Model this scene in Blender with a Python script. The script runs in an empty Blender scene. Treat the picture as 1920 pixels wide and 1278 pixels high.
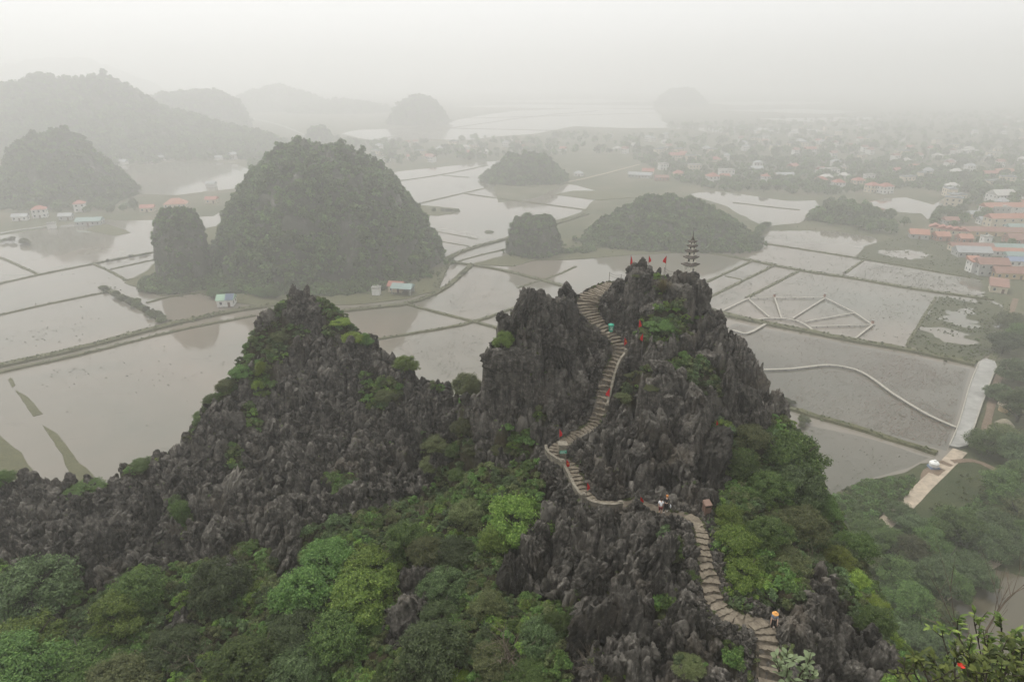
import bpy, math, random
import numpy as np
from mathutils import Vector, Matrix, Euler

SC = bpy.context.scene
COL = SC.collection
R = math.radians
PITCH = R(21.3); FPX = 1280.0; CAMZ = 100.0
CP, SP = math.cos(PITCH), math.sin(PITCH)

# ------------------------------------------------------------------ camera, sky, sun, exposure
cam_d = bpy.data.cameras.new('camera'); cam = bpy.data.objects.new('camera', cam_d); COL.objects.link(cam)
cam.location = (0, 0, CAMZ); cam.rotation_euler = (R(90) - PITCH, 0, 0)
cam_d.sensor_width = 36.0; cam_d.lens = 36.0 * FPX / 1920.0
cam_d.clip_start = 0.5; cam_d.clip_end = 20000
SC.camera = cam

SUN_EL, SUN_AZ = R(62), R(318)
world = bpy.data.worlds.new('World'); SC.world = world; world.use_nodes = True
wt = world.node_tree; wt.nodes.clear()
w_out = wt.nodes.new('ShaderNodeOutputWorld'); w_bg = wt.nodes.new('ShaderNodeBackground')
w_sky = wt.nodes.new('ShaderNodeTexSky'); w_sky.sky_type = 'NISHITA'; w_sky.sun_disc = False
w_sky.sun_elevation = SUN_EL; w_sky.sun_rotation = SUN_AZ; w_sky.dust_density = 4.0; w_sky.air_density = 1.0
w_hs = wt.nodes.new('ShaderNodeHueSaturation'); w_hs.inputs['Saturation'].default_value = 0.05
w_mix = wt.nodes.new('ShaderNodeMix'); w_mix.data_type = 'RGBA'
w_mix.inputs['Factor'].default_value = 0.8
w_mix.inputs['B'].default_value = (7.75, 7.75, 7.66, 1)      # the closed cloud layer
w_bg.inputs['Strength'].default_value = 0.10
wt.links.new(w_sky.outputs['Color'], w_hs.inputs['Color']); wt.links.new(w_hs.outputs['Color'], w_mix.inputs['A'])
wt.links.new(w_mix.outputs['Result'], w_bg.inputs['Color']); wt.links.new(w_bg.outputs['Background'], w_out.inputs['Surface'])

sun_d = bpy.data.lights.new('sun', 'SUN'); sun = bpy.data.objects.new('sun', sun_d); COL.objects.link(sun)
sun_d.energy = 1.5; sun_d.angle = R(16); sun_d.color = (1.0, 0.975, 0.93)
sd = Vector((math.sin(SUN_AZ) * math.cos(SUN_EL), math.cos(SUN_AZ) * math.cos(SUN_EL), math.sin(SUN_EL)))
sun.rotation_euler = sd.to_track_quat('Z', 'Y').to_euler()

SC.render.engine = 'CYCLES'
SC.view_settings.view_transform = 'Standard'; SC.view_settings.look = 'None'
SC.view_settings.gamma = 1.0; SC.view_settings.exposure = 0.62
SC.cycles.max_bounces = 6; SC.cycles.diffuse_bounces = 1; SC.cycles.glossy_bounces = 2
SC.cycles.transmission_bounces = 2; SC.cycles.volume_bounces = 2; SC.cycles.transparent_max_bounces = 4
SC.cycles.use_denoising = True; SC.cycles.denoiser = 'OPENIMAGEDENOISE'; SC.cycles.denoising_input_passes = 'RGB_ALBEDO_NORMAL'; SC.cycles.denoising_prefilter = 'ACCURATE'; SC.cycles.use_adaptive_sampling = False
HAZE_DENSITY = 0.0011

# ------------------------------------------------------------------ helpers
def ray(px, py):
    u = (px - 960.0) / FPX; v = (py - 639.0) / FPX
    return np.array([u, CP - v * SP, -SP - v * CP])
def at(px, py, D):                      # the place seen at a pixel of the 1920 wide photo, D metres ahead
    r = ray(px, py); t = D / r[1]
    return np.array([r[0] * t, D, CAMZ + r[2] * t])
def gnd(px, py, z=0.0):
    r = ray(px, py); t = (z - CAMZ) / r[2]
    return np.array([r[0] * t, r[1] * t, z])
def project(X, Y, Z):
    z = Z - CAMZ
    f = Y * CP - z * SP; up = Y * SP + z * CP
    return 960 + FPX * X / f, 639 - FPX * up / f

_perm = np.random.RandomState(7).permutation(512).astype(np.int64)
def _h(ix, iy, iz): return _perm[(_perm[(_perm[ix & 511] + iy) & 511] + iz) & 511]
_grad = np.random.RandomState(3).normal(size=(512, 3)); _grad /= np.linalg.norm(_grad, axis=1)[:, None]
def perlin(x, y, z=0.0):
    x = np.asarray(x, float); y = np.asarray(y, float); z = np.zeros_like(x) + z
    ix, iy, iz = np.floor(x).astype(np.int64), np.floor(y).astype(np.int64), np.floor(z).astype(np.int64)
    fx, fy, fz = x - ix, y - iy, z - iz
    s = lambda t: t * t * t * (t * (t * 6 - 15) + 10)
    ux, uy, uz = s(fx), s(fy), s(fz)
    out = 0
    for dx in (0, 1):
        for dy in (0, 1):
            for dz in (0, 1):
                g = _grad[_h(ix + dx, iy + dy, iz + dz)]
                d = g[..., 0] * (fx - dx) + g[..., 1] * (fy - dy) + g[..., 2] * (fz - dz)
                w = (ux if dx else 1 - ux) * (uy if dy else 1 - uy) * (uz if dz else 1 - uz)
                out = out + w * d
    return out * 1.5
def fbm(x, y, z=0.0, o=4):
    a, s, f = 0, 1.0, 1.0
    for i in range(o):
        a = a + s * perlin(x * f + 17 * i, y * f - 9 * i, z * f + 5 * i); s *= .5; f *= 2.03
    return a
def worley(x, y, seed=0):
    """F1, F2, random value and centre of the nearest cell (unit cells)"""
    ix, iy = np.floor(x).astype(np.int64), np.floor(y).astype(np.int64)
    F1 = np.full(x.shape, 9.0); F2 = np.full(x.shape, 9.0); rv = np.zeros(x.shape); cx = np.zeros(x.shape); cy = np.zeros(x.shape)
    for dx in (-1, 0, 1):
        for dy in (-1, 0, 1):
            a, b = ix + dx, iy + dy
            h1 = _h(a, b, seed) ; h2 = _h(a, b, seed + 31); h3 = _h(a, b, seed + 77)
            X = a + .5 + (h1 / 511. - .5) * .9; Y = b + .5 + (h2 / 511. - .5) * .9
            d = np.hypot(X - x, Y - y)
            n = d < F1
            F2 = np.where(n, F1, np.minimum(F2, d)); F1 = np.where(n, d, F1)
            rv = np.where(n, h3 / 511., rv); cx = np.where(n, X, cx); cy = np.where(n, Y, cy)
    return F1, F2, rv, cx, cy
def sstep(a, b, x):
    t = np.clip((x - a) / (b - a), 0, 1); return t * t * (3 - 2 * t)
def in_poly(px, py, poly):
    px = np.asarray(px, float); py = np.asarray(py, float)
    ins = np.zeros(px.shape, bool); n = len(poly)
    for i in range(n):
        x1, y1 = poly[i]; x2, y2 = poly[(i + 1) % n]
        if y1 == y2: continue
        c = ((y1 > py) != (y2 > py)) & (px < (x2 - x1) * (py - y1) / (y2 - y1) + x1)
        ins ^= c
    return ins

def mesh_np(name, V, F, mats=None, smooth=False, matidx=None, attrs=None):
    """mesh from arrays; F is an (n,3) / (n,4) array or a list of index lists"""
    me = bpy.data.meshes.new(name)
    V = np.asarray(V, np.float32)
    if isinstance(F, np.ndarray):
        n, k = F.shape
        me.vertices.add(len(V)); me.vertices.foreach_set('co', V.ravel())
        me.loops.add(n * k); me.loops.foreach_set('vertex_index', F.astype(np.int32).ravel())
        me.polygons.add(n); me.polygons.foreach_set('loop_start', np.arange(0, n * k, k, dtype=np.int32))
        try: me.polygons.foreach_set('loop_total', np.full(n, k, np.int32))
        except Exception: pass
    else:
        me.from_pydata(V.tolist(), [], F)
    for m in (mats if isinstance(mats, (list, tuple)) else [mats] if mats else []): me.materials.append(m)
    me.polygons.foreach_set('use_smooth', np.full(len(me.polygons), bool(smooth)))
    if matidx is not None: me.polygons.foreach_set('material_index', np.asarray(matidx, np.int32))
    for k, a in (attrs or {}).items():
        at_ = me.attributes.new(k, 'FLOAT', 'POINT'); at_.data.foreach_set('value', np.asarray(a, np.float32))
    me.update(calc_edges=True); me.validate()
    return me
def link(name, me, parent=None, loc=None, rot=None, scale=None):
    o = bpy.data.objects.new(name, me); COL.objects.link(o)
    if parent is not None: o.parent = parent
    if loc is not None: o.location = loc
    if rot is not None: o.rotation_euler = rot
    if scale is not None: o.scale = scale if hasattr(scale, '__len__') else (scale,) * 3
    return o
def tag(o, label=None, cat=None, group=None, kind=None):
    if label: o['label'] = label
    if cat: o['category'] = cat
    if group: o['group'] = group
    if kind: o['kind'] = kind
    return o
def thing(name, label, cat, loc=(0, 0, 0), rz=0, group=None):
    return tag(link(name, None, None, loc, (0, 0, rz)), label, cat, group)
def copy_tree(o, parent=None):
    c = o.copy(); COL.objects.link(c); c.parent = parent
    for ch in o.children: copy_tree(ch, c)
    return c

class MB:
    """collects boxes, tubes, prisms; build() links them as one mesh"""
    def __init__(s): s.v = []; s.f = []; s.m = []; s.mi = 0
    def add(s, V, F, M=None):
        b = len(s.v)
        for p in V:
            p = Vector(p)
            if M is not None: p = M @ p
            s.v.append(tuple(p))
        for f in F: s.f.append([b + i for i in f]); s.m.append(s.mi)
        return s
    def box(s, c, d, M=None, taper=1.0):
        x, y, z = d[0] / 2, d[1] / 2, d[2] / 2; t = taper
        V = [(c[0] + a * x * (t if e > 0 else 1), c[1] + b * y * (t if e > 0 else 1), c[2] + e * z) for e in (-1, 1) for a, b in ((-1, -1), (1, -1), (1, 1), (-1, 1))]
        return s.add(V, [(3, 2, 1, 0), (4, 5, 6, 7), (0, 1, 5, 4), (1, 2, 6, 5), (2, 3, 7, 6), (3, 0, 4, 7)], M)
    def tube(s, pts, rad, n=6, M=None):
        pts = [Vector(p) for p in pts]
        rad = rad if hasattr(rad, '__len__') else [rad] * len(pts)
        V = []
        for i, p in enumerate(pts):
            d = (pts[min(i + 1, len(pts) - 1)] - pts[max(i - 1, 0)]).normalized()
            a = d.orthogonal().normalized() if abs(d.z) < .99 else Vector((1, 0, 0))
            a = (Vector((0, 0, 1)).cross(d)).normalized() if abs(d.z) < .95 else (Vector((1, 0, 0)) - d * d.x).normalized()
            b = d.cross(a)
            for k in range(n):
                t = 2 * math.pi * k / n
                V.append(p + (a * math.cos(t) + b * math.sin(t)) * rad[i])
        F = [(i * n + k, i * n + (k + 1) % n, (i + 1) * n + (k + 1) % n, (i + 1) * n + k) for i in range(len(pts) - 1) for k in range(n)]
        F += [tuple(range(n))[::-1], tuple(range((len(pts) - 1) * n, len(pts) * n))]
        return s.add(V, F, M)
    def ring(s, prof, n=16, M=None, sq=None):
        """lathe: list of (r, z)"""
        V = [(r * math.cos(2 * math.pi * k / n), r * math.sin(2 * math.pi * k / n), z) for r, z in prof for k in range(n)]
        F = [(i * n + k, i * n + (k + 1) % n, (i + 1) * n + (k + 1) % n, (i + 1) * n + k) for i in range(len(prof) - 1) for k in range(n)]
        F += [tuple(range(n))[::-1], tuple(range((len(prof) - 1) * n, len(prof) * n))]
        return s.add(V, F, M)
    def mesh(s, name, mats, smooth=False):
        me = bpy.data.meshes.new(name); me.from_pydata(s.v, [], s.f)
        for m in (mats if isinstance(mats, (list, tuple)) else [mats]): me.materials.append(m)
        me.polygons.foreach_set('material_index', np.asarray(s.m, np.int32))
        me.polygons.foreach_set('use_smooth', np.full(len(me.polygons), bool(smooth)))
        me.update(); return me
    def build(s, name, mats, parent=None, smooth=False, **k): return link(name, s.mesh(name, mats, smooth), parent, **k)

# ------------------------------------------------------------------ materials
class NT:
    def __init__(s, name):
        s.m = bpy.data.materials.new(name); s.m.use_nodes = True; s.t = s.m.node_tree
        s.b = s.t.nodes['Principled BSDF']; s.b.inputs['Specular IOR Level'].default_value = .3
    def n(s, ty, **kw):
        nd = s.t.nodes.new(ty)
        for k, v in kw.items():
            if k in ('ins',):
                for a, b in v.items(): nd.inputs[a].default_value = b
            else: setattr(nd, k, v)
        return nd
    def l(s, a, b): s.t.links.new(a, b)
    def coord(s, kind='Object', scale=(1, 1, 1)):
        c = s.n('ShaderNodeTexCoord'); mp = s.n('ShaderNodeMapping'); mp.inputs['Scale'].default_value = scale
        if kind == 'World':
            g = s.n('ShaderNodeNewGeometry'); s.l(g.outputs['Position'], mp.inputs['Vector'])
        else: s.l(c.outputs[kind], mp.inputs['Vector'])
        return mp.outputs['Vector']
    def noise(s, vec, scale, detail=4, rough=.6, dist=0.0):
        nd = s.n('ShaderNodeTexNoise', ins={'Scale': scale, 'Detail': detail, 'Roughness': rough, 'Distortion': dist}); s.l(vec, nd.inputs['Vector']); return nd.outputs['Fac']
    def ramp(s, fac, stops):
        nd = s.n('ShaderNodeValToRGB'); e = nd.color_ramp.elements
        while len(e) < len(stops): e.new(.5)
        for i, (p, c) in enumerate(stops): e[i].position = p; e[i].color = (*c, 1) if len(c) == 3 else c
        s.l(fac, nd.inputs['Fac']); return nd.outputs['Color']
    def mix(s, fac, a, b, mode='MIX'):
        nd = s.n('ShaderNodeMix', data_type='RGBA', blend_type=mode)
        for k, v in (('Factor', fac), ('A', a), ('B', b)):
            if isinstance(v, (int, float)): nd.inputs[k].default_value = v
            elif isinstance(v, tuple): nd.inputs[k].default_value = (*v, 1)
            else: s.l(v, nd.inputs[k])
        return nd.outputs['Result']
    def attr(s, name): return s.n('ShaderNodeAttribute', attribute_name=name).outputs['Fac']
    def bump(s, h, strength=.5, dist=.1):
        nd = s.n('ShaderNodeBump', ins={'Strength': strength, 'Distance': dist}); s.l(h, nd.inputs['Height']); s.l(nd.outputs['Normal'], s.b.inputs['Normal']); return nd
    def color(s, c):
        if isinstance(c, tuple): s.b.inputs['Base Color'].default_value = (*c, 1)
        else: s.l(c, s.b.inputs['Base Color'])
    def rough(s, r):
        if isinstance(r, (int, float)): s.b.inputs['Roughness'].default_value = r
        else: s.l(r, s.b.inputs['Roughness'])

def plain(name, c, rough=.7, var=.25, scale=3.0, spec=.3, metal=0.0):
    m = NT(name); v = m.noise(m.coord('Object'), scale, 5, .65)
    lo = tuple(x * (1 - var) for x in c); hi = tuple(min(1, x * (1 + var)) for x in c)
    m.color(m.ramp(v, [(.3, lo), (.7, hi)])); m.rough(rough); m.b.inputs['Specular IOR Level'].default_value = spec; m.b.inputs['Metallic'].default_value = metal
    return m.m

def leafy(name, lo, hi, trans=.25):
    m = NT(name)
    g = m.n('ShaderNodeNewGeometry'); oi = m.n('ShaderNodeObjectInfo')
    c = m.ramp(g.outputs['Random Per Island'], [(0, lo), (.75, tuple((a + b) / 2 for a, b in zip(lo, hi))), (1, hi)])
    hs = m.n('ShaderNodeHueSaturation'); m.l(c, hs.inputs['Color'])
    mr = m.n('ShaderNodeMapRange', ins={'To Min': .55, 'To Max': 1.5}); m.l(oi.outputs['Random'], mr.inputs['Value']); m.l(mr.outputs['Result'], hs.inputs['Value'])
    mr2 = m.n('ShaderNodeMapRange', ins={'To Min': .48, 'To Max': .515}); m.l(oi.outputs['Random'], mr2.inputs['Value']); m.l(mr2.outputs['Result'], hs.inputs['Hue'])
    m.color(hs.outputs['Color']); m.rough(.6); m.b.inputs['Specular IOR Level'].default_value = .25
    tr = m.n('ShaderNodeBsdfTranslucent'); m.l(hs.outputs['Color'], tr.inputs['Color'])
    mx = m.n('ShaderNodeMixShader'); mx.inputs['Fac'].default_value = trans
    m.l(m.b.outputs['BSDF'], mx.inputs[1]); m.l(tr.outputs['BSDF'], mx.inputs[2])
    m.l(mx.outputs['Shader'], m.t.nodes['Material Output'].inputs['Surface'])
    return m.m

MAT = {}
def make_rock():
    m = NT('karst_limestone')
    P = m.coord('World')
    big = m.noise(P, .35, 4, .6); mid = m.noise(P, 2.2, 6, .7)
    st = m.noise(m.coord('World', (2.6, 2.6, .28)), 1.6, 4, .65)            # rain-washed flutes run down the faces
    c = m.ramp(mid, [(.28, (.020, .0183, .0155)), (.45, (.060, .0545, .0465)), (.57, (.135, .123, .106)), (.74, (.30, .28, .245))])
    c = m.mix(m.ramp(st, [(.42, (0, 0, 0)), (.62, (.75, .75, .75))]), c, (.040, .036, .0315))
    c = m.mix(m.ramp(big, [(.50, (0, 0, 0)), (.66, (.5, .5, .5))]), c, (.19, .176, .152))
    c = m.mix(m.ramp(m.noise(P, .22, 3, .6), [(.55, (0, 0, 0)), (.70, (.45, .45, .45))]), c, (.10, .080, .058))
    oi = m.n('ShaderNodeObjectInfo'); mr = m.n('ShaderNodeMapRange', ins={'To Min': .48, 'To Max': 1.32}); m.l(oi.outputs['Random'], mr.inputs['Value'])
    hs = m.n('ShaderNodeHueSaturation'); m.l(c, hs.inputs['Color']); m.l(mr.outputs['Result'], hs.inputs['Value']); c = hs.outputs['Color']
    lich = m.noise(P, 7.5, 3, .6)
    c = m.mix(m.ramp(lich, [(.64, (0, 0, 0)), (.72, (.7, .7, .7))]), c, (.24, .235, .22))
    # soil and dry litter where the veg attribute says so
    soil = m.ramp(m.noise(P, 1.7, 6, .7), [(.3, (.022, .018, .010)), (.5, (.040, .033, .019)), (.72, (.045, .052, .018))])
    c = m.mix(m.attr('veg'), c, soil)
    m.color(c); m.rough(.92); m.b.inputs['Specular IOR Level'].default_value = .15
    hsum = m.n('ShaderNodeMath', operation='ADD'); m.l(m.noise(P, 3.2, 8, .75), hsum.inputs[0]); m.l(st, hsum.inputs[1])
    m.bump(hsum.outputs[0], .9, .16)
    return m.m
MAT['rock'] = make_rock()
def make_hillrock():
    m = NT('hill_limestone'); P = m.coord('World')
    c = m.ramp(m.noise(P, .12, 6, .7), [(.3, (.035, .042, .022)), (.5, (.07, .072, .05)), (.62, (.12, .115, .098)), (.78, (.30, .29, .26))])
    m.color(c); m.rough(.95); m.bump(m.noise(m.coord('World', (1, 1, .3)), .5, 6, .7), .8, 1.2); return m.m
MAT['hill'] = make_hillrock()
def make_ground():
    m = NT('ground_soil'); P = m.coord('World')
    a = m.ramp(m.noise(P, .02, 6, .65), [(.3, (.055, .065, .03)), (.5, (.085, .088, .045)), (.62, (.13, .115, .075)), (.75, (.07, .085, .035))])
    b = m.ramp(m.noise(P, .6, 5, .7), [(.3, (.55, .55, .55)), (.7, (1.25, 1.25, 1.2))])
    m.color(m.mix(1.0, a, b, 'MULTIPLY')); m.rough(.95); return m.m
MAT['ground'] = make_ground()
def make_grass(name, lo, hi, sc=.25):
    m = NT(name); P = m.coord('World')
    a = m.ramp(m.noise(P, sc, 6, .7), [(.3, lo), (.55, tuple((x + y) / 2 for x, y in zip(lo, hi))), (.75, hi)])
    b = m.ramp(m.noise(P, 2.2, 4, .7), [(.3, (.6, .6, .6)), (.7, (1.2, 1.2, 1.2))])
    m.color(m.mix(1.0, a, b, 'MULTIPLY')); m.rough(.95); m.bump(m.noise(P, 3.0, 4, .7), .8, .3); return m.m
MAT['bank'] = make_grass('grassy_bank', (.075, .078, .035), (.13, .125, .06))
MAT['marsh'] = make_grass('marsh_grass', (.05, .06, .028), (.105, .10, .055), .07)
MAT['garden'] = make_grass('garden_grass', (.035, .05, .018), (.08, .085, .035), .09)
MAT['dirt'] = make_grass('bare_earth', (.16, .115, .08), (.24, .18, .13), .2)
def make_water(name, lo, hi, rough=.06, sc=.012):
    m = NT(name); P = m.coord('World')
    c = m.ramp(m.noise(P, sc, 5, .6, .8), [(.3, lo), (.7, hi)])
    wd = m.ramp(m.noise(m.coord('World', (.45, 1.3, 1)), .11, 7, .72, .6), [(.60, (0, 0, 0)), (.72, (.65, .65, .65))])
    c = m.mix(wd, c, tuple(x * .62 for x in lo))
    m.color(c); m.b.inputs['IOR'].default_value = 1.33; m.b.inputs['Specular IOR Level'].default_value = .62
    m.rough(m.n('ShaderNodeMapRange', ins={'From Min': .3, 'From Max': .7, 'To Min': rough * .4, 'To Max': rough * 1.6}).outputs[0])
    mr = [n for n in m.t.nodes if n.type == 'MAP_RANGE'][0]; m.l(m.noise(P, .05, 4, .6), mr.inputs['Value'])
    m.bump(m.noise(m.coord('World', (1, .5, 1)), .9, 3, .5), .012, .3)
    return m.m
MAT['water'] = make_water('muddy_paddy_water', (.132, .130, .104), (.190, .160, .128))
MAT['pond'] = make_water('pond_water', (.090, .089, .070), (.124, .112, .088), .05)
MAT['darkpond'] = make_water('dark_pond_water', (.085, .075, .05), (.12, .105, .075), .04)
def world_stone(name, a, b, c):
    m = NT(name); P = m.coord('World')
    k = m.ramp(m.noise(P, 1.1, 7, .72), [(.30, a), (.48, b), (.70, c)])
    g = m.ramp(m.noise(P, 4.5, 5, .7), [(.3, (.62, .62, .60)), (.7, (1.2, 1.2, 1.2))])
    m.color(m.mix(1.0, k, g, 'MULTIPLY')); m.rough(.95); m.bump(m.noise(P, 7, 5, .7), .6, .05); return m.m
MAT['concrete'] = plain('pale_concrete', (.29, .285, .265), .85, .25, .35)
MAT['path'] = plain('worn_paving', (.36, .30, .23), .9, .3, .6)
MAT['step'] = world_stone('worn_stone_step', (.075, .062, .046), (.175, .147, .110), (.23, .20, .155))
MAT['parapet'] = world_stone('mossy_mortar', (.09, .082, .064), (.20, .178, .14), (.29, .262, .215))
MAT['bark'] = plain('bark', (.055, .045, .035), .9, .4, 6)
MAT['drywood'] = plain('dry_twigs', (.13, .105, .08), .9, .35, 6)
MAT['leaf_bright'] = leafy('bright_leaves', (.066, .125, .020), (.25, .34, .07), .35)
MAT['leaf_mid'] = leafy('green_leaves', (.044, .090, .020), (.165, .245, .065), .35)
MAT['leaf_dark'] = leafy('dark_leaves', (.040, .066, .024), (.145, .20, .08), .33)
MAT['leaf_yellow'] = leafy('yellow_green_leaves', (.09, .14, .018), (.28, .34, .055), .33)
MAT['leaf_olive'] = leafy('olive_leaves', (.056, .074, .026), (.185, .20, .08), .33)
MAT['leaf_far'] = leafy('hillside_leaves', (.036, .066, .015), (.14, .20, .048), .2)
MAT['leaf_grey'] = leafy('grey_green_leaves', (.07, .09, .05), (.19, .23, .13))
MAT['leaf_dry'] = leafy('dry_grass_blades', (.16, .14, .05), (.38, .34, .15))
# ------------------------------------------------------------------ haze, ground, water
def box_mesh(x0, x1, y0, y1, z0, z1):
    return MB().box(((x0 + x1) / 2, (y0 + y1) / 2, (z0 + z1) / 2), (x1 - x0, y1 - y0, z1 - z0))
hz = bpy.data.materials.new('haze_air'); hz.use_nodes = True; hz.node_tree.nodes.clear()
_o = hz.node_tree.nodes.new('ShaderNodeOutputMaterial'); _v = hz.node_tree.nodes.new('ShaderNodeVolumePrincipled')
_v.inputs['Color'].default_value = (.985, .985, .982, 1); _v.inputs['Density'].default_value = HAZE_DENSITY; _v.inputs['Anisotropy'].default_value = 0.62
hz.node_tree.links.new(_v.outputs['Volume'], _o.inputs['Volume'])
ho = box_mesh(-3600, 3600, -1500, 4200, -1.6, 190).build('haze', hz); ho['kind'] = 'stuff'

def grid_sheet(name, x0, x1, y0, y1, z, mat, n=2):
    xs = np.linspace(x0, x1, n); ys = np.linspace(y0, y1, n)
    X, Y = np.meshgrid(xs, ys); V = np.c_[X.ravel(), Y.ravel(), np.full(X.size, z)]
    i = np.arange(n * n).reshape(n, n); F = np.c_[i[:-1, :-1].ravel(), i[:-1, 1:].ravel(), i[1:, 1:].ravel(), i[1:, :-1].ravel()]
    return link(name, mesh_np(name, V, F, mat))
tag(grid_sheet('ground', -3550, 3550, -1450, 4150, 0.0, MAT['ground'], 12), kind='structure')

from mathutils.geometry import tessellate_polygon
def densify(pts, step, jit=0.0, seed=0, closed=True):
    rs = np.random.RandomState(seed); out = []
    n = len(pts)
    for i in range(n if closed else n - 1):
        a = np.asarray(pts[i], float); b = np.asarray(pts[(i + 1) % n], float)
        k = max(1, int(np.linalg.norm((b - a)[:2]) / step))
        for j in range(k): out.append(a + (b - a) * j / k)
    if not closed: out.append(np.asarray(pts[-1], float))
    out = np.array(out)
    if jit:
        q = out.copy(); q[:, 0] += jit * (fbm(out[:, 0] / (step * 3.1), out[:, 1] / (step * 3.1), seed * 3.7, 3)); q[:, 1] += jit * (fbm(out[:, 0] / (step * 3.1), out[:, 1] / (step * 3.1), seed * 3.7 + 40, 3)); out = q
    return out
def resample(P, step):
    P = np.asarray(P, float); d = np.r_[0, np.cumsum(np.linalg.norm(np.diff(P, axis=0), axis=1))]
    n = max(2, int(d[-1] / step) + 1); s = np.linspace(0, d[-1], n)
    return np.c_[[np.interp(s, d, P[:, k]) for k in range(P.shape[1])]].T
def smooth_line(P, it=2):
    P = np.asarray(P, float)
    for _ in range(it):
        Q = [P[0]]
        for a, b in zip(P[:-1], P[1:]): Q += [a * .75 + b * .25, a * .25 + b * .75]
        Q.append(P[-1]); P = np.array(Q)
    return P
def sheet(name, pix, z, mat, jit=0.0, step=6.0, seed=1, thick=0.0, rnd=0):
    """a flat patch of water or land whose outline is given in photo pixels"""
    G = [gnd(x, y) for x, y in pix]
    if rnd: G = list(smooth_line(G + [G[0]], rnd))[:-1]
    P = densify(G, step, jit, seed)
    tri = tessellate_polygon([[Vector((p[0], p[1], 0)) for p in P]])
    V = [(p[0], p[1], z) for p in P]; n = len(V)
    F = []
    for t in tri:
        a, b, c = (np.array(V[i][:2]) for i in t)
        F.append(list(t) if np.cross(b - a, c - a) > 0 else list(t)[::-1])
    if thick:
        V += [(p[0], p[1], z - thick) for p in P]
        F += [[i, (i + 1) % n, n + (i + 1) % n, n + i] for i in range(n)]
    o = link(name, mesh_np(name, V, F, mat)); o['kind'] = 'structure'; return o
def strip(name, pix, w, h, mat, jit=.3, step=3.0, seed=1, z0=0.03, side=.35, smooth=1, kind='structure'):
    """a raised bank or walk of trapezoid section along a line given in photo pixels"""
    P = np.array([gnd(x, y) for x, y in pix])
    if smooth: P = smooth_line(P, smooth)
    P = resample(P, step); n = len(P)
    T = np.gradient(P, axis=0); T /= np.linalg.norm(T, axis=1)[:, None] + 1e-9
    N = np.c_[-T[:, 1], T[:, 0], np.zeros(n)]
    V = np.zeros((n, 4, 3))
    nz = lambda k: jit * fbm(P[:, 0] / 7, P[:, 1] / 7, seed * 5.3 + k * 11, 3)
    hh = h * (1 + .25 * fbm(P[:, 0] / 9, P[:, 1] / 9, seed + 90., 2)) if jit else h
    for k, (off, up) in enumerate(((-1, 0), (-1, 1), (1, 1), (1, 0))):
        d = off * (w / 2 + (side if not up else 0)) + nz(k // 2)
        V[:, k] = P + N * np.asarray(d)[:, None]
        V[:, k, 2] = z0 + (hh if up else -.02)
    V = V.reshape(-1, 3); i = np.arange(n - 1) * 4
    F = np.concatenate([np.c_[i + k, i + 4 + k, i + 5 + k, i + 1 + k] for k in range(3)])[:, ::-1]
    o = link(name, mesh_np(name, V, F, mat)); 
    if kind: o['kind'] = kind
    return o

ZW = 0.05
BIGWATER = [(-1500, 560), (-400, 480), (0, 442), (110, 424), (170, 410), (240, 414), (300, 412), (400, 405), (440, 380), (720, 330), (745, 322), (830, 313), (905, 304), (960, 300),
            (925, 350), (935, 380), (1000, 372), (1060, 345), (1085, 348), (1130, 362), (1090, 398), (960, 440), (950, 478), (1000, 490), (1110, 482), (1250, 474), (1400, 446),
            (1440, 433), (1500, 433), (1560, 432), (1640, 445), (1655, 470), (1700, 480), (1830, 522), (1842, 552), (1882, 575), (1895, 600), (1872, 655), (1840, 682), (1800, 800), (1780, 846), (1755, 866),
            (1720, 868), (1690, 885), (1600, 906), (1565, 930), (1540, 980), (1300, 1250), (700, 1250), (-200, 1250), (-1500, 1200)]
sheet('water', BIGWATER, ZW, MAT['water'], 2.0, 7, 2)
sheet('water', [(222, 312), (330, 303), (440, 307), (500, 330), (470, 350), (330, 366), (226, 362)], ZW, MAT['water'], 3, 12, 3)
sheet('water', [(640, 252), (665, 244), (740, 241), (830, 234), (870, 222), (960, 208), (1100, 203), (1230, 206), (1252, 240), (1180, 241), (1080, 237), (1000, 250), (880, 262), (700, 262)], ZW, MAT['water'], 12, 40, 4)
for k, pl in enumerate([[(850, 200), (1000, 196), (1225, 199), (1230, 203), (1000, 203)], [(1240, 240), (1420, 240), (1560, 243), (1520, 250), (1350, 249)], [(900, 190), (1120, 186), (1230, 190), (1100, 194)],
                        [(1340, 207), (1500, 205), (1620, 209), (1540, 213)], [(1420, 222), (1600, 219), (1660, 224), (1520, 229)], [(1300, 193), (1500, 190), (1560, 194), (1400, 198)]]):
    sheet('water', pl, ZW, MAT['water'], 25, 60, 5 + k)
sheet('water', [(1290, 365), (1340, 358), (1400, 366), (1470, 376), (1535, 376), (1540, 392), (1500, 418), (1440, 424), (1405, 412), (1370, 390)], ZW, MAT['water'], 3, 9, 12)
sheet('water', [(1625, 378), (1660, 372), (1700, 370), (1750, 384), (1775, 368), (1796, 368), (1772, 390), (1738, 412), (1728, 400), (1690, 398), (1650, 392)], ZW, MAT['water'], 2, 7, 13)
sheet('water', [(1755, 1140), (1790, 1095), (1840, 1085), (1870, 1062), (1930, 1030), (2300, 1000), (2300, 1600), (1700, 1600)], ZW, MAT['darkpond'], 1.0, 4, 14)
sheet('water', [(1520, 798), (1600, 815), (1680, 838), (1738, 858), (1700, 876), (1610, 902), (1560, 930), (1530, 980), (1440, 1000), (1440, 800)], ZW + .01, MAT['pond'], .8, 5, 15)
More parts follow.
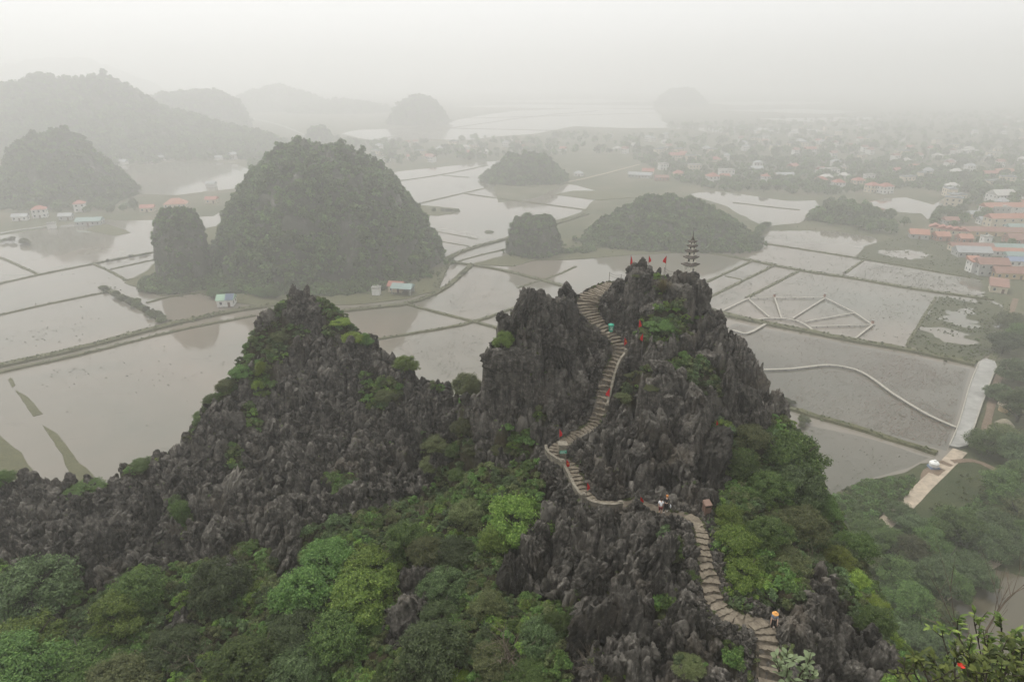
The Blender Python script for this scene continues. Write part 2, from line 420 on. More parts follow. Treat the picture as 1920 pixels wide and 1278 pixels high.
# lotus ponds beyond the main peak
sheet('water', [(1300, 640), (1380, 606), (1500, 628), (1700, 664), (1818, 692), (1776, 845), (1690, 824), (1530, 778), (1440, 752), (1300, 720)], ZW + .01, MAT['pond'], .4, 6, 16)
# marsh patches with pools
sheet('marsh', [(1762, 557), (1850, 562), (1885, 578), (1896, 604), (1872, 655), (1828, 682), (1700, 648)], ZW + .12, MAT['marsh'], 1.0, 5, 20, .14)
for k, pl in enumerate([[(1756, 598), (1790, 586), (1812, 580), (1806, 594), (1818, 602), (1840, 612), (1866, 614), (1830, 616), (1780, 604)], [(1735, 622), (1760, 615), (1790, 618), (1820, 642), (1790, 650), (1758, 636)],
                        [(1785, 556), (1820, 558), (1838, 568), (1840, 576), (1815, 568), (1790, 564)], [(1872, 612), (1888, 600), (1884, 640), (1866, 658)]]):
    sheet('water', pl, ZW + .16, MAT['water'], 5.5, 1.6, 21 + k, 0, 1)
sheet('marsh', [(1598, 486), (1625, 462), (1655, 452), (1700, 440), (1850, 455), (1842, 525), (1760, 510), (1660, 494)], ZW + .12, MAT['marsh'], 1.5, 6, 30, .14)
sheet('water', [(1640, 476), (1672, 470), (1720, 470), (1755, 480), (1740, 486), (1690, 484)], ZW + .16, MAT['water'], 6, 2, 31, 0, 1)
sheet('water', [(1810, 514), (1842, 540), (1838, 556), (1790, 545), (1800, 530)], ZW + .16, MAT['water'], 4, 2, 32, 0, 1)
# land round the foot of the hills
sheet('bank', [(235, 530), (280, 505), (300, 480), (380, 430), (430, 420), (500, 470), (700, 520), (830, 500), (835, 520), (815, 545), (760, 562), (660, 572), (500, 574), (430, 568), (360, 545), (300, 556)], .3, MAT['bank'], 1.5, 6, 40, .3)
sheet('bank', [(880, 498), (950, 478), (1000, 460), (1100, 440), (1300, 420), (1430, 425), (1440, 436), (1400, 450), (1330, 470), (1200, 478), (1080, 486), (1000, 488), (960, 500), (905, 497)], .3, MAT['bank'], 1.5, 6, 41, .3)
sheet('bank', [(745, 372), (790, 385), (860, 392), (865, 398), (820, 405), (770, 402)], .3, MAT['bank'], 1.5, 7, 42, .3)
sheet('bank', [(905, 340), (925, 330), (1060, 325), (1070, 335), (1000, 350), (950, 348), (900, 342)], .3, MAT['bank'], 1.5, 7, 43, .3)
sheet('bank', [(1040, 365), (1075, 358), (1130, 358), (1200, 370), (1120, 376)], .3, MAT['bank'], 1.5, 7, 44, .3)
sheet('bank', [(160, 432), (190, 418), (235, 432), (245, 437), (215, 442)], .25, MAT['bank'], .6, 4, 45, .25)
sheet('lawn', [(1690, 888), (1745, 872), (1800, 860), (1990, 880), (1990, 1100), (1860, 1065), (1740, 1140), (1600, 1040), (1560, 960), (1575, 930), (1610, 905)], .14, MAT['garden'], .8, 4, 46, .14)
sheet('bare_earth', [(1722, 905), (1730, 882), (1765, 862), (1786, 872), (1755, 897)], .20, MAT['dirt'], .3, 2, 47, .1)
sheet('bank', [(-60, 800), (0, 815), (40, 850), (64, 895), (60, 960), (-60, 960)], .2, MAT['bank'], 1.2, 4, 48, .2)
sheet('bank', [(82, 797), (110, 815), (150, 870), (190, 905), (180, 960), (150, 935), (120, 860), (90, 812)], .2, MAT['bank'], .5, 3, 49, .2)
sheet('bank', [(30, 730), (52, 745), (80, 776), (62, 780), (42, 752)], .2, MAT['bank'], .5, 3, 50, .2)
sheet('bank', [(14, 712), (20, 708), (30, 722), (24, 727)], .2, MAT['bank'], .3, 3, 51, .2)

DIKES = [  # photo pixels, width, height
    ([(-300, 752), (0, 687), (150, 655), (300, 614), (440, 583), (520, 572)], 3.6, .9), ([(-300, 765), (0, 699), (160, 664), (320, 622), (480, 592)], 1.5, .6),
    ([(-200, 635), (0, 591), (100, 568), (195, 549)], 1.1, .5), ([(190, 538), (245, 566), (312, 604)], 3.2, .6), ([(-200, 578), (0, 532), (80, 514), (175, 495), (290, 473)], 1.2, .6),
    ([(175, 495), (205, 508), (238, 526)], 1.2, .5), ([(-60, 470), (0, 482), (45, 503), (75, 516)], 1.2, .5), ([(208, 505), (295, 486)], 1.0, .4), ([(230, 526), (300, 515)], 1.3, .4), ([(275, 568), (320, 556), (400, 546)], 1.2, .5),
    ([(640, 585), (700, 578), (770, 571), (830, 545), (862, 518), (885, 496)], 2.6, .8), ([(828, 490), (880, 466), (950, 449), (1100, 402)], 3.2, .8), ([(838, 498), (885, 482), (955, 466)], 1.0, .4),
    ([(838, 492), (900, 499), (960, 511), (1060, 538)], 2.2, .7), ([(765, 572), (830, 589), (890, 604), (985, 630)], 1.5, .6), ([(700, 638), (800, 622), (890, 605), (975, 574)], 1.5, .6), ([(845, 488), (832, 505), (818, 540)], 3.0, .7),
    ([(970, 540), (1040, 518), (1080, 500)], 1.1, .4), ([(950, 625), (1000, 600)], 1.2, .4),
    ([(780, 428), (835, 437), (895, 449)], .5, .3), ([(810, 450), (880, 462)], .5, .3), ([(790, 381), (870, 362), (915, 352)], 1.4, .5), ([(870, 363), (960, 376), (1010, 382), (1100, 394)], 1.3, .5),
    ([(730, 342), (830, 328), (915, 310)], 1.4, .5), ([(830, 329), (880, 333)], 1.2, .5), ([(700, 262), (860, 238), (1000, 218), (1120, 208)], 3, .6), ([(820, 240), (1000, 244), (1060, 245)], 3, .6), ([(880, 222), (1230, 212)], 3, .6),
    ([(1375, 380), (1450, 389), (1500, 394)], 1.2, .4),
    ([(1330, 582), (1375, 595), (1500, 620), (1600, 640), (1700, 656), (1828, 684)], 3.4, .9),
    ([(1300, 541), (1340, 522), (1412, 489)], 1.2, .5), ([(1320, 562), (1360, 543), (1454, 497)], 1.3, .5), ([(1360, 518), (1390, 524)], .5, .3), ([(1400, 559), (1450, 533), (1497, 509)], 1.3, .5),
    ([(1300, 470), (1380, 483), (1500, 508), (1600, 522), (1700, 540), (1780, 552), (1860, 562)], 2.6, .7), ([(1420, 455), (1500, 467), (1600, 483), (1700, 500), (1820, 521)], 1.5, .6), ([(1583, 513), (1618, 489)], 1.2, .5),
    ([(1440, 754), (1464, 762), (1533, 782), (1615, 806), (1684, 828), (1756, 851)], 2.0, .7), ([(1755, 557), (1700, 648)], .8, .4), ([(1888, 570), (1880, 640), (1858, 680)], 2.2, .6),
]
for k, (pl, w, h) in enumerate(DIKES): strip('dike', pl, w, h, MAT['bank'], .35, 2.5, k)

# paved ways
strip('road', [(1625, 1012), (1640, 998), (1700, 946), (1742, 903), (1775, 872), (1800, 845)], 3.6, .06, MAT['path'], .12, 1.5, 1, .14, .02, 1)
strip('path', [(1785, 866), (1830, 862), (1870, 884), (1930, 900), (2000, 905)], 1.8, .05, MAT['dirt'], .2, 2, 1, .16, .02, 2)
strip('road', [(1850, 690), (1868, 655), (1890, 600), (1905, 560)], 2.4, .05, MAT['dirt'], .1, 2, 1, .1, .02, 2)
strip('path', [(1840, 838), (1856, 770), (1868, 720), (1880, 690)], 2.2, .05, MAT['dirt'], .2, 2, 1, .12, .02, 2)
strip('road', [(1730, 1150), (1790, 1098), (1850, 1060), (1920, 1020), (2000, 980)], 2.6, .06, MAT['path'], .1, 2, 1, .14, .02, 2)
strip('road', [(1590, 288), (1640, 278), (1665, 274), (1690, 264), (1702, 258)], 3.5, .1, MAT['concrete'], 0, 8, 1, .1, .05, 1)
strip('road', [(-300, 492), (0, 437), (95, 424)], 2.2, .5, MAT['concrete'], 0, 4, 1, .1, .05, 1)
strip('road', [(440, 215), (520, 232), (570, 252), (580, 262)], 5, .3, MAT['concrete'], 0, 9, 1, .1, .05, 1)
strip('path', [(1040, 346), (1110, 332), (1200, 308)], 2.6, .1, MAT['path'], 0, 5, 1, .1, .05, 1)
# ------------------------------------------------------------------ the limestone massif
PATH_UP = [(1442, 1285, 37.3), (1446, 1238, 38.4), (1440, 1200, 39.6), (1428, 1168, 40.9), (1388, 1163, 41.5), (1352, 1145, 42.3), (1336, 1118, 43.6), (1328, 1080, 45.2), (1319, 1030, 47.8), (1315, 990, 50), (1296, 966, 52),
           (1250, 962, 53.2), (1215, 948, 55.6), (1192, 938, 57.2), (1150, 948, 56.8), (1112, 943, 57.2), (1092, 922, 58.6), (1080, 893, 60.4), (1066, 868, 62.2), (1044, 858, 62.8), (1040, 842, 63.8), (1062, 826, 65.5),
           (1090, 810, 66.6), (1120, 790, 68), (1131, 740, 70), (1143, 692, 72), (1162, 665, 73.2), (1163, 648, 74.1), (1146, 628, 75.4), (1118, 602, 77.1), (1098, 575, 78.9), (1104, 556, 80.2), (1128, 541, 81.6), (1150, 533, 82.6)]
PW = {0: 1.5}
CTRL = PATH_UP + [
 # peak A
 (1293, 520, 80), (1210, 506, 79), (1170, 512, 81), (1250, 522, 79.5), (1318, 536, 79), (1338, 590, 77), (1384, 650, 75), (1424, 720, 73), (1448, 772, 71), (1485, 805, 70),
 (1240, 570, 75.5), (1300, 580, 76), (1200, 620, 73.3), (1260, 650, 71), (1340, 680, 71), (1220, 690, 69.5), (1300, 720, 67.5), (1380, 740, 68.5), (1200, 760, 66), (1280, 800, 63), (1360, 820, 63.5), (1200, 830, 62.5), (1140, 850, 62.5),
 (1250, 900, 58.6), (1330, 900, 58.5), (1180, 890, 60), (1250, 938, 56.3), (1325, 945, 55), (1420, 850, 63), (1400, 930, 56),
 (968, 566, 73.5), (1010, 566, 75), (1062, 562, 77.5), (960, 600, 72.5), (1040, 620, 74.3), (1090, 640, 73.8), (1000, 680, 71.5), (1070, 720, 71), (920, 690, 71), (890, 690, 71.5), (884, 760, 69), (950, 760, 69.2), (1040, 770, 68.8), (1090, 770, 69),
 (890, 850, 66.5), (960, 840, 66.5), (1010, 800, 67.5), (1000, 860, 64.5), (900, 890, 64), (880, 930, 61.5), (960, 930, 60), (1015, 930, 59.5), (1035, 970, 55.5), (1100, 985, 53.5), (1170, 990, 52.5), (1000, 1000, 54),
 (1250, 1000, 50.3), (1200, 1060, 46.5), (1100, 1060, 48.5), (1270, 1090, 44.6), (1180, 1140, 42.5), (1080, 1140, 44.5), (1200, 1200, 39.5), (1290, 1200, 40), (1100, 1230, 39.5), (1200, 1278, 37.2), (1340, 1270, 37), (1000, 1100, 48.5), (980, 1200, 42),
 (1380, 1000, 50), (1370, 1080, 45.6), (1440, 1080, 45.5), (1500, 1000, 53), (1480, 920, 60), (1440, 1135, 42.6), (1520, 1140, 42), (1520, 1230, 38.8), (1590, 1180, 42), (1600, 1278, 37.6), (1490, 1278, 36.8),
 (1520, 870, 66.5), (1560, 955, 61), (1612, 1060, 53.5), (1655, 1150, 47), (1700, 1250, 41), (1760, 1340, 35.5), (1560, 1080, 49), (1540, 1000, 55),
 # saddle
 (868, 800, 78), (875, 850, 74), (850, 900, 69), (820, 960, 63.5), (860, 1000, 58.5),
 # peak B
 (563, 553, 93), (528, 566, 92.3), (602, 564, 92.6), (640, 592, 91.2), (496, 596, 90.3), (600, 620, 89.5), (520, 625, 89), (480, 612, 89.5), (505, 690, 85), (440, 700, 85), (470, 760, 81.5), (380, 772, 81), (345, 832, 78), (245, 872, 76), (238, 915, 73.5), (190, 912, 73.5), (100, 902, 73.5), (0, 897, 73.5), (-120, 890, 74),
 (640, 602, 90.5), (700, 652, 88), (760, 692, 86), (820, 722, 84), (852, 748, 82.5), (600, 700, 84.5), (700, 740, 82.5), (560, 780, 79.5), (680, 820, 76.5), (780, 800, 79), (800, 870, 73), (620, 860, 73), (480, 860, 73.5), (400, 880, 72), (560, 930, 67.5), (700, 920, 68), (480, 960, 66), (330, 940, 69.5),
 (600, 985, 62.5), (720, 985, 62), (400, 1000, 64), (300, 1000, 66), (200, 980, 67.5), (100, 960, 68.5), (0, 960, 68.5), (-120, 960, 68.5), (200, 1060, 60), (0, 1060, 60), (100, 1060, 60.5), (300, 1080, 58), (-150, 1100, 57),
 (0, 1150, 53.5), (200, 1160, 53), (400, 1100, 56), (520, 1060, 58), (600, 1120, 52), (720, 1080, 54), (400, 1200, 49.5), (600, 1200, 47.5), (760, 1160, 48.5), (880, 1080, 51), (880, 1180, 44.5), (0, 1278, 46), (200, 1278, 46), (400, 1278, 45), (600, 1278, 43.5), (800, 1278, 41), (950, 1278, 39.5), (1080, 1278, 38),
]
CP3 = [at(*c) for c in CTRL]
def behind(px, py, D, dx, dy, steps):
    p = at(px, py, D); n = np.array([dx, dy]) / math.hypot(dx, dy)
    for d, dz in steps: CP3.append(np.array([p[0] + n[0] * d, p[1] + n[1] * d, max(p[2] - dz, -2)]))
ST = [(4, 6), (11, 22), (24, 52), (38, 100)]
for c in [(1293, 520, 80), (1210, 506, 79), (1150, 533, 82.6), (1060, 556, 77.5)]: behind(*c, .1, 1, ST)
for c in [(1338, 590, 77), (1384, 650, 75), (1448, 772, 71)]: behind(*c, .8, .6, ST)
for c in [(1520, 870, 66.5), (1560, 955, 61), (1612, 1060, 53.5), (1655, 1150, 47), (1700, 1250, 41), (1760, 1340, 35.5)]: behind(*c, 1, .25, [(3, 5), (9, 20), (20, 44), (32, 90)])
for c in [(968, 556, 73.5), (890, 690, 71.5)]: behind(*c, -.8, .6, [(3, 8), (8, 18)])
for c in [(563, 548, 93)]: behind(*c, 0, 1, ST)
for c in [(640, 602, 90.5), (700, 652, 88), (760, 692, 86), (852, 748, 82.5)]: behind(*c, .45, .9, ST)
for c in [(480, 612, 89.5), (440, 700, 85), (380, 772, 81), (345, 832, 78), (245, 872, 76)]: behind(*c, -.55, .8, ST)
for c in [(190, 912, 73.5), (100, 902, 73.5), (0, 897, 73.5), (-120, 890, 74)]: behind(*c, -.1, 1, ST)
behind(868, 800, 78, 0, 1, [(8, 8), (18, 26), (30, 60)])
for X in (-60, -40, -20, 0, 15): CP3.append(np.array([X, 20, 44.0 + (X + 60) * .17]))
for X in (-110,): 
    for Y in (20, 60): CP3.append(np.array([X, Y, 46.0]))
CP3 = np.array(CP3)
_c = 1.2
def _rbf_solve(P, z, lam=.05):
    n = len(P); d = np.sqrt(((P[:, None] - P[None]) ** 2).sum(-1) + _c * _c)
    A = np.zeros((n + 3, n + 3)); A[:n, :n] = -d + np.eye(n) * lam; A[:n, n] = 1; A[:n, n + 1:] = P; A[n:, :n] = A[:n, n:].T
    return np.linalg.solve(A, np.r_[z, 0, 0, 0])
_w = _rbf_solve(CP3[:, :2], CP3[:, 2])
def z_base(x, y):
    x = np.asarray(x, float); y = np.asarray(y, float); sh = x.shape; q = np.c_[x.ravel(), y.ravel()]; out = np.zeros(len(q)); n = len(CP3)
    for i in range(0, len(q), 40000):
        s = q[i:i + 40000]; d = np.sqrt((s[:, None, 0] - CP3[None, :, 0]) ** 2 + (s[:, None, 1] - CP3[None, :, 1]) ** 2 + _c * _c)
        out[i:i + 40000] = -d @ _w[:n] + _w[n] + s @ _w[n + 1:]
    return out.reshape(sh)
GX0, GX1, GY0, GY1 = -100.0, 66.0, 22.0, 128.0
gh = .5
_gx = np.arange(GX0, GX1 + gh, gh); _gy = np.arange(GY0, GY1 + gh, gh)
ZB = z_base(*np.meshgrid(_gx, _gy))
def bil(G, x, y):
    u = np.clip((np.asarray(x, float) - GX0) / gh, 0, len(_gx) - 1.001); v = np.clip((np.asarray(y, float) - GY0) / gh, 0, len(_gy) - 1.001)
    i = u.astype(int); j = v.astype(int); fu = u - i; fv = v - j
    return (G[j, i] * (1 - fu) + G[j, i + 1] * fu) * (1 - fv) + (G[j + 1, i] * (1 - fu) + G[j + 1, i + 1] * fu) * fv

PATH3 = resample(smooth_line([at(*c) for c in PATH_UP], 2), .12)
def path_width(s): # by fraction along the path
    return np.interp(s, [0, .12, .2, .42, .55, .62, .78, .86, .93, 1], [1.75, 1.55, 1.05, 1.3, 1.6, 1.3, 1.45, 1.9, 2.7, 2.4])
_ps = np.linspace(0, 1, len(PATH3)); PWID = path_width(_ps)

ROCK_POLYS = [
 [(-200, 880), (0, 893), (230, 890), (345, 825), (420, 740), (560, 540), (640, 600), (760, 690), (860, 745), (866, 850), (790, 930), (650, 960), (565, 1000), (540, 1090), (490, 1000), (380, 1040), (300, 1075), (230, 1050), (130, 1080), (0, 1050), (-200, 1040)],
 [(940, 540), (1200, 480), (1310, 500), (1360, 580), (1470, 770), (1370, 830), (1345, 950), (1300, 985), (1310, 1150), (1400, 1290), (1060, 1290), (1090, 1140), (950, 1110), (950, 1020), (1020, 960), (1010, 870), (880, 870), (870, 690)],
 [(1450, 1080), (1490, 1040), (1560, 1090), (1700, 1278), (1430, 1300), (1420, 1160)], [(520, 1010), (540, 1000), (570, 1080), (530, 1090)], [(140, 1040), (245, 1050), (240, 1105), (160, 1112)], [(-20, 1118), (112, 1124), (122, 1165), (-20, 1158)], [(300, 1150), (350, 1140), (370, 1180), (310, 1190)], [(720, 1190), (800, 1080), (860, 1070), (800, 1180), (760, 1230)], [(380, 1050), (440, 1040), (440, 1090), (380, 1110)],
]
VEG_SPOTS = [  # px, py, rx, ry inside the rock
 (650, 615, 45, 30), (520, 640, 30, 40), (492, 705, 22, 45), (470, 780, 20, 20), (720, 735, 35, 30), (640, 900, 30, 14), (330, 960, 25, 35), (560, 620, 25, 18), (440, 860, 20, 30), (840, 900, 25, 40), (800, 850, 20, 25),
 (1250, 600, 45, 28), (1235, 540, 16, 24), (1225, 700, 25, 14), (1270, 690, 30, 25), (1180, 740, 18, 40), (1320, 700, 30, 25), (1360, 720, 22, 25), (965, 830, 40, 22), (1260, 1020, 30, 24), (1250, 1130, 25, 15), (1350, 800, 30, 20), (1010, 770, 18, 20), (1230, 625, 40, 26), (1380, 1190, 20, 30), (1300, 1240, 25, 20), (1180, 1250, 20, 14), (1330, 1110, 12, 30), (1000, 1160, 30, 30), (1060, 660, 8, 20), (1480, 1200, 14, 14), (1510, 1100, 20, 20), (1590, 1200, 14, 14), (1480, 1100, 20, 30)]
def veg_mask(X, Y, Z):
    px, py = project(X, Y, Z)
    px = px + 14 * fbm(X / 3.1, Y / 3.1, 3.3, 3); py = py + 14 * fbm(X / 3.1, Y / 3.1, 9.1, 3)
    rock = np.zeros(X.shape, bool)
    for p in ROCK_POLYS: rock |= in_poly(px, py, p)
    for cx, cy, rx, ry in VEG_SPOTS: rock &= ((px - cx) / rx) ** 2 + ((py - cy) / ry) ** 2 > 1
    return 1.0 - rock.astype(float)
VG = veg_mask(*np.meshgrid(_gx, _gy), ZB)
def blur(a, k):
    for _ in range(k):
        a = (a + np.roll(a, 1, 0) + np.roll(a, -1, 0)) / 3; a = (a + np.roll(a, 1, 1) + np.roll(a, -1, 1)) / 3
    return a
VGS = blur(VG.copy(), 1)
# size of the rock blocks: larger on peak A, finer on peak B
SUMMITS = [(*at(1225, 512, 79.6)[:2], 3.2), (*at(1290, 520, 79.8)[:2], 2.6), (*at(566, 560, 92.6)[:2], 3.4), (*at(1020, 566, 75)[:2], 2.4)]
def relief(X, Y, veg, pathw):
    """height change of the karst: stepped columns, clefts and blades"""
    wx = X + .55 * fbm(X / 2.2, Y / 2.2, 1.5, 3); wy = Y + .55 * fbm(X / 2.2, Y / 2.2, 8.5, 3)
    sB = np.where(X < -4, 1.0, 0.0) * sstep(62, 70, Y)
    dz = 0
    amp = (1 - .8 * veg) * (1 - pathw)
    for sx, sy, sr in SUMMITS: amp = amp * (1 - .72 * np.exp(-((X - sx) ** 2 + (Y - sy) ** 2) / sr ** 2))
    z0 = bil(ZB, X, Y)
    for k, (sc, A, al) in enumerate(((3.4, 2.3, .62), (1.6, 1.35, .5), (.72, .55, .3))):
        sc_ = sc * (.72 if 0 else 1.0)
        F1, F2, r, cx, cy = worley(wx / sc_, wy / (sc_ * 1.15), 11 + 5 * k)
        zc = bil(ZB, cx * sc_, cy * sc_ * 1.15)
        edge = np.clip((F2 - F1) / .26, 0, 1)
        dz = dz + al * amp * np.clip(zc - z0, -2.2 * sc, 2.2 * sc) * edge ** .5 + A * amp * ((r - .62) * .9 - .85 * (1 - edge) ** 1.3 + .25 * (1 - F1 * 1.2)) * np.where(sB > .5, .62, 1.0)
    bl = 1 - np.abs(fbm(wx / .9, wy / .55, 4.4, 3)); dz = dz + amp * .42 * (bl ** 3 - .5)
    dz = dz + (1 - pathw) * (.35 * fbm(X / 2.5, Y / 2.5, 2.2, 4) + .14 * fbm(X / .5, Y / .5, 5.2, 3))
    return dz
def path_field(X, Y, reach=5.0):
    d = np.full(X.shape, 99.0); zp = np.zeros(X.shape); hw = np.full(X.shape, .8)
    m = np.zeros(X.shape, bool)
    # coarse cull
    for p in PATH3[::12]: m |= (np.abs(X - p[0]) < reach) & (np.abs(Y - p[1]) < reach)
    xs, ys = X[m], Y[m]
    dd = np.full(xs.shape, 99.0); zz = np.zeros(xs.shape); ww = np.zeros(xs.shape)
    S = PATH3[::2]; W = PWID[::2]
    for i in range(0, len(xs), 20000):
        q = np.hypot(xs[i:i + 20000, None] - S[None, :, 0], ys[i:i + 20000, None] - S[None, :, 1]); j = q.argmin(1)
        dd[i:i + 20000] = q[np.arange(len(j)), j]; zz[i:i + 20000] = S[j, 2]; ww[i:i + 20000] = W[j] / 2
    d[m] = dd; zp[m] = zz; hw[m] = np.where(ww > 0, ww, .8)
    return d, zp, hw
def build_terrain(hs=.15):
    x = np.arange(-86, 58, hs); y = np.arange(24, 122, hs); X, Y = np.meshgrid(x, y)
    Z0 = bil(ZB, X, Y); V = np.clip(bil(VGS, X, Y), 0, 1); V = sstep(.35, .65, V + .25 * fbm(X / .8, Y / .8, 7.7, 2))
    d, zp, hw = path_field(X, Y, 8.0)
    pw = 1 - sstep(hw + .1, hw + 1.3, d)
    Z = Z0 + relief(X, Y, V, pw)
    Z = Z * (1 - pw) + (zp - .10) * pw
    # blocks that would stand between the upper slope and the way are worn down
    S = PATH3[::3]; hwp = (PWID / 2 * FPX / np.hypot(PATH3[:, 1], CAMZ - PATH3[:, 2]))[::3]; SX, SY = project(S[:, 0], S[:, 1], S[:, 2])
    tanel = (S[:, 2] - CAMZ) / S[:, 1]; azim = S[:, 0] / S[:, 1]; hwa = PWID[::3] / 2 / S[:, 1]
    m = (d < 7.5); xs, ys, zs = X[m], Y[m], Z[m]
    for i in range(0, len(xs), 20000):
        q = slice(i, i + 20000); dd = S[None, :, 1] - ys[q, None]
        hit = (dd > .3) & (dd < 6) & (np.abs(azim[None] - (xs[q] / ys[q])[:, None]) < hwa[None] + .004)
        zmax = np.where(hit, CAMZ + ys[q, None] * tanel[None], 1e3).min(1); zs[q] = np.minimum(zs[q], zmax)
    Z[m] = zs
    return x, y, X, Y, Z, V, pw
tx, ty, TX, TY, TZ, TV, TPW = build_terrain()
def ground_z(x, y):
    i = np.clip(((np.asarray(x, float) - tx[0]) / .15).astype(int), 0, len(tx) - 1); j = np.clip(((np.asarray(y, float) - ty[0]) / .15).astype(int), 0, len(ty) - 1)
    return TZ[j, i]
def finish_terrain():
    X, Y, Z = TX, TY, TZ
    gy, gx = np.gradient(blur(Z.copy(), 2), .15)
    L = np.sqrt(gx ** 2 + gy ** 2); nx = -gx / (L + 1e-6); ny = -gy / (L + 1e-6)
    steep = sstep(.5, 2.0, L) * (1 - TPW) * (1 - .7 * TV)
    fl = 1 - 2 * np.abs(perlin(X * 1.7 + 3, Y * 1.7, Z * .16)) - .35 * np.abs(perlin(X * 4.1, Y * 4.1 + 7, Z * .4))
    k = .26 * steep * (fl - .3) + .10 * steep * perlin(X * .9, Y * .9, Z * 1.4)
    X2 = X + nx * k; Y2 = Y + ny * k
    nX, nY = X.shape[1], X.shape[0]
    idx = np.arange(nX * nY).reshape(nY, nX)
    F = np.stack([idx[:-1, :-1], idx[:-1, 1:], idx[1:, 1:], idx[1:, :-1]], -1).reshape(-1, 4)
    zz = Z.ravel(); keep = (zz[F] > -.6).any(1)
    # leave out ground far outside the view
    cxx, cyy = X.ravel()[F[:, 0]], Y.ravel()[F[:, 0]]
    keep &= np.abs(cxx) < cyy * .95 + 14
    F = F[keep]
    used = np.unique(F); mp = np.full(nX * nY, -1); mp[used] = np.arange(len(used))
    V = np.c_[X2.ravel()[used], Y2.ravel()[used], zz[used]]
    me = mesh_np('limestone_hill', V, mp[F], MAT['rock'], True, None, {'veg': np.clip(TV.ravel()[used], 0, 1)})
    o = link('limestone_hill', me); o['kind'] = 'structure'; return o
massif = finish_terrain()
# ------------------------------------------------------------------ scattered instances (leaf clumps) by geometry nodes
SRC = {}
def source_collection(name, objs):
    c = bpy.data.collections.new(name)
    for o in objs:
        if o.name in COL.objects: COL.objects.unlink(o)
        c.objects.link(o)
    return c
def scatter(name, pts, scl, rotz, col, parent=None, idx=None, tilt=None, kind='stuff'):
    n = len(pts); me = bpy.data.meshes.new(name); me.vertices.add(n); me.vertices.foreach_set('co', np.asarray(pts, np.float32).ravel())
    a = me.attributes.new('scl', 'FLOAT', 'POINT'); a.data.foreach_set('value', np.asarray(scl, np.float32))
    r = np.zeros((n, 3), np.float32); r[:, 2] = rotz
    if tilt is not None: r[:, 0] = tilt
    a = me.attributes.new('rot', 'FLOAT_VECTOR', 'POINT'); a.data.foreach_set('vector', r.ravel())
    o = link(name, me, parent); o['kind'] = kind
    ng = bpy.data.node_groups.new(name, 'GeometryNodeTree')
    ng.interface.new_socket('Geometry', in_out='INPUT', socket_type='NodeSocketGeometry'); ng.interface.new_socket('Geometry', in_out='OUTPUT', socket_type='NodeSocketGeometry')
    gi = ng.nodes.new('NodeGroupInput'); go = ng.nodes.new('NodeGroupOutput')
    m2p = ng.nodes.new('GeometryNodeMeshToPoints'); iop = ng.nodes.new('GeometryNodeInstanceOnPoints'); ci = ng.nodes.new('GeometryNodeCollectionInfo')
    ci.inputs['Collection'].default_value = col; ci.inputs['Separate Children'].default_value = True; ci.inputs['Reset Children'].default_value = True
    iop.inputs['Pick Instance'].default_value = True
    sa = ng.nodes.new('GeometryNodeInputNamedAttribute'); sa.data_type = 'FLOAT'; sa.inputs['Name'].default_value = 'scl'
    ra = ng.nodes.new('GeometryNodeInputNamedAttribute'); ra.data_type = 'FLOAT_VECTOR'; ra.inputs['Name'].default_value = 'rot'
    L = ng.links.new
    L(gi.outputs[0], m2p.inputs['Mesh']); L(m2p.outputs['Points'], iop.inputs['Points']); L(ci.outputs[0], iop.inputs['Instance'])
    L(sa.outputs['Attribute'], iop.inputs['Scale']); L(ra.outputs['Attribute'], iop.inputs['Rotation']); L(iop.outputs['Instances'], go.inputs[0])
    md = o.modifiers.new('scatter', 'NODES'); md.node_group = ng
    return o

def leaf_cloud(seed, n, lobes, leaf, flat=.35, long=1.8, inner=.55, sprig=0):
    """n leaf quads on and just inside the lobes; lobes = list of (x, y, z, rx, ry, rz)"""
    rs = np.random.RandomState(seed); L = np.array(lobes, float)
    area = (L[:, 3] * L[:, 4] + L[:, 4] * L[:, 5] + L[:, 3] * L[:, 5]); pick = rs.choice(len(L), n, p=area / area.sum())
    d = rs.normal(size=(n, 3)); d[:, 2] = np.abs(d[:, 2]) * np.where(rs.rand(n) < .72, 1, -1); d /= np.linalg.norm(d, axis=1)[:, None]
    rad = inner + (1 - inner) * rs.rand(n) ** .45
    # clumps: pull leaves towards twig ends so that gaps open between them
    if sprig:
        k = max(1, n // sprig); a = rs.choice(n, k, replace=False); g = rs.randint(k, size=n); pick = pick[a][g]
        e = rs.normal(size=(n, 3)); e /= np.linalg.norm(e, axis=1)[:, None]; e *= (rs.rand(n) ** .5)[:, None]
        sz = (.10 + .16 * rs.rand(k))[g][:, None]
        d0 = d[a][g]; rad = rad[a][g]; P = L[pick, :3] + d0 * L[pick, 3:] * rad[:, None] + e * sz * np.array([1, 1, .6])
        d = d0 + e * .8; d /= np.linalg.norm(d, axis=1)[:, None]
    else: P = L[pick, :3] + d * L[pick, 3:] * rad[:, None]
    nrm = d * .8 + np.array([0, 0, flat * 2]) + rs.normal(size=(n, 3)) * .45; nrm /= np.linalg.norm(nrm, axis=1)[:, None]
    t = rs.normal(size=(n, 3)); t -= nrm * (t * nrm).sum(1)[:, None]; t /= np.linalg.norm(t, axis=1)[:, None]
    t[:, 2] -= .25; b = np.cross(nrm, t)
    s = leaf * (.6 + .8 * rs.rand(n))[:, None]
    V = np.stack([P - t * s * long / 2, P + b * s * .5 - t * s * .1, P + t * s * long / 2, P - b * s * .5 - t * s * .1], 1).reshape(-1, 3)
    return V, np.arange(n * 4).reshape(n, 4)
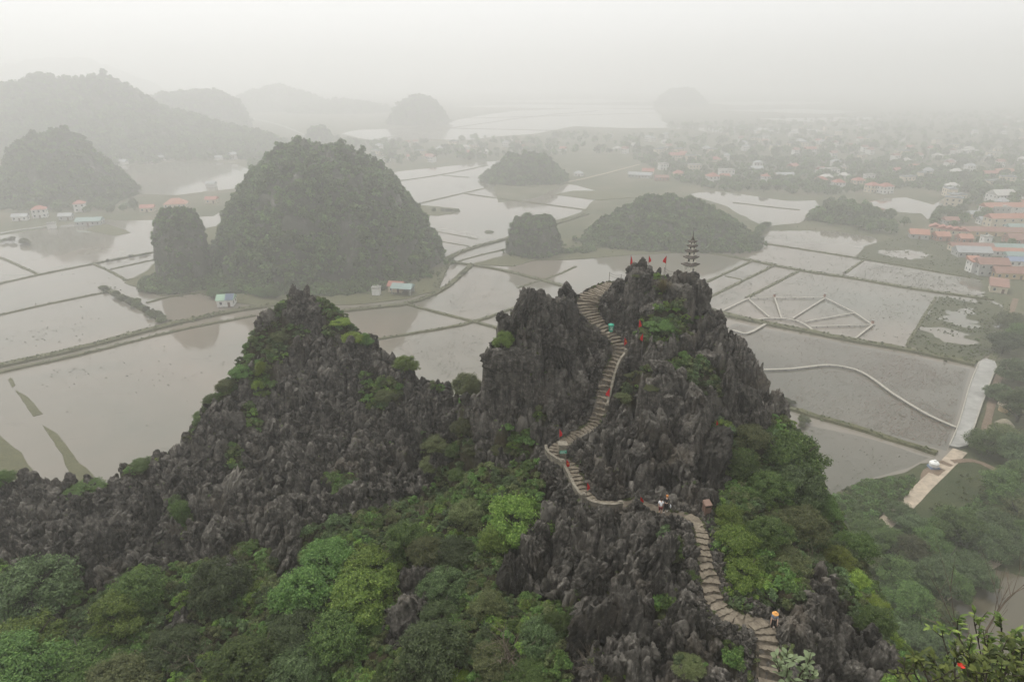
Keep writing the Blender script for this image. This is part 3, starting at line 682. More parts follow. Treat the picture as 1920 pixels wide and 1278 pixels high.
def lobe_set(seed, k, rx, rz, size=(.35, .6), z0=0.0):
    rs = np.random.RandomState(seed); out = []
    for i in range(k):
        a = 2 * math.pi * (i * .618 + rs.rand() * .45); e = math.asin(min(1, max(-.15, -.1 + 1.1 * (i + .5) / k)))
        r = rs.uniform(*size); q = (.78 - r * .35) * rs.uniform(.72, 1.22)
        out.append((math.cos(a) * math.cos(e) * rx * q, math.sin(a) * math.cos(e) * rx * q, z0 + rz * (.32 + .62 * math.sin(e) * (1 - r * .4)), r * rx, r * rx, r * rz * .62))
    return out

# ------------------------------------------------------------------ far hills, each with its cover of trees
def clump_src(tagname, mat, k=5, n=170, leaf=.16):
    obs = []
    for i in range(k):
        V, F = leaf_cloud(300 + i, n, lobe_set(40 + i, 5, .5, .8), leaf, long=1.3)
        obs.append(bpy.data.objects.new(tagname, mesh_np(tagname, V, F, mat)))
    return source_collection(tagname + '_forms', obs)
C_FAR = clump_src('hillside_tree', MAT['leaf_far'])
def hill(name, label, px, Dc, half, top_px, prof=2.4, seed=1, depth=None, bumps=(), rough=.16, res=(96, 40), cover=1.0, tree=5.0, cat='hill', mat='hill', skirt=0.0):
    """a rounded karst hill: half = radius in metres, top_px = row of its top in the photo"""
    top = at(px, top_px + (11 if tree < 6 else 6), Dc); h = top[2]; cx, cy = top[0], top[1]
    nt, nr = res; depth = depth or half
    th = np.linspace(0, 2 * math.pi, nt, endpoint=False); rr = np.linspace(0, 1, nr) ** .8
    T, Rr = np.meshgrid(th, rr)
    rim = 1 + .14 * fbm(np.cos(T) * 1.3, np.sin(T) * 1.3, seed * 3.1, 3)
    X = np.cos(T) * Rr * half * rim; Y = np.sin(T) * Rr * depth * rim
    Z = h * (1 - Rr ** prof)
    if skirt: Z = Z * (1 - skirt * sstep(.6, 1, Rr)) 
    for bx, by, br, bz in bumps: Z = Z + bz * h * np.exp(-(((X / half - bx) / br) ** 2 + ((Y / depth - by) / br) ** 2)) * (1 - Rr ** 6)
    q = half * .22
    Z = Z * (1 + rough * .7 * fbm(X / q, Y / q, seed * 1.7, 4)) + (1 - Rr ** 4) * h * rough * .3 * fbm(X / q * 3, Y / q * 3, seed + .3, 3)
    if tree < 7:      # ledges and gullies in the rock
        f1, f2, rv, _, _ = worley((X + half * .05 * fbm(X / q, Y / q, 3.1, 2)) / (tree * 1.7), Y / (tree * 1.7), seed + 3); Z = Z + (1 - Rr ** 5) * (rv - .5) * tree * .9 - (1 - Rr ** 5) * tree * .5 * (1 - np.clip((f2 - f1) / .3, 0, 1))
    Z[-1] = -.5
    X = X + (1 - Rr) * 0 + half * .05 * perlin(X / q * 1.3, Y / q * 1.3, Z / q); Y = Y + depth * .05 * perlin(X / q * 1.3, Y / q * 1.3, Z / q + 20)
    V = np.c_[X.ravel() + cx, Y.ravel() + cy, Z.ravel()]
    i = np.arange(nr * nt).reshape(nr, nt); a, b = i[:-1], i[1:]
    F = np.stack([a, b, np.roll(b, -1, 1), np.roll(a, -1, 1)], -1).reshape(-1, 4)
    o = link(name, mesh_np(name, V, F, MAT[mat], True)); tag(o, label, None, None, 'structure')
    if cover > 0:
        rs = np.random.RandomState(seed + 500)
        A, B, C, D_ = (V[F[:, k]] for k in range(4)); nr_ = np.cross(C - A, D_ - B); ar = np.linalg.norm(nr_, axis=1) / 2; up = nr_[:, 2] / (2 * ar + 1e-9)
        ctr = (A + B + C + D_) / 4
        w = ar * (.12 + .88 * sstep(.12, .5, up)) * (ctr[:, 1] < cy + depth * .75) * (.14 + sstep(-.5, -.05, fbm(ctr[:, 0] / (tree * 3), ctr[:, 1] / (tree * 3), ctr[:, 2] / (tree * 4), 3)))
        n = int(min(14000, 1.5 * cover * w.sum() / (tree * tree * .24)))
        f = rs.choice(len(F), n, p=w / w.sum()); u = rs.rand(n, 1); v = rs.rand(n, 1)
        P = (A[f] * (1 - u) + B[f] * u) * (1 - v) + (D_[f] * (1 - u) + C[f] * u) * v
        s = tree * (.25 + 1.15 * rs.rand(n) ** 2.4) * (1.15 - .35 * P[:, 2] / h); P[:, 2] -= s * .12
        if tree < 6:      # trees spill out round the foot
            m = int(half * 2.2); a = -math.pi * (.02 + .96 * rs.rand(m)) ; k = 1 + .16 * rs.rand(m) ** 1.5 - .03
            rimf = np.interp(a % (2 * math.pi), th, rim[0]); Q = np.c_[cx + np.cos(a) * half * k * rimf, cy + np.sin(a) * depth * k * rimf, np.full(m, .1)]
            P = np.r_[P, Q]; s = np.r_[s, tree * (.3 + .8 * rs.rand(m) ** 1.5)]; n = len(P)
        scatter('foliage', P, s, rs.rand(n) * 6.28, C_FAR, o)
    return o
hill('hill', 'large steep dome of rock and forest standing in the flooded fields', 598, 388, 63, 272, 2.75, 1, 66, [(-.35, .1, .3, .03)], .13, (160, 70), 1.25, 4.9)
hill('hill', 'low wooded shoulder at the left foot of the big dome', 412, 372, 20, 462, 2.0, 21, 30, (), .2, (70, 30), 1.5, 4.0)
hill('hill', 'wooded apron along the near foot of the big dome', 560, 338, 56, 512, 1.8, 22, 20, (), .25, (90, 26), 1.6, 3.6)
hill('hill', 'square rock stack with sheer sides left of the big dome', 330, 345, 14.5, 392, 7.0, 2, 15, [(.35, 0, .5, .06)], .10, (110, 60), 1.1, 3.0)
hill('hill', 'wooded foot of the square rock stack', 338, 338, 19, 500, 2.0, 23, 17, (), .2, (60, 24), 1.7, 3.4)
hill('hill', 'long wooded hill with two rocky bumps behind the pagoda', 1262, 440, 57, 370, 2.1, 3, 36, [(-.35, 0, .22, .22), (.1, 0, .25, .14), (-.85, 0, .2, .25)], .15, (150, 60), 1.2, 3.8)
hill('hill', 'small cliff sided hill left of the long wooded hill', 1000, 405, 16.5, 400, 5.5, 4, 15, [(.5, 0, .5, .08)], .10, (100, 50), 1.1, 3.2)
hill('hill', 'wooded shoulder between the cliff sided hill and the long hill', 1062, 412, 17, 462, 1.9, 24, 12, (), .25, (60, 24), 1.6, 3.6)
hill('hill', 'pair of round wooded knolls behind the ponds', 985, 705, 43, 284, 2.2, 5, 34, [(-.45, 0, .35, .12), (.45, 0, .4, .22)], .2, (100, 40), 1.2, 5.5)
hill('hill', 'wooded hump at the left edge above the red roofed houses', 95, 605, 57, 243, 1.9, 6, 60, [(.25, 0, .3, .08)], .15, (120, 50), 1.1, 5.5)
hill('hill', 'long hazy ridge sloping down from the left edge', 60, 1010, 330, 152, 1.35, 7, 150, [(.25, 0, .14, .22), (.42, 0, .12, .16), (-.1, 0, .2, .08)], .16, (200, 60), .8, 9)
hill('hill', 'flat topped hazy hill with a steep right end', 352, 1420, 108, 172, 5.5, 8, 90, [(.5, 0, .4, .12)], .09, (110, 40), .8, 10)
hill('hill', 'pale pointed hill behind the flat topped hill', 515, 2150, 198, 154, 1.25, 9, 120, (), .12, (90, 36), .6, 12)
hill('hill', 'faint low hill right of the pale pointed hill', 640, 2050, 150, 184, 1.8, 10, 110, [(-.25, 0, .3, .1)], .15, (90, 36), .6, 12)
hill('hill', 'pale round hill standing in the far flood water', 783, 1560, 64, 178, 2.8, 11, 60, [(.2, 0, .4, .06)], .10, (90, 36), .8, 10)
hill('hill', 'faint solitary hill far beyond the village', 1278, 2450, 86, 160, 2.6, 12, 60, (), .10, (90, 36), .7, 10)
hill('hill', 'small dark outcrop on the far shore', 597, 1140, 20, 234, 4.0, 13, 20, (), .15, (60, 30), 1.0, 6)
hill('hill', 'barely visible ridge high in the haze at the left', 90, 2900, 560, 108, 1.6, 14, 200, [(.3, 0, .3, .15)], .15, (120, 30), 0, 10)
hill('hill', 'wooded knoll beside the temple and the ponds', 1590, 505, 25, 372, 2.2, 15, 20, [(-.4, 0, .4, .1)], .2, (70, 30), 1.6, 5.0)
# ------------------------------------------------------------------ loose blocks and blades of karst
import bmesh
def ico(sub):
    bm = bmesh.new(); bmesh.ops.create_icosphere(bm, subdivisions=sub, radius=1.0)
    V = np.array([v.co[:] for v in bm.verts]); F = np.array([[v.index for v in f.verts] for f in bm.faces]); bm.free(); return V, F
_ico4, _ico2, _ico3 = ico(5), ico(3), ico(4)
def rock_mesh(seed, base, size=(1, .75, 1.5), flute=.16, spikes=.14):
    rs = np.random.RandomState(seed); V0, F = base
    n = rs.normal(size=(16, 3)); n /= np.linalg.norm(n, axis=1)[:, None]; d = rs.uniform(.55, 1.0, 16)
    dots = V0 @ n.T; r = np.where(dots > .05, d[None] / np.maximum(dots, .05), 9).min(1); r = np.minimum(r, 1.25)
    V = V0 * r[:, None]
    h = np.maximum(np.hypot(V0[:, 0], V0[:, 1]), 1e-3)
    s = seed * 7.7
    f = 1 - 2.6 * np.abs(perlin(V[:, 0] * 2.8 + s, V[:, 1] * 2.8, V[:, 2] * .28)) - 1.1 * np.abs(perlin(V[:, 0] * 6.5 + s, V[:, 1] * 6.5, V[:, 2] * .5))
    k = 1.45 * flute * (f - .35); V[:, 0] += V0[:, 0] * k; V[:, 1] += V0[:, 1] * k
    up = np.clip(V0[:, 2], 0, 1)
    V[:, 2] += spikes * up * (1 - 2.4 * np.abs(perlin(V[:, 0] * 3.1 + s, V[:, 1] * 3.1, s)))
    bed = np.exp(-(perlin(V[:, 0] * .9 + s, V[:, 1] * .9, V[:, 2] * 2.6) / .07) ** 2) + np.exp(-(perlin(V[:, 0] * 1.6, V[:, 1] * 1.6 + s, V[:, 2] * .5) / .05) ** 2)
    V -= V0 * (.11 * bed)[:, None] * np.array([1, 1, .4])
    V += V0 * (.07 * fbm(V[:, 0] * 4 + s, V[:, 1] * 4, V[:, 2] * 4, 4))[:, None]
    V *= np.array(size)
    return mesh_np('rock', V, F, MAT['rock'], True)
ROCKS = [rock_mesh(i, _ico4, s, fl, sp) for i, (s, fl, sp) in enumerate([((1, .75, 1.5), .2, .3), ((.8, .7, 1.6), .22, .2), ((1.2, .8, 1.0), .16, .25), ((1.3, .7, 1.3), .2, .35), ((.75, .65, 1.8), .22, .22), ((1.1, 1.0, .8), .12, .2),
                                                                              ((1.5, .8, 1.2), .2, .28), ((.9, .9, 1.3), .22, .3), ((.85, .6, 1.5), .18, .22), ((1.2, .7, 1.5), .24, .25), ((1, .8, .9), .1, .15), ((.75, .65, 1.35), .2, .22)])]
SMALL = source_collection('small_rocks', [bpy.data.objects.new('rock_fragment', rock_mesh(60 + i, _ico3 if i < 6 else _ico2, (1, rnd, [1.0, 1.2, 1.5, .9, 1.6, 1.3, 1.0, 1.4][i]), .26, .3)) for i, rnd in enumerate((.7, .8, .6, .9, .7, .65, .8, .7))])

PPX, PPY = project(PATH3[:, 0], PATH3[:, 1], PATH3[:, 2])
PHW = PWID / 2 * FPX / np.hypot(PATH3[:, 1], CAMZ - PATH3[:, 2])
def clear_of_path(p, rad, extra=2.0, lift=0.0):
    """true when a body of that radius neither stands on the path nor hides it"""
    d = np.hypot(PATH3[:, 0] - p[0], PATH3[:, 1] - p[1])
    if (d < PWID / 2 + rad * .75).any(): return False
    px, py = project(p[0], p[1], p[2] + lift); rp = rad * FPX / math.hypot(p[1], CAMZ - p[2])
    m = (PATH3[:, 1] > p[1] + .2) & (np.abs(PPX - px) < rp + PHW + extra) & (np.abs(PPY - py) < rp + extra)
    return not m.any()
rs = np.random.RandomState(5)
TVb = TV
gpx, gpy = project(TX, TY, TZ)
inA = (TX > -8) & (TV < .4) & (TPW < .02) & (TZ > 30)
inB = (TX <= -8) & (TV < .4) & (TZ > 30)
infr = (gpx > -40) & (gpx < 1960) & (gpy < 1330)
_gy, _gx2 = np.gradient(blur(TZ.copy(), 6), .15); slope = np.hypot(_gx2, _gy)
def pick(mask, n, w=None):
    ii = np.flatnonzero(mask.ravel()); p = None
    if w is not None: p = w.ravel()[ii].astype(float); p /= p.sum()
    return rs.choice(ii, n, p=p)
def add_rock(p, s, var=None, tilt=.28, lean=(0, 0), sink=.35):
    me = ROCKS[var if var is not None else rs.randint(len(ROCKS))]
    o = link('rock', me, massif, (p[0], p[1], p[2] - s * (sink - .35)), (rs.normal() * tilt + lean[0], rs.normal() * tilt + lean[1], rs.rand() * 6.28), s * np.array([1, 1, rs.uniform(.8, 1.15)]))
    return o
nrock = 0
# marked blocks: photo px, py, distance, size, form
MARKED = [(980, 592, 73.0, 1.8, 3, (0.3, -.5)), (1003, 590, 74.3, 1.7, 9, (.1, -.5)), (1030, 590, 75.0, 1.6, 3, (.1, -.5)), (1058, 600, 75.4, 1.5, 7, (.1, -.3)), (1000, 630, 73, 2.0, 0, (0, -.1)), (1050, 650, 73.0, 2.0, 9, (0, 0)), (955, 600, 72.3, .9, 8, (.2, -1.1)),
          (1166, 527, 81.2, .8, 5, (0, 0)), (1186, 547, 79.6, .95, 10, (0, 0)), (1212, 545, 79.2, 1.05, 5, (0, 0)), (1234, 543, 79.4, .95, 10, (0, 0)), (1175, 552, 78.5, .9, 2, (0, 0)), (1202, 556, 77.6, 1.1, 5, (0, 0)), (1228, 556, 77.6, .8, 10, (0, 0)), (1275, 570, 76.4, 1.6, 10, (0, 0)), (1310, 560, 77.5, 1.5, 7, (0, 0)), (1190, 590, 76, 1.6, 0, (0, 0)), (1135, 585, 77.4, .8, 10, (.2, 0)), (1160, 565, 78.6, .9, 8, (0, -.9)),
          (1276, 556, 78.8, .7, 2, (0, 0)), (1268, 542, 79.4, .6, 2, (0, 0)), (1316, 548, 79.2, .7, 2, (0, 0)),
          (1310, 830, 61.5, 2.4, 4, (0, 0)), (1335, 860, 60.2, 2.3, 1, (0, 0)), (1275, 870, 60, 2.0, 9, (0, 0)), (1300, 760, 65.5, 2.0, 1, (0, 0)), (1220, 800, 63, 1.8, 0, (0, 0)), (1180, 860, 61, 1.7, 3, (0, 0)), (1240, 880, 59.4, 1.6, 0, (0, 0)), (1365, 740, 68.2, 1.9, 4, (0, 0)), (1385, 700, 72, 1.8, 1, (0, 0)), (1412, 745, 71, 1.8, 4, (0, 0)), (1340, 640, 73.5, 1.8, 9, (0, 0)), (1160, 890, 60, 1.3, 0, (0, 0)),
          (1200, 1150, 42.5, 1.7, 6, (.2, 0)), (1180, 1180, 41, 1.8, 3, (.3, .1)), (1110, 1100, 46.5, 2.0, 9, (0, .3)), (1230, 1060, 46, 1.6, 6, (.1, -.3)), (1270, 1010, 49.6, 1.2, 2, (0, 0)), (1060, 1040, 50.5, 1.4, 7, (0, 0)), (1150, 1050, 48.5, 1.6, 9, (0, .2)), (1350, 1040, 46.5, .9, 8, (0, 0)), (1345, 1100, 43.3, .9, 7, (0, 0)), (1280, 1140, 41.5, 1.4, 0, (0, 0)), (1000, 1040, 52, 1.4, 9, (0, 0)),
          (1085, 552, 79.6, .9, 5, (0, 0)), (1065, 560, 78.6, 1.0, 2, (0, 0)), (1100, 545, 81.2, .8, 10, (0, 0)), (1122, 530, 82.8, .8, 5, (0, 0)), (1140, 523, 83.4, .7, 2, (0, 0)), (1076, 572, 78.0, .8, 7, (0, 0)), (1085, 595, 77.2, .9, 0, (0, 0)), (1105, 615, 75.8, .8, 7, (0, 0)), (1130, 645, 73.6, .9, 2, (0, 0)), (1472, 1188, 40.2, .8, 6, (0, 0)), (1452, 1180, 40.6, .45, 2, (0, 0)), (551, 560, 92.8, .85, 4, (0, 0)), (575, 557, 93, .9, 4, (0, 0)), (563, 575, 92.4, .9, 7, (0, 0)), (530, 585, 92, 1.0, 5, (0, 0)), (602, 582, 92, .9, 10, (0, 0)), (790, 1105, 51.5, 1.5, 3, (0, .3)), (755, 1172, 48, 1.5, 6, (.2, 0)), (735, 1200, 46.5, 1.0, 2, (0, 0)), (842, 1082, 52.5, 1.1, 5, (0, 0)), (772, 1142, 49.5, 1.4, 9, (.1, .3)), (410, 1062, 59, 1.2, 2, (0, 0)), (432, 1090, 56.5, .9, 7, (0, 0)), (200, 1062, 60.5, 1.7, 3, (0, 0)), (232, 1090, 58.8, 1.4, 7, (0, 0)), (40, 1122, 56, 1.8, 6, (.2, 0)), (95, 1146, 54.6, 1.4, 5, (0, 0)), (300, 1010, 65.5, 1.5, 9, (0, 0)), (180, 1010, 65, 1.6, 3, (0, 0)), (110, 1000, 66, 1.5, 6, (.2, 0)), (60, 1020, 64.5, 1.4, 5, (0, 0)), (505, 620, 89.8, 1.3, 3, (0, -.3)), (520, 1010, 62, 1.2, 1, (0, 0)), (530, 1040, 59.6, 1.3, 4, (0, 0)), (640, 650, 88.3, 1.1, 8, (0, 0))]
for px, py, D, s, v, lean in MARKED:
    p = at(px, py, D); zt = float(ground_z(p[0], p[1])); p[2] = max(min(p[2], zt + s * .6), zt - s * .2)
    if clear_of_path(p, s * .8, 0): add_rock(p, s, v, .08, lean); nrock += 1
for mask, n, lo, hi in ((inA & infr, 420, .9, 2.6), (inB & infr, 330, .7, 1.9)):
    for i in pick(mask, n, .25 + np.minimum(slope, 2)):
        if nrock >= 298: break
        if mask is not None and n == 420 and nrock > 205: break
        s = lo + (hi - lo) * rs.rand() ** 1.8; p = np.array([TX.flat[i], TY.flat[i], TZ.flat[i]])
        if not clear_of_path(p, s): continue
        if 500 < gpx.flat[i] < 640 and gpy.flat[i] < 600: continue
        if 1090 < gpx.flat[i] < 1345 and gpy.flat[i] < 575: continue
        add_rock(p, s, None, .2); nrock += 1
ii = pick((TV < .5) & (TPW < .85) & (TZ > 30) & infr, 10000, np.where(TX > -8, .55, 1.0))
P = np.c_[TX.flat[ii], TY.flat[ii], TZ.flat[ii]]; S = np.where(P[:, 0] > -8, .28, .24) + .62 * rs.rand(len(P)) ** 2.5
d, _, hw = path_field(P[:, 0], P[:, 1]); ok = d > hw + S * .7
ppx, ppy = project(P[:, 0], P[:, 1], P[:, 2])
scatter('rock_rubble', P[ok], S[ok], rs.rand(ok.sum()) * 6.28, SMALL, massif, tilt=rs.normal(size=ok.sum()) * np.where(P[ok, 0] > -8, .25, .42))
ii = pick((TPW > .03) & (TPW < .97) & infr, 5200); P = np.c_[TX.flat[ii], TY.flat[ii], TZ.flat[ii]]; S = .13 + .26 * rs.rand(len(P)) ** 1.8
d, _, hw = path_field(P[:, 0], P[:, 1]); ok = (d > hw + S * .6) & (d < hw + 1.7)
scatter('rock_rubble', P[ok], S[ok], rs.rand(ok.sum()) * 6.28, SMALL, massif, tilt=rs.normal(size=ok.sum()) * .8)

# ---- where a line of sight meets the hill
def hit(px, py, lim=None):
    """where the line of sight through a photo pixel meets the massif (or the plain)"""
    r = ray(px, py); t = np.arange(20, 190, .25); P = np.array([0, 0, CAMZ]) + t[:, None] * r
    z = ground_z(P[:, 0], P[:, 1]); ins = (P[:, 0] > -86) & (P[:, 0] < 58) & (P[:, 1] > 24) & (P[:, 1] < 121)
    b = np.flatnonzero(ins & (P[:, 2] < np.maximum(z, 0)))
    if len(b): return P[b[0]]
    return gnd(px, py)
# ------------------------------------------------------------------ the stone way: steps, walls, pagoda, flags, people
def jag_slab(seed, n=9):
    """a worn slab, 1 x 1 x 1, top at z=0, its front edge uneven"""
    r = np.random.RandomState(seed); xs = np.linspace(-.5, .5, n)
    fr = -.5 + np.cumsum(r.normal(size=n) * .10) + r.normal() * .1; fr = fr - fr.mean() - .5; bk = .6 + r.normal(size=n) * .03; zt = r.normal(size=n) * .12
    V = [(x, f, z - .04) for x, f, z in zip(xs, fr, zt)] + [(x, b, z * .5) for x, b, z in zip(xs, bk, zt)] + [(x, f + .1, -1.2) for x, f in zip(xs, fr)]
    F = [(i, i + 1, n + i + 1, n + i) for i in range(n - 1)] + [(i, 2 * n + i, 2 * n + i + 1, i + 1) for i in range(n - 1)] + [(0, n, 2 * n), (n - 1, 3 * n - 1, 2 * n - 1)]
    m = MB(); m.v = V; m.f = [list(f) for f in F]; m.m = [0] * len(F); return m.mesh('step', MAT['step'])
SLABS = [jag_slab(i) for i in range(8)]
def path_at(s):
    k = s * (len(PATH3) - 1); i = int(min(k, len(PATH3) - 2)); f = k - i
    p = PATH3[i] * (1 - f) + PATH3[i + 1] * f; a = PATH3[max(i - 4, 0)]; b = PATH3[min(i + 5, len(PATH3) - 1)]; t = (b - a)[:2]; t = t / (np.linalg.norm(t) + 1e-9)
    return p, t
def along(px, py):
    return float(np.argmin((PPX - px) ** 2 + (PPY - py) ** 2)) / (len(PATH3) - 1)
stairs = thing('stone_stairway', 'worn stone stairway winding up the dark karst peak to the pagoda', 'stairway', tuple(PATH3[0]))
s0 = np.array(stairs.location)
hl = np.r_[0, np.cumsum(np.hypot(*np.diff(PATH3[:, :2], axis=0).T))]
rs = np.random.RandomState(9); pos = 0.0; sl = []
flat0, flat1 = along(1296, 966), along(1160, 946)
while pos < hl[-1]:
    s = float(np.interp(pos, hl, _ps)); p, t = path_at(s)
    flat = flat0 < s < flat1
    tread = (.6 if flat else float(np.interp(s, [0, .3, .55, .75, 1], [.62, .56, .46, .40, .38]))) * rs.uniform(.8, 1.25); w = float(np.interp(s, _ps, PWID)) * rs.uniform(.88, 1.12)
    q, _ = path_at(float(np.interp(pos + tread / 2, hl, _ps))); up = t if q[2] >= p[2] or True else -t
    sl.append((q, t, tread, w, flat)); pos += tread
for q, t, tread, w, flat in sl:
    if flat: continue
    q = q + np.array([-t[1], t[0], 0]) * rs.normal() * w * .04
    dn = path_at(float(np.interp(0, [0], [0])))[0]
    o = link('step', SLABS[rs.randint(8)], stairs, tuple(np.array([q[0], q[1], q[2] + .02]) - s0), (0, 0, math.atan2(t[1], t[0]) - math.pi / 2 + rs.normal() * .10), (w, tread * .97, .24))
# earth under the way
MAT['pathsoil'] = plain('trodden_earth', (.10, .083, .062), .95, .5, 1.6)
V = []; Fq = []
for i in range(0, len(PATH3), 2):
    p, t = path_at(i / (len(PATH3) - 1)); n = np.array([-t[1], t[0]]); w = PWID[i] / 2 + .12 + .3 * float(fbm(np.array([p[0] * .9]), np.array([p[1] * .9]), 2.0, 3)[0])
    V += [(p[0] - n[0] * w, p[1] - n[1] * w, p[2] - .08), (p[0] + n[0] * w, p[1] + n[1] * w, p[2] - .08)]
Fq = [(2 * i, 2 * i + 2, 2 * i + 3, 2 * i + 1)[::-1] for i in range(len(V) // 2 - 1)]
tag(link('path', mesh_np('path', V, Fq, MAT['pathsoil'])), kind='structure')

def wall_run(o, pts, h, th, name='parapet', mat='parapet', crenel=False):
    P = resample(np.array(pts), .35); n = len(P); T = np.gradient(P, axis=0); T[:, 2] = 0; T /= np.linalg.norm(T, axis=1)[:, None] + 1e-9
    N = np.c_[-T[:, 1], T[:, 0], np.zeros(n)]; V = []; z = P[:, 2].copy()
    for i in range(n):
        j = .03 * math.sin(i * 2.3); zz = z[(i // 3) * 3] if crenel else z[i]
        for off, up in ((-1, -.9), (-1, h + j), (-1.25, h + j), (-1.25, h + .09 + j), (1.25, h + .09 + j), (1.25, h + j), (1, h + j), (1, -.9)): V.append(tuple(np.array([P[i, 0], P[i, 1], zz + up]) + N[i] * off * th / 2 - np.array(o.location)))
    F = [(i * 8 + k, i * 8 + k + 1, i * 8 + 9 + k, i * 8 + 8 + k)[::-1] for i in range(n - 1) for k in range(7)]
    F += [(0, 1, 2, 3, 4, 5, 6, 7), tuple(range(n * 8 - 8, n * 8))[::-1]]
    return link(name, mesh_np(name, V, F, MAT[mat]), o)
def side_pts(s_a, s_b, side, off=.12, n=30):
    out = []
    for s in np.linspace(s_a, s_b, n):
        p, t = path_at(s); w = float(np.interp(s, _ps, PWID)) / 2 + off
        out.append(p + np.array([-t[1], t[0], 0]) * w * side)
    return out
def post(o, p, w, h, name='pillar', mat='parapet'):
    m = MB(); m.box((0, 0, h / 2 - .5), (w, w, h + 1)); m.box((0, 0, h + .06), (w * 1.25, w * 1.25, .12)); m.box((0, 0, h + .17), (w * .8, w * .8, .1))
    return m.build(name, MAT[mat], o, loc=tuple(np.array(p) - np.array(o.location)))
w1 = thing('low_wall', 'low mortared wall curving round the bottom bend of the stairs', 'wall', tuple(path_at(along(1105, 940))[0]))
sA, sB, sC = along(1160, 946), along(1070, 872), along(1036, 846)
wall_run(w1, side_pts(sA, sB, 1), .62, .24); wall_run(w1, side_pts(sB, sC, 1, .25), .75, .24)
post(w1, side_pts(along(1100, 943), along(1100, 943), 1, .2, 1)[0], .36, .95); post(w1, side_pts(sB, sB, 1, .2, 1)[0], .36, .9); post(w1, side_pts(sA, sA, 1, .2, 1)[0], .4, .75)
w2 = thing('low_wall', 'narrow pale wall along the right side of the straight middle flight', 'wall', tuple(path_at(along(1140, 720))[0]))
sD, sE = along(1128, 770), along(1162, 668)
wall_run(w2, side_pts(sD, sE, -1), .72, .22)
post(w2, side_pts(sD, sD, -1, .12, 1)[0], .34, .9); post(w2, side_pts(sE, sE, -1, .12, 1)[0], .34, .8)
e = side_pts(sE, sE, -1, .12, 1)[0]; c1 = at(1207, 688, 72.6); c2 = at(1200, 645, 75.0)
w3 = thing('low_wall', 'short cornered wall with a tall end pillar beside two red flags', 'wall', tuple(c1))
c1[2] = e[2] + .05; c2[2] = e[2] + 1.0
wall_run(w3, [e + (c1 - e) * .06, c1], .72, .22); wall_run(w3, [c1 + (c2 - c1) * .08, c2], .72, .22); post(w3, c1, .42, 1.05); post(w3, c2, .36, 1.2)
# rubble masonry pillar carrying the green sign, with the retaining wall behind
pp = at(1054, 868, 63.2); pp[2] = float(path_at(along(1050, 855))[0][2]) - .2
w4 = thing('masonry_pillar', 'stone pillar with a green notice board at the hairpin of the stairs', 'pillar', tuple(pp))
m = MB(); m.box((0, 0, .35), (.85, .8, 2.5), taper=.85); m.box((0, 0, 1.68), (.95, .9, .14)); m.build('pillar', MAT['parapet'], w4)
MAT['green_sign'] = plain('green_enamel', (.03, .26, .16), .45, .06, 4); MAT['white_paint'] = plain('white_paint', (.75, .75, .72), .5, .05, 4)
sg = MB(); sg.box((0, 0, 0), (.74, .03, .34)); sg = sg.build('notice_board', MAT['green_sign'], w4, loc=(.04, -.47, .95), rot=(R(-8), 0, R(8)))
MAT['letter'] = MAT['white_paint']
m = MB()
for row, ln in ((.08, 9), (-.02, 7), (-.11, 8)):
    for k in range(ln): m.box((-.28 + k * .56 / 8, -.0185, row), (.042 if (k * 7 + ln) % 3 else .02, .003, .045))
m.build('lettering', MAT['letter'], sg)
w5 = thing('retaining_wall', 'rubble retaining wall under the stairs right of the green notice', 'wall', tuple(at(1090, 845, 63.8)))
q = side_pts(along(1056, 830), along(1112, 800), -1, .15, 14)
wall_run(w5, [x - np.array([0, 0, .35]) for x in q], .34, .3, 'wall', 'parapet')

# ---- pagoda
MAT['stucco'] = plain('weathered_stucco', (.72, .68, .60), .9, .38, 3.5); MAT['roof_grey'] = plain('mossy_roof_mortar', (.115, .100, .085), .9, .4, 6); MAT['dark_open'] = plain('dark_opening', (.012, .012, .012), .9, .1, 3)
MAT['plinth'] = plain('rough_masonry', (.20, .18, .155), .92, .45, 4)
pb = at(1293, 512, 79.9)
pag = thing('pagoda', 'slender five tiered stone pagoda with upturned eaves on the summit rock', 'pagoda', tuple(pb), R(40))
def eave(half, drop, top_half, lift, th=.10, n=8):
    """square roof whose corners turn up: half = corner-to-centre reach / sqrt 2"""
    rows = []
    for fr, zz, up in ((1.0, -drop - th, 1), (1.03, -drop, 1), (.78, -drop * .55, .35), (top_half / half, 0, 0)):
        ring = []
        for sd in range(4):
            for k in range(n):
                a = -1 + 2 * k / n; c = abs(a) ** 3; x, y = a, -1.0
                rr = half * fr * (1 + .10 * c * (up)); z = zz + lift * c * up
                px_, py_ = x * rr, y * rr
                ca, sa = [(1, 0), (0, 1), (-1, 0), (0, -1)][sd]
                ring.append((px_ * ca - py_ * sa, px_ * sa + py_ * ca, z))
        rows.append(ring)
    N = 4 * n; V = [p for r_ in rows for p in r_]; F = [(i * N + k, i * N + (k + 1) % N, (i + 1) * N + (k + 1) % N, (i + 1) * N + k) for i in range(3) for k in range(N)]
    F += [tuple(range(N))[::-1], tuple(range(3 * N, 4 * N))]
    return V, F
m = MB(); m.box((0, 0, -.75), (.98, .98, 1.3)); m.build('pedestal', MAT['plinth'], pag)
m = MB(); m.box((0, 0, -.05), (1.22, 1.22, .1)); m.box((0, 0, .03), (.95, .95, .06))
for a, b in ((-1, -1), (1, -1), (1, 1), (-1, 1)): m.box((a * .56, b * .56, .06), (.09, .09, .12))
m.build('base_slab', MAT['plinth'], pag)
TI = [(.45, 0.06, 1.10, .73, .25), (.39, 1.30, 1.99, .62, .23), (.345, 2.16, 2.74, .54, .21), (.28, 2.89, 3.36, .43, .17), (.235, 3.49, 3.90, .37, .14)]
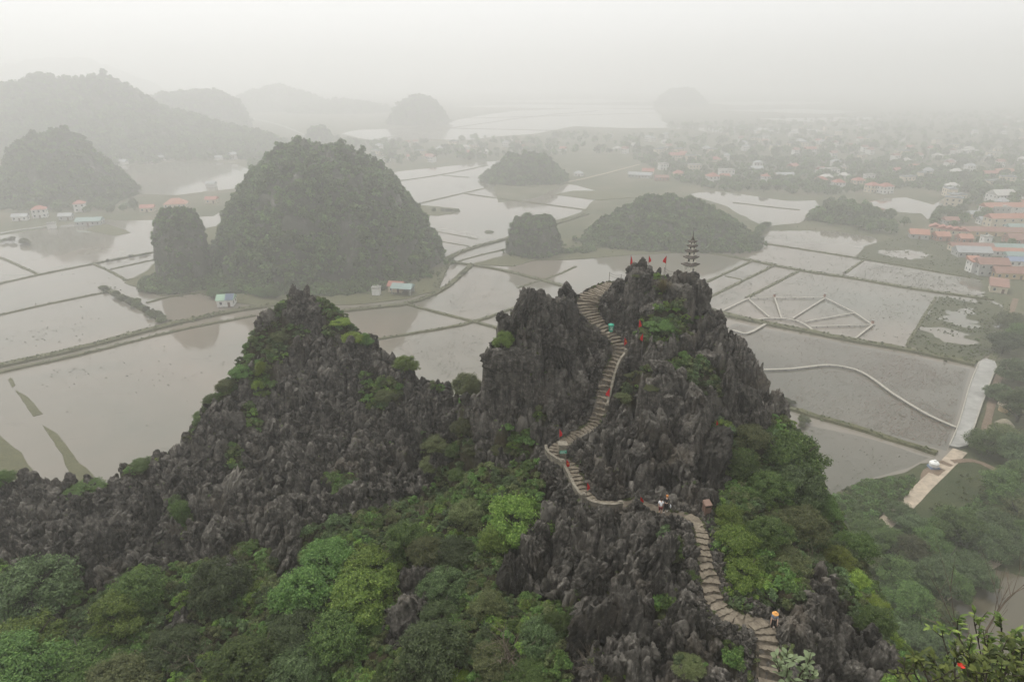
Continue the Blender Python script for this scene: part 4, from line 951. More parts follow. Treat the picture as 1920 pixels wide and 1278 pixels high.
for k, (hb, z0, z1, re, dr) in enumerate(TI):
    m = MB(); m.box((0, 0, (z0 + z1) / 2), (hb * 2, hb * 2, z1 - z0))
    for a, b in ((-1, -1), (1, -1), (1, 1), (-1, 1)): m.box((a * hb, b * hb, (z0 + z1) / 2), (hb * .2, hb * .2, z1 - z0 - .01))
    bd = m.build('tier_body', MAT['stucco'], pag)
    nt = TI[k + 1][0] * 1.12 if k < 4 else .14
    V, F = eave(re, dr, nt, .10 + .03 * (4 - k) / 4); rf = MB().add(V, F, Matrix.Translation((0, 0, z1 + dr + .005))).build('roof', MAT['roof_grey'], pag)
    hw_, hh = (.10, .52) if k == 0 else (hb * .28, (z1 - z0) * .45)
    for rz_ in (0, 1, 2, 3):
        dm = MB().box((0, -hb - .006, z0 + (.32 if k == 0 else (z1 - z0) * .5)), (hw_ * 2, .03, hh)).build('doorway' if k == 0 else 'niche', MAT['dark_open'], bd, rot=(0, 0, rz_ * math.pi / 2)) if not (k == 0 and rz_ in (2, 3)) else None
m = MB(); m.ring([(.2, 4.02), (.21, 4.12), (.13, 4.2), (.17, 4.28), (.09, 4.36), (.12, 4.42), (.045, 4.5)], 12); m.build('cupola', MAT['roof_grey'], pag)
m = MB(); m.ring([(.05, 4.49), (.065, 4.56), (.03, 4.6), (.05, 4.66), (.026, 4.7), (.036, 4.76), (.022, 4.82), (.02, 5.1), (.004, 5.3)], 8); m.build('spire', MAT['roof_grey'], pag)

# ---- summit rope rail
MAT['rail'] = plain('weathered_steel', (.16, .15, .14), .6, .2, 4)
def railing(label, pts):
    o = thing('rope_railing', label, 'railing', tuple(pts[0]))
    L = np.array(o.location); tops = []
    for p in pts:
        g = max(float(ground_z(p[0], p[1])), p[2] - 1.4); t = np.array([p[0], p[1], p[2]]); tops.append(t)
        MB().tube([(0, 0, g - .2 - t[2]), (0, 0, 0)], .028, 6).build('post', MAT['rail'], o, loc=tuple(t - L))
    m = MB()
    for a, b in zip(tops[:-1], tops[1:]):
        for dz in (-.06, -.36):
            m.tube([tuple(a + (b - a) * f + np.array([0, 0, dz - .22 * 4 * f * (1 - f)]) - L) for f in np.linspace(0, 1, 7)], .016, 4)
    m.build('rope', MAT['rail'], o)
railing('sagging rope rail left of the summit boulder', [at(1143, 510, 83.2), at(1165, 514, 83.4), at(1184, 515, 83.2)])
railing('sagging rope rail between the summit boulder and the pagoda', [at(1246, 501, 82.6), at(1266, 508, 82.4), at(1282, 511, 82.0)])

# ---- flags
MAT['flag_red'] = plain('red_cloth', (.60, .012, .018), .7, .12, 5); MAT['flag_star'] = plain('yellow_cloth', (.75, .55, .03), .7, .05, 5)
def flag_mesh(seed, h=.95, w=.34):
    r = np.random.RandomState(seed); V = []; nu, nv = 9, 11
    for j in range(nv):
        v = j / (nv - 1); ww = w * (.18 + .95 * math.sin(min(1, v * 1.15) * 1.75) ** 1.2)
        for i in range(nu):
            u = i / (nu - 1); V.append((u * ww, .055 * math.sin(u * 13 + seed + v * 2) * (.3 + v), -v * h * (1 - .10 * u) - .16 * u * (1 - v) * h * .6 + (.10 * u if v > .9 else 0)))
    F = [(j * nu + i, j * nu + i + 1, (j + 1) * nu + i + 1, (j + 1) * nu + i) for j in range(nv - 1) for i in range(nu - 1)]
    return mesh_np('cloth', V, F, MAT['flag_red'], True)
FL = [flag_mesh(i, 1.0, .27 + .04 * (i % 3)) for i in range(4)]
def star_mesh():
    m = MB(); V = [(0, 0, 0)] + [((.09 if k % 2 == 0 else .036) * math.sin(k * math.pi / 5), 0, (.13 if k % 2 == 0 else .05) * math.cos(k * math.pi / 5)) for k in range(10)]
    m.add(V, [(0, 1 + k, 1 + (k + 1) % 10) for k in range(10)] + [(0, 1 + (k + 1) % 10, 1 + k) for k in range(10)]); return m.mesh('star', MAT['flag_star'])
STAR = star_mesh(); POLES = {}
def flag(px, py, D, label, side=1, var=0, scl=1.0, maxpole=3.2, star=False, front=0):
    D = min(D, hit(px, py + 30)[1] - front) if front else D
    t = at(px, py, D); g = float(ground_z(t[0], t[1])); g = max(g, t[2] - maxpole)
    o = thing('flag', label, 'flag', (t[0], t[1], g), 0, 'red flags along the stairway')
    hgt = t[2] - g
    MB().tube([(0, 0, -.4), (0, 0, hgt + .05)], [.024, .016], 6).build('pole', MAT['rail'], o)
    c = link('cloth', FL[var % 4], o, (0.0, 0, hgt), (0, 0, (0 if side > 0 else math.pi) + .5 * math.sin(px)), scl * 1.05)
    if star:
        for y in (-.075, .075): link('star', STAR, c, (.15, y, -.5))
    return o
flag(1183, 479, 78.3, 'red flag on the summit boulder, leftmost of the three on the skyline', 1, 0, 1.05, 2.6)
flag(1217, 479, 80.4, 'red flag in the middle of the three on the skyline', 1, 1, .85)
flag(1250, 479, 80.6, 'red flag nearest the pagoda on the skyline', -1, 2, .95)
flag(1199, 598, 74.6, 'red flag above the wall corner, over the leafy patch', 1, 3, .95, 2.6, False, 1.1)
flag(1206, 624, 72.7, 'red flag on the end pillar of the cornered wall', -1, 0, .95, 2.4, False, 1.1)
flag(1171, 631, 73.6, 'red flag with yellow star beside the upper flight of stairs', 1, 1, 1.05, 2.0, True)
flag(1144, 726, 70.2, 'red flag against the narrow wall of the middle flight', -1, 2, 1.1, 2.2, False, .5)
flag(1049, 803, 65.2, 'red flag on the pole rising behind the green notice', 1, 0, 1.0, 3.0)
flag(1062, 860, 61.6, 'red flag with yellow star at the head of the lower curved flight', 1, 1, 1.0, 2.0, True)
flag(1101, 903, 57.6, 'red flag on the wall pillar at the foot of the lower flight', 1, 3, 1.0, 2.4)
flag(1201, 930, 56.6, 'red flag planted by the dirt path left of the walkers', 1, 2, .95, 2.0)
flag(1344, 787, 63.6, 'small red flag half hidden among the right hand cliff blocks', 1, 3, .6, 1.6)

# ---- litter bins
MAT['bin_green'] = plain('green_plastic', (.05, .33, .22), .4, .12, 5); MAT['bin_brown'] = plain('brown_painted_box', (.14, .085, .065), .6, .2, 4)
b = at(1145, 629, 76.1); b[2] = float(ground_z(b[0], b[1])) ; b[2] = max(b[2], path_at(along(1145, 628))[0][2] - .05)
o = thing('litter_bin', 'round green litter bin beside the upper stairs', 'litter bin', tuple(b))
m = MB(); m.ring([(.24, 0), (.33, .75), (.36, .78), (.36, .84), (.31, .84), (.27, .3), (.01, .3)], 16); m.build('bin_body', MAT['bin_green'], o)
m = MB(); m.ring([(.37, .845), (.36, .9), (.2, .98), (.05, 1.0)], 16); m.build('lid', MAT['bin_green'], o)
m = MB()
for k in range(5): m.box((0, -.305 - .012 * (k == 2), .32 + k * .09), (.3 if k != 2 else .12, .02, .035))
m.build('emblem', MAT['white_paint'], o)
b = at(1323, 971, 52.0); b[2] = float(ground_z(b[0], b[1])); 
o = thing('litter_bin', 'brown box bin with a slot at the turn of the path by the bright shrubs', 'litter bin', tuple(b), R(12))
m = MB(); m.box((0, 0, .62), (.62, .5, 1.25)); m.build('bin_body', MAT['bin_brown'], o)
m = MB(); m.add([(-.36, -.31, 1.25), (.36, -.31, 1.25), (.36, .31, 1.25), (-.36, .31, 1.25), (-.3, .2, 1.5), (.3, .2, 1.5), (-.3, .31, 1.5), (.3, .31, 1.5)], [(3, 2, 1, 0), (0, 1, 5, 4), (4, 5, 7, 6), (0, 4, 6, 3), (1, 2, 7, 5), (3, 6, 7, 2)]); m.build('lid', plain('brown_lid', (.20, .13, .10), .6, .15, 4), o)
MB().box((0, -.256, 1.05), (.48, .02, .13)).build('slot', MAT['dark_open'], o)
# ---- people
MAT['skin'] = plain('skin', (.52, .34, .25), .6, .06, 6); MAT['white_cloth'] = plain('white_cotton', (.74, .74, .76), .8, .06, 6); MAT['black_cloth'] = plain('black_cloth', (.018, .018, .02), .8, .2, 6); MAT['maroon'] = plain('dark_red_cloth', (.14, .02, .025), .8, .2, 6)
MAT['orange_hair'] = plain('orange_hair', (.52, .20, .05), .7, .2, 9); MAT['dark_hair'] = plain('dark_brown_hair', (.05, .028, .02), .6, .2, 9); MAT['greyblue'] = plain('grey_blue_cloth', (.20, .25, .32), .8, .15, 6); MAT['shoe'] = plain('pale_shoe', (.6, .58, .55), .7, .1, 5); MAT['straw'] = plain('orange_straw', (.70, .34, .10), .8, .15, 9)
def skinned(name, joints, edges, mat, parent, sub=1):
    me = bpy.data.meshes.new(name); me.from_pydata([j[:3] for j in joints], edges, []); tmp = bpy.data.objects.new(name + '_tmp', me); COL.objects.link(tmp)
    tmp.modifiers.new('skin', 'SKIN'); 
    for i, j in enumerate(joints):
        r_ = j[3]; me.skin_vertices[0].data[i].radius = (r_, j[4] if len(j) > 4 else r_)
    me.skin_vertices[0].data[0].use_root = True
    sb = tmp.modifiers.new('sub', 'SUBSURF'); sb.levels = sb.render_levels = sub
    dg = bpy.context.evaluated_depsgraph_get(); m2 = bpy.data.meshes.new_from_object(tmp.evaluated_get(dg)); m2.name = name
    bpy.data.objects.remove(tmp); m2.materials.clear(); m2.materials.append(mat); m2.polygons.foreach_set('use_smooth', np.ones(len(m2.polygons), bool))
    return link(name, m2, parent)
def person(label, loc, rz, top, legs, hair, lean=0.06, stride=.16, arm=(.1, -.1), long_sleeve=False, long_leg=False, hat=None, pack=None, held=None):
    o = thing('person', label, 'person', loc, rz)
    s = stride; L = lean
    hipz, shz = .92, 1.42
    J = [(0, 0, .95, .12, .10), (0, -L * .4, 1.12, .115, .095), (0, -L, 1.36, .14, .095), (0, -L * 1.2, 1.50, .055), (0, -L * 1.35, 1.60, .095, .1), (0, -L * 1.35, 1.68, .085, .095)]
    E = [(0, 1), (1, 2), (2, 3), (3, 4), (4, 5)]
    hands = []
    for sx, dy in ((-1, s), (1, -s)):
        b = len(J); J += [(sx * .09, 0, .88, .095), (sx * .10, -dy * .6 - .02, .50, .06), (sx * .10, dy * -1.0 + .04 + (.08 if dy < 0 else 0), .09, .042), (sx * .11, dy * -1.0 - .10, .04, .035)]; E += [(0, b), (b, b + 1), (b + 1, b + 2), (b + 2, b + 3)]
    for (sx, a) in ((-1, arm[0]), (1, arm[1])):
        b = len(J); J += [(sx * .17, -L, 1.42, .058), (sx * .22, -L + .02 - a * .4, 1.15, .044), (sx * .23, -L - .04 - a, .92, .032), (sx * .23, -L - .06 - a * 1.1, .83, .034, .02)]; E += [(2, b), (b, b + 1), (b + 1, b + 2), (b + 2, b + 3)]
        hands.append(J[-1])
    body = skinned('body', J, E, MAT['skin'], o)
    fm = MB()
    for hx, hy, hz_, *_ in hands:
        sx = 1 if hx > 0 else -1
        for k, ln in enumerate((.075, .085, .08, .065)):
            yy = hy + .027 - k * .018; fm.tube([(hx, yy, hz_ - .01), (hx + sx * .004, yy - .006, hz_ - .045), (hx - sx * .012, yy - .012, hz_ - .04 - ln * .6)], [.010, .009, .007], 5)
        fm.tube([(hx, hy - .03, hz_ + .02), (hx - sx * .01, hy - .055, hz_ - .02), (hx - sx * .012, hy - .06, hz_ - .045)], [.011, .010, .008], 5)
    # nose, ears and fingers belong to the same body
    fm.tube([(0, -L * 1.35 - .09, 1.64), (0, -L * 1.35 - .115, 1.60)], [.008, .014], 5)
    for sx in (-1, 1): fm.tube([(sx * .088, -L * 1.35, 1.65), (sx * .10, -L * 1.35 + .01, 1.60)], [.012, .016], 5)
    fme = fm.mesh('body', MAT['skin'], True); bmx = bmesh.new(); bmx.from_mesh(body.data); bmx.from_mesh(fme); bmx.to_mesh(body.data); bmx.free()
    for sx in (-1, 1): MB().box((sx * .034, -L * 1.35 - .093, 1.645), (.022, .012, .012)).build('eye', MAT['black_cloth'], body)
    MB().box((0, -L * 1.35 - .092, 1.555), (.045, .012, .010)).build('mouth', MAT['maroon'], body)
    # clothes
    JT = [(0, 0, .93, .145, .12), (0, -L * .4, 1.12, .138, .115), (0, -L, 1.36, .16, .115), (0, -L * 1.1, 1.455, .075)]; ET = [(0, 1), (1, 2), (2, 3)]
    for (sx, a) in ((-1, arm[0]), (1, arm[1])):
        b = len(JT); JT += [(sx * .17, -L, 1.42, .075), (sx * .22, -L + .02 - a * .4, 1.15 if long_sleeve else 1.22, .062)]; ET += [(2, b), (b, b + 1)]
        if long_sleeve: JT.append((sx * .23, -L - .04 - a, .93, .048)); ET.append((b + 1, b + 2))
    skinned('shirt', JT, ET, MAT[top], o)
    JL = [(0, 0, .96, .14, .118)]; EL = []
    for sx, dy in ((-1, s), (1, -s)):
        b = len(JL); JL += [(sx * .09, 0, .88, .115), (sx * .10, -dy * .55 - .02, .54, .085)]; EL += [(0, b), (b, b + 1)]
        if long_leg: JL.append((sx * .10, dy * -1.0 + .04 + (.08 if dy < 0 else 0), .12, .058)); EL.append((b + 1, b + 2))
    skinned('trousers' if long_leg else 'shorts', JL, EL, MAT[legs], o)
    for sx, dy in ((-1, s), (1, -s)):
        y = dy * -1.0 + .04 + (.08 if dy < 0 else 0)
        MB().box((sx * .105, y - .06, .045), (.10, .27, .09), taper=.75).build('shoe', MAT['shoe'], o)
    if hair:
        m = MB(); m.ring([(.03, -.02), (.09, -.015), (.112, .05), (.118, .12), (.10, .18), (.06, .215), (.01, .225)], 14); m.build('hair', MAT[hair], o, True, loc=(0, -L * 1.35 + .018, 1.57))
    if hat:
        m = MB(); m.ring([(.01, .20), (.08, .19), (.115, .13), (.125, .06), (.24, .02), (.245, .01), (.12, .035)][::-1], 18); m.build('hat', MAT[hat], o, True, loc=(0, -L * 1.35, 1.60))
    if pack:
        pk = MB(); pk.box((0, .17, 1.10), (.30, .16, .42), taper=.85); pk = pk.build('shoulder_bag', MAT[pack], o)
    return o
def on_path(px, py):
    p = path_at(along(px, py))[0]; return p
p = at(1237, 972, 53.2); p[2] = float(max(ground_z(p[0], p[1]), path_at(along(1240, 962))[0][2])) + .02
person('walker in a white T-shirt and dark red shorts on the dirt path', tuple(p), R(165), 'white_cloth', 'maroon', 'dark_hair', .10, .14, (.15, -.15), False, False)
p2 = at(1247, 968, 53.5); p2[2] = float(max(ground_z(p2[0], p2[1]), path_at(along(1250, 962))[0][2])) + .02
wk = person('walker all in black with orange hair beside the one in white', tuple(p2), R(150), 'black_cloth', 'black_cloth', 'orange_hair', .08, .16, (.05, .1), True, True)
pb_ = p2 + np.array([.38, -.05, .42])
tg = MB(); tg.tube([(0, 0, .42), (.02, 0, .3), (.03, .01, .12), (.02, .02, 0)], [.03, .07, .075, .04], 8)
tag(tg.build('jacket', MAT['white_cloth'], None, True, loc=tuple(pb_)), 'pale jacket hanging from the hand of the walker in black', 'jacket')
p3 = at(1446, 1183, 41.0); p3[2] = float(ground_z(p3[0], p3[1]))
t3 = at(1443, 1150, 41.0); p3 = hit(1448, 1181).copy(); p3[2] = float(ground_z(p3[0], p3[1]))
person('climber in a round orange hat and grey blue top behind rocks by the lowest steps', tuple(p3), R(-20), 'greyblue', 'black_cloth', None, .12, .12, (.2, .25), False, True, hat='straw')
add_rock(at(1455, 1188, 40.3), .55, 5, .1, sink=.5); add_rock(at(1436, 1186, 40.4), .35, 10, .1, sink=.5)
# ------------------------------------------------------------------ bushes and trees
def crown_forms(name, mat, forms, n=18000, leaf=.035, seed=0):
    out = []
    for k, (kk, rx, rz, size, z0) in enumerate(forms):
        V, F = leaf_cloud(seed + k, n, lobe_set(seed * 3 + k + 70, kk, rx, rz, size, z0), leaf, long=1.9, inner=.45, sprig=46)
        out.append(mesh_np('crown', V, F, MAT[mat]))
    return out
FORMS = [(26, 1.0, 1.15, (.16, .46), 0.05), (34, 1.05, 1.0, (.12, .38), 0.0), (22, 1.0, 1.3, (.14, .46), .1), (38, 1.1, .8, (.10, .32), 0.0)]
CROWN = {c: crown_forms(c, 'leaf_' + c, FORMS, 18000, .034, i * 11) for i, c in enumerate(('bright', 'mid', 'dark', 'yellow', 'olive'))}
CROWN['grey'] = crown_forms('grey', 'leaf_grey', FORMS[:2], 2200, .12, 77)
def trunk_mesh(seed, n=5):
    r = np.random.RandomState(seed); m = MB()
    m.tube([(0, 0, -.5), (.02, .01, 0), (.05 * r.normal(), .05 * r.normal(), .35), (.08 * r.normal(), .08 * r.normal(), .7)], [.085, .065, .05, .03], 7)
    for k in range(n):
        a = 6.28 * (k / n + r.rand() * .15); l = r.uniform(.5, .85); z = r.uniform(.1, .45)
        m.tube([(0, 0, z), (math.cos(a) * l * .5, math.sin(a) * l * .5, z + .22), (math.cos(a) * l, math.sin(a) * l, z + .25 + .45 * r.rand())], [.04, .028, .012], 5)
    return m.mesh('trunk', MAT['bark'], True)
TRUNK = [trunk_mesh(i) for i in range(4)]
rs = np.random.RandomState(21)
def plant(p, Rm, col, label, cat='bush', group=None, name=None, form=None, tall=1.0, lift=0.0):
    name = name or ('tree' if cat == 'tree' else 'bush'); f = form if form is not None else rs.randint(len(CROWN[col]))
    o = thing(name, label, cat, (p[0], p[1], p[2]), 0, group)
    a = rs.rand() * 6.28
    tk = link('trunk', TRUNK[rs.randint(4)], o, (0, 0, 0), (0, 0, a), (Rm, Rm, Rm * (tall + lift)))
    link('crown', CROWN[col][f % len(CROWN[col])], o, (0, 0, Rm * lift), (0, 0, a), (Rm, Rm, Rm * tall))
    return o
BUSHES = [  # px, py of the middle, width in photo pixels, colour, tall, label, category
 (75, 1085, 150, 'dark', 1.0, 'dark rounded tree at the left edge under the grey rock ridge', 'tree'), (418, 1090, 125, 'dark', 1.05, 'dark dome shaped tree below the rocks, right of the bright shrubs', 'tree'),
 (265, 1105, 120, 'mid', 1.0, 'fresh green bush left of the dark dome shaped tree', 'bush'), (225, 1150, 110, 'bright', .9, 'light green bush just below the fresh green one', 'bush'), (340, 968, 42, 'mid', 1.6, 'small upright pale bush alone in the grey rocks', 'bush'),
 (45, 1195, 130, 'bright', 1.0, 'bright bush at the left edge, upper of the bright pair', 'bush'), (40, 1255, 150, 'mid', .9, 'broad green bush filling the lower left corner', 'bush'), (160, 1225, 120, 'mid', .9, 'green bush beside the lower left corner', 'bush'),
 (230, 1265, 130, 'olive', .8, 'olive shrub on the lower edge, second from the left', 'bush'), (330, 1200, 110, 'dark', .8, 'dull dark shrub in the dry hollow at lower left', 'bush'), (470, 1235, 150, 'mid', .85, 'wide low green shrub at the bottom, left of the dark tree', 'bush'),
 (560, 1235, 120, 'dark', .9, 'dark shrub on the lower edge below the big bright thicket', 'bush'), (430, 1265, 90, 'yellow', .7, 'yellowish low shrub on the lower edge', 'bush'),
 (620, 1030, 120, 'mid', .9, 'upper green shrub of the big thicket in the hollow', 'bush'), (700, 1050, 130, 'bright', .95, 'bright shrub on the upper right of the big thicket', 'bush'), (580, 1100, 140, 'mid', 1.0, 'green shrub on the left of the big thicket', 'bush'), (680, 1110, 150, 'bright', 1.0, 'largest bright shrub in the middle of the big thicket', 'bush'),
 (640, 1170, 140, 'mid', .95, 'green shrub at the lower front of the big thicket', 'bush'), (560, 1175, 110, 'dark', .9, 'darker shrub at the lower left of the big thicket', 'bush'), (690, 1172, 70, 'mid', .9, 'small shrub at the lower right of the thicket by black rock', 'bush'),
 (762, 1012, 85, 'mid', 1.0, 'round green bush between the thicket and the grey shrubs', 'bush'), (966, 965, 130, 'bright', 1.25, 'tall bright green tree against the foot of the pagoda peak', 'tree'), (935, 1010, 80, 'bright', 1.0, 'lower bright bush in front of the tall bright tree', 'bush'),
 (868, 885, 60, 'mid', .8, 'small green bush in the saddle between the two peaks', 'bush'), (858, 1035, 90, 'dark', 1.1, 'dark shrub left of the tall bright tree', 'bush'), (800, 1040, 80, 'olive', 1.0, 'olive shrub in the hollow right of the round green bush', 'bush'), (880, 960, 80, 'olive', 1.0, 'dull shrub behind the tall bright tree', 'bush'),
 (835, 1095, 95, 'dark', 1.15, 'dark layered tree above the black rocks in the lower middle', 'tree'), (828, 1150, 80, 'dark', 1.1, 'dark layered tree below the first, leaning over black rock', 'tree'), (815, 1225, 140, 'dark', 1.0, 'broad dark tree at the bottom in the middle', 'tree'), (870, 1262, 60, 'yellow', .8, 'yellow green bush on the lower edge beside the broad dark tree', 'bush'),
 (1010, 1185, 85, 'dark', 1.15, 'dark long leaved tree below the black crags', 'tree'), (1045, 1165, 55, 'mid', 1.2, 'light green bush clinging right of the long leaved tree', 'bush'), (915, 1140, 75, 'olive', 1.0, 'grey olive shrub under the bare twigs', 'bush'), (1000, 1250, 80, 'mid', .7, 'low shrub on the lower edge below the long leaved tree', 'bush'), (930, 1225, 90, 'olive', .8, 'dry olive scrub at the lower middle', 'bush'),
 (822, 828, 62, 'olive', .8, 'dull scrub on the slope just left of the dry gap', 'bush'), (812, 862, 56, 'olive', .7, 'lower scrub on the slope left of the dry gap', 'bush'), (872, 800, 54, 'olive', 1.1, 'dull shrub in the dry gap between the two peaks', 'bush'), (858, 838, 52, 'mid', .9, 'green shrub below the dull one in the gap between the peaks', 'bush'), (885, 838, 40, 'olive', .9, 'scrubby bush at the foot of the left cliff', 'bush'),
 (492, 700, 26, 'yellow', 1.7, 'narrow yellow green creeper on the left slope of the far peak', 'creeper'), (484, 725, 24, 'yellow', 1.5, 'lower tail of the narrow yellow green creeper', 'creeper'), (525, 630, 40, 'olive', .8, 'dull green patch above the yellow creeper', 'bush'), (640, 600, 40, 'yellow', .7, 'yellow green shrub just right of the twin rock spires', 'bush'), (660, 628, 46, 'yellow', .8, 'yellow green shrub on the right shoulder below the spires', 'bush'),
 (682, 640, 40, 'mid', .9, 'green shrub on the right skyline of the far peak', 'bush'), (700, 645, 26, 'yellow', .7, 'small yellow shrub at the skyline notch of the far peak', 'bush'), (762, 672, 48, 'bright', 1.1, 'round bright tree standing on the right ridge of the far peak', 'tree'), (724, 735, 48, 'olive', .7, 'thin green shrub on the grey rock below the ridge tree', 'bush'),
 (455, 690, 46, 'mid', 1.0, 'green bush on the left skyline of the far peak', 'bush'), (425, 722, 40, 'olive', .9, 'olive bush on the left skyline, lower down', 'bush'), (400, 748, 42, 'mid', .8, 'green bush on the left skyline above the water', 'bush'), (378, 768, 30, 'mid', .8, 'small bush at the left skyline step', 'bush'), (268, 848, 40, 'mid', .6, 'low bush on the left shoulder over the flooded field', 'bush'), (305, 838, 26, 'yellow', .5, 'small light tuft on the left shoulder rock', 'bush'), (160, 905, 60, 'mid', .6, 'low shrub on the grey ridge crest by the water', 'bush'), (8, 892, 40, 'mid', .8, 'bush at the left edge on the ridge crest', 'bush'),
 (945, 655, 44, 'bright', 1.2, 'bright bush on the left cliff edge of the pagoda peak', 'bush'), (876, 705, 58, 'olive', 1.3, 'thin grey green tree on the cliff edge over the pond', 'tree'), (880, 740, 44, 'olive', 1.2, 'hanging shrub below the thin grey green tree', 'bush'), (965, 830, 30, 'bright', .9, 'small bright bush in the cleft left of the stairs', 'bush'), (935, 838, 34, 'olive', .8, 'dull bush in the cleft beside the small bright one', 'bush'),
 (1240, 600, 62, 'mid', .6, 'leafy patch on the upper face beside the wall flags', 'bush'), (1268, 612, 36, 'olive', .6, 'dull leafy patch right of the upper flags', 'bush'), (1310, 608, 22, 'bright', .5, 'tiny bright shrub high on the right of the peak', 'bush'), (1225, 722, 34, 'olive', .6, 'thin shrub in the blocks below the cornered wall', 'bush'), (1165, 745, 26, 'olive', .8, 'creeper at the foot of the narrow wall', 'bush'), (1190, 560, 20, 'olive', .5, 'small plant under the summit boulders', 'bush'),
 (1405, 820, 70, 'olive', 1.1, 'loose shrub on the right side cliff above the tall tree', 'bush'), (1388, 870, 75, 'mid', 1.1, 'green shrub left of the big dense tree', 'bush'), (1484, 840, 118, 'mid', 1.25, 'big dense tree on the right skyline of the pagoda peak', 'tree'), (1490, 900, 105, 'dark', 1.15, 'dense tree just below the big one on the right skyline', 'tree'), (1440, 915, 90, 'mid', 1.0, 'shrub in the gully under the dense trees', 'bush'),
 (1360, 965, 66, 'bright', 1.1, 'bright climbing shrub beside the brown bin, topmost', 'bush'), (1378, 1010, 84, 'bright', 1.1, 'bright climbing shrub in the middle of the column by the steps', 'bush'), (1392, 1065, 88, 'bright', 1.1, 'bright climbing shrub at the lower end of the column by the steps', 'bush'), (1440, 1000, 90, 'mid', 1.0, 'green shrub right of the bright column', 'bush'), (1500, 975, 95, 'olive', 1.0, 'dull shrub on the right slope below the dense trees', 'bush'), (1470, 1040, 80, 'olive', .8, 'dry shrub on the scree right of the bright column', 'bush'),
 (1545, 950, 60, 'mid', 1.0, 'green bush at the right skyline above the garden', 'bush'), (1570, 1040, 60, 'yellow', .9, 'yellow green bush on the right edge of the scree', 'bush'), (1600, 1085, 60, 'yellow', .9, 'second yellow green bush down the right edge of the scree', 'bush'), (1635, 1130, 55, 'yellow', .9, 'third yellow green bush down the right edge of the scree', 'bush'), (1640, 1165, 70, 'mid', 1.0, 'green bush beyond the edge of the scree', 'bush'), (1668, 1200, 40, 'yellow', 1.2, 'lowest yellow creeper at the edge of the scree', 'creeper'), (1600, 1000, 70, 'mid', 1.0, 'green bush on the right slope over the garden', 'bush'),
 (1255, 1030, 55, 'olive', .5, 'thin scrub below the dirt path', 'bush'), (1250, 1140, 40, 'olive', .5, 'mossy tuft left of the lowest steps', 'bush'), (1290, 1240, 60, 'olive', .5, 'low scrub at the bottom left of the lowest steps', 'bush'), (1010, 775, 18, 'yellow', .7, 'tiny yellow shrub in the cliff left of the middle flight', 'bush'), (1180, 700, 20, 'olive', .6, 'small plant behind the corner of the wall', 'bush'),
]
for px, py, w, col, tall, lab, cat in BUSHES:
    p = hit(px, py + w * .22); dist = np.linalg.norm(p - [0, 0, CAMZ]); Rm = w / 2 * dist / FPX * (.82 if px < 760 and py > 1000 else .93)
    if dist > 120:   # beyond the skyline: step back onto the slope
        for dy in range(4, 60, 3):
            p = hit(px, py + w * .3 + dy); dist = np.linalg.norm(p - [0, 0, CAMZ])
            if dist < 120: break
        Rm = w / 2 * dist / FPX
    p = p.copy(); p[2] = float(ground_z(p[0], p[1])) - Rm * .15
    if not clear_of_path(p + np.array([0, 0, Rm * .5]), Rm * .7, -4): Rm *= .75
    plant(p, Rm, col, lab, cat, None, 'creeper' if cat == 'creeper' else None, None, tall)
# ---- low cover on the soil between
def clumps(nm, col, n, leaf=.12): return source_collection(nm + '_forms', [bpy.data.objects.new(nm, mesh_np(nm, *leaf_cloud(800 + i * 7, n, lobe_set(90 + i, 9, .6, .6, (.2, .45)), leaf, long=1.8), MAT['leaf_' + col])) for i in range(5)])
tpx, tpy = project(TX, TY, TZ)
vis = (tpx > -60) & (tpx < 1980) & (tpy > 400) & (tpy < 1340) & (TZ > 20) & (TPW < .92)
pat = fbm(TX / 5, TY / 5, 33.0, 3)
def cover(name, col, n, w, lo, hi, leaf=.10, per=520):
    ii = pick(vis & (w > 0), n, w); P = np.c_[TX.flat[ii], TY.flat[ii], TZ.flat[ii]]; S = lo + (hi - lo) * rs.rand(n) ** 1.7
    d, _, hw = path_field(P[:, 0], P[:, 1]); ok = (d > hw + S * .35) | (d > 90)
    dsc = np.ones(len(P), bool)
    az = (PATH3[::6, 0] / PATH3[::6, 1]); 
    for k in range(0, len(P), 2000):
        q = slice(k, k + 2000); e = (np.abs(az[None] - (P[q, 0] / P[q, 1])[:, None]) * P[q, 1][:, None] < PWID[::6][None] / 2 + S[q, None] * .3) & (PATH3[None, ::6, 1] - P[q, 1][:, None] > 0) & (PATH3[None, ::6, 1] - P[q, 1][:, None] < 1.6)
        dsc[q] = ~e.any(1)
    ok &= dsc
    return scatter(name, P[ok] - np.array([0, 0, .06]), S[ok], rs.rand(ok.sum()) * 6.28, clumps(name, col, per, leaf), None)
cover('undergrowth', 'olive', 6500, TV * (pat > -.35), .3, 1.2, .075); cover('undergrowth', 'mid', 5200, TV * sstep(-.2, .3, pat), .35, 1.5, .075); cover('undergrowth', 'dark', 4200, TV * sstep(-.1, .35, -pat), .35, 1.4, .075)
cover('undergrowth', 'bright', 2400, TV * sstep(.0, .4, fbm(TX / 7, TY / 7, 60.0, 2)), .3, 1.3, .075)
# sparse tufts in rock cracks
cover('rock_plants', 'olive', 2600, (1 - TV) * sstep(.05, .4, fbm(TX / 2.5, TY / 2.5, 71.0, 3)), .12, .5, .16, 120)
cover('rock_plants', 'mid', 700, (1 - TV) * sstep(.1, .4, fbm(TX / 2.5, TY / 2.5, 91.0, 3)), .12, .5, .16, 120)
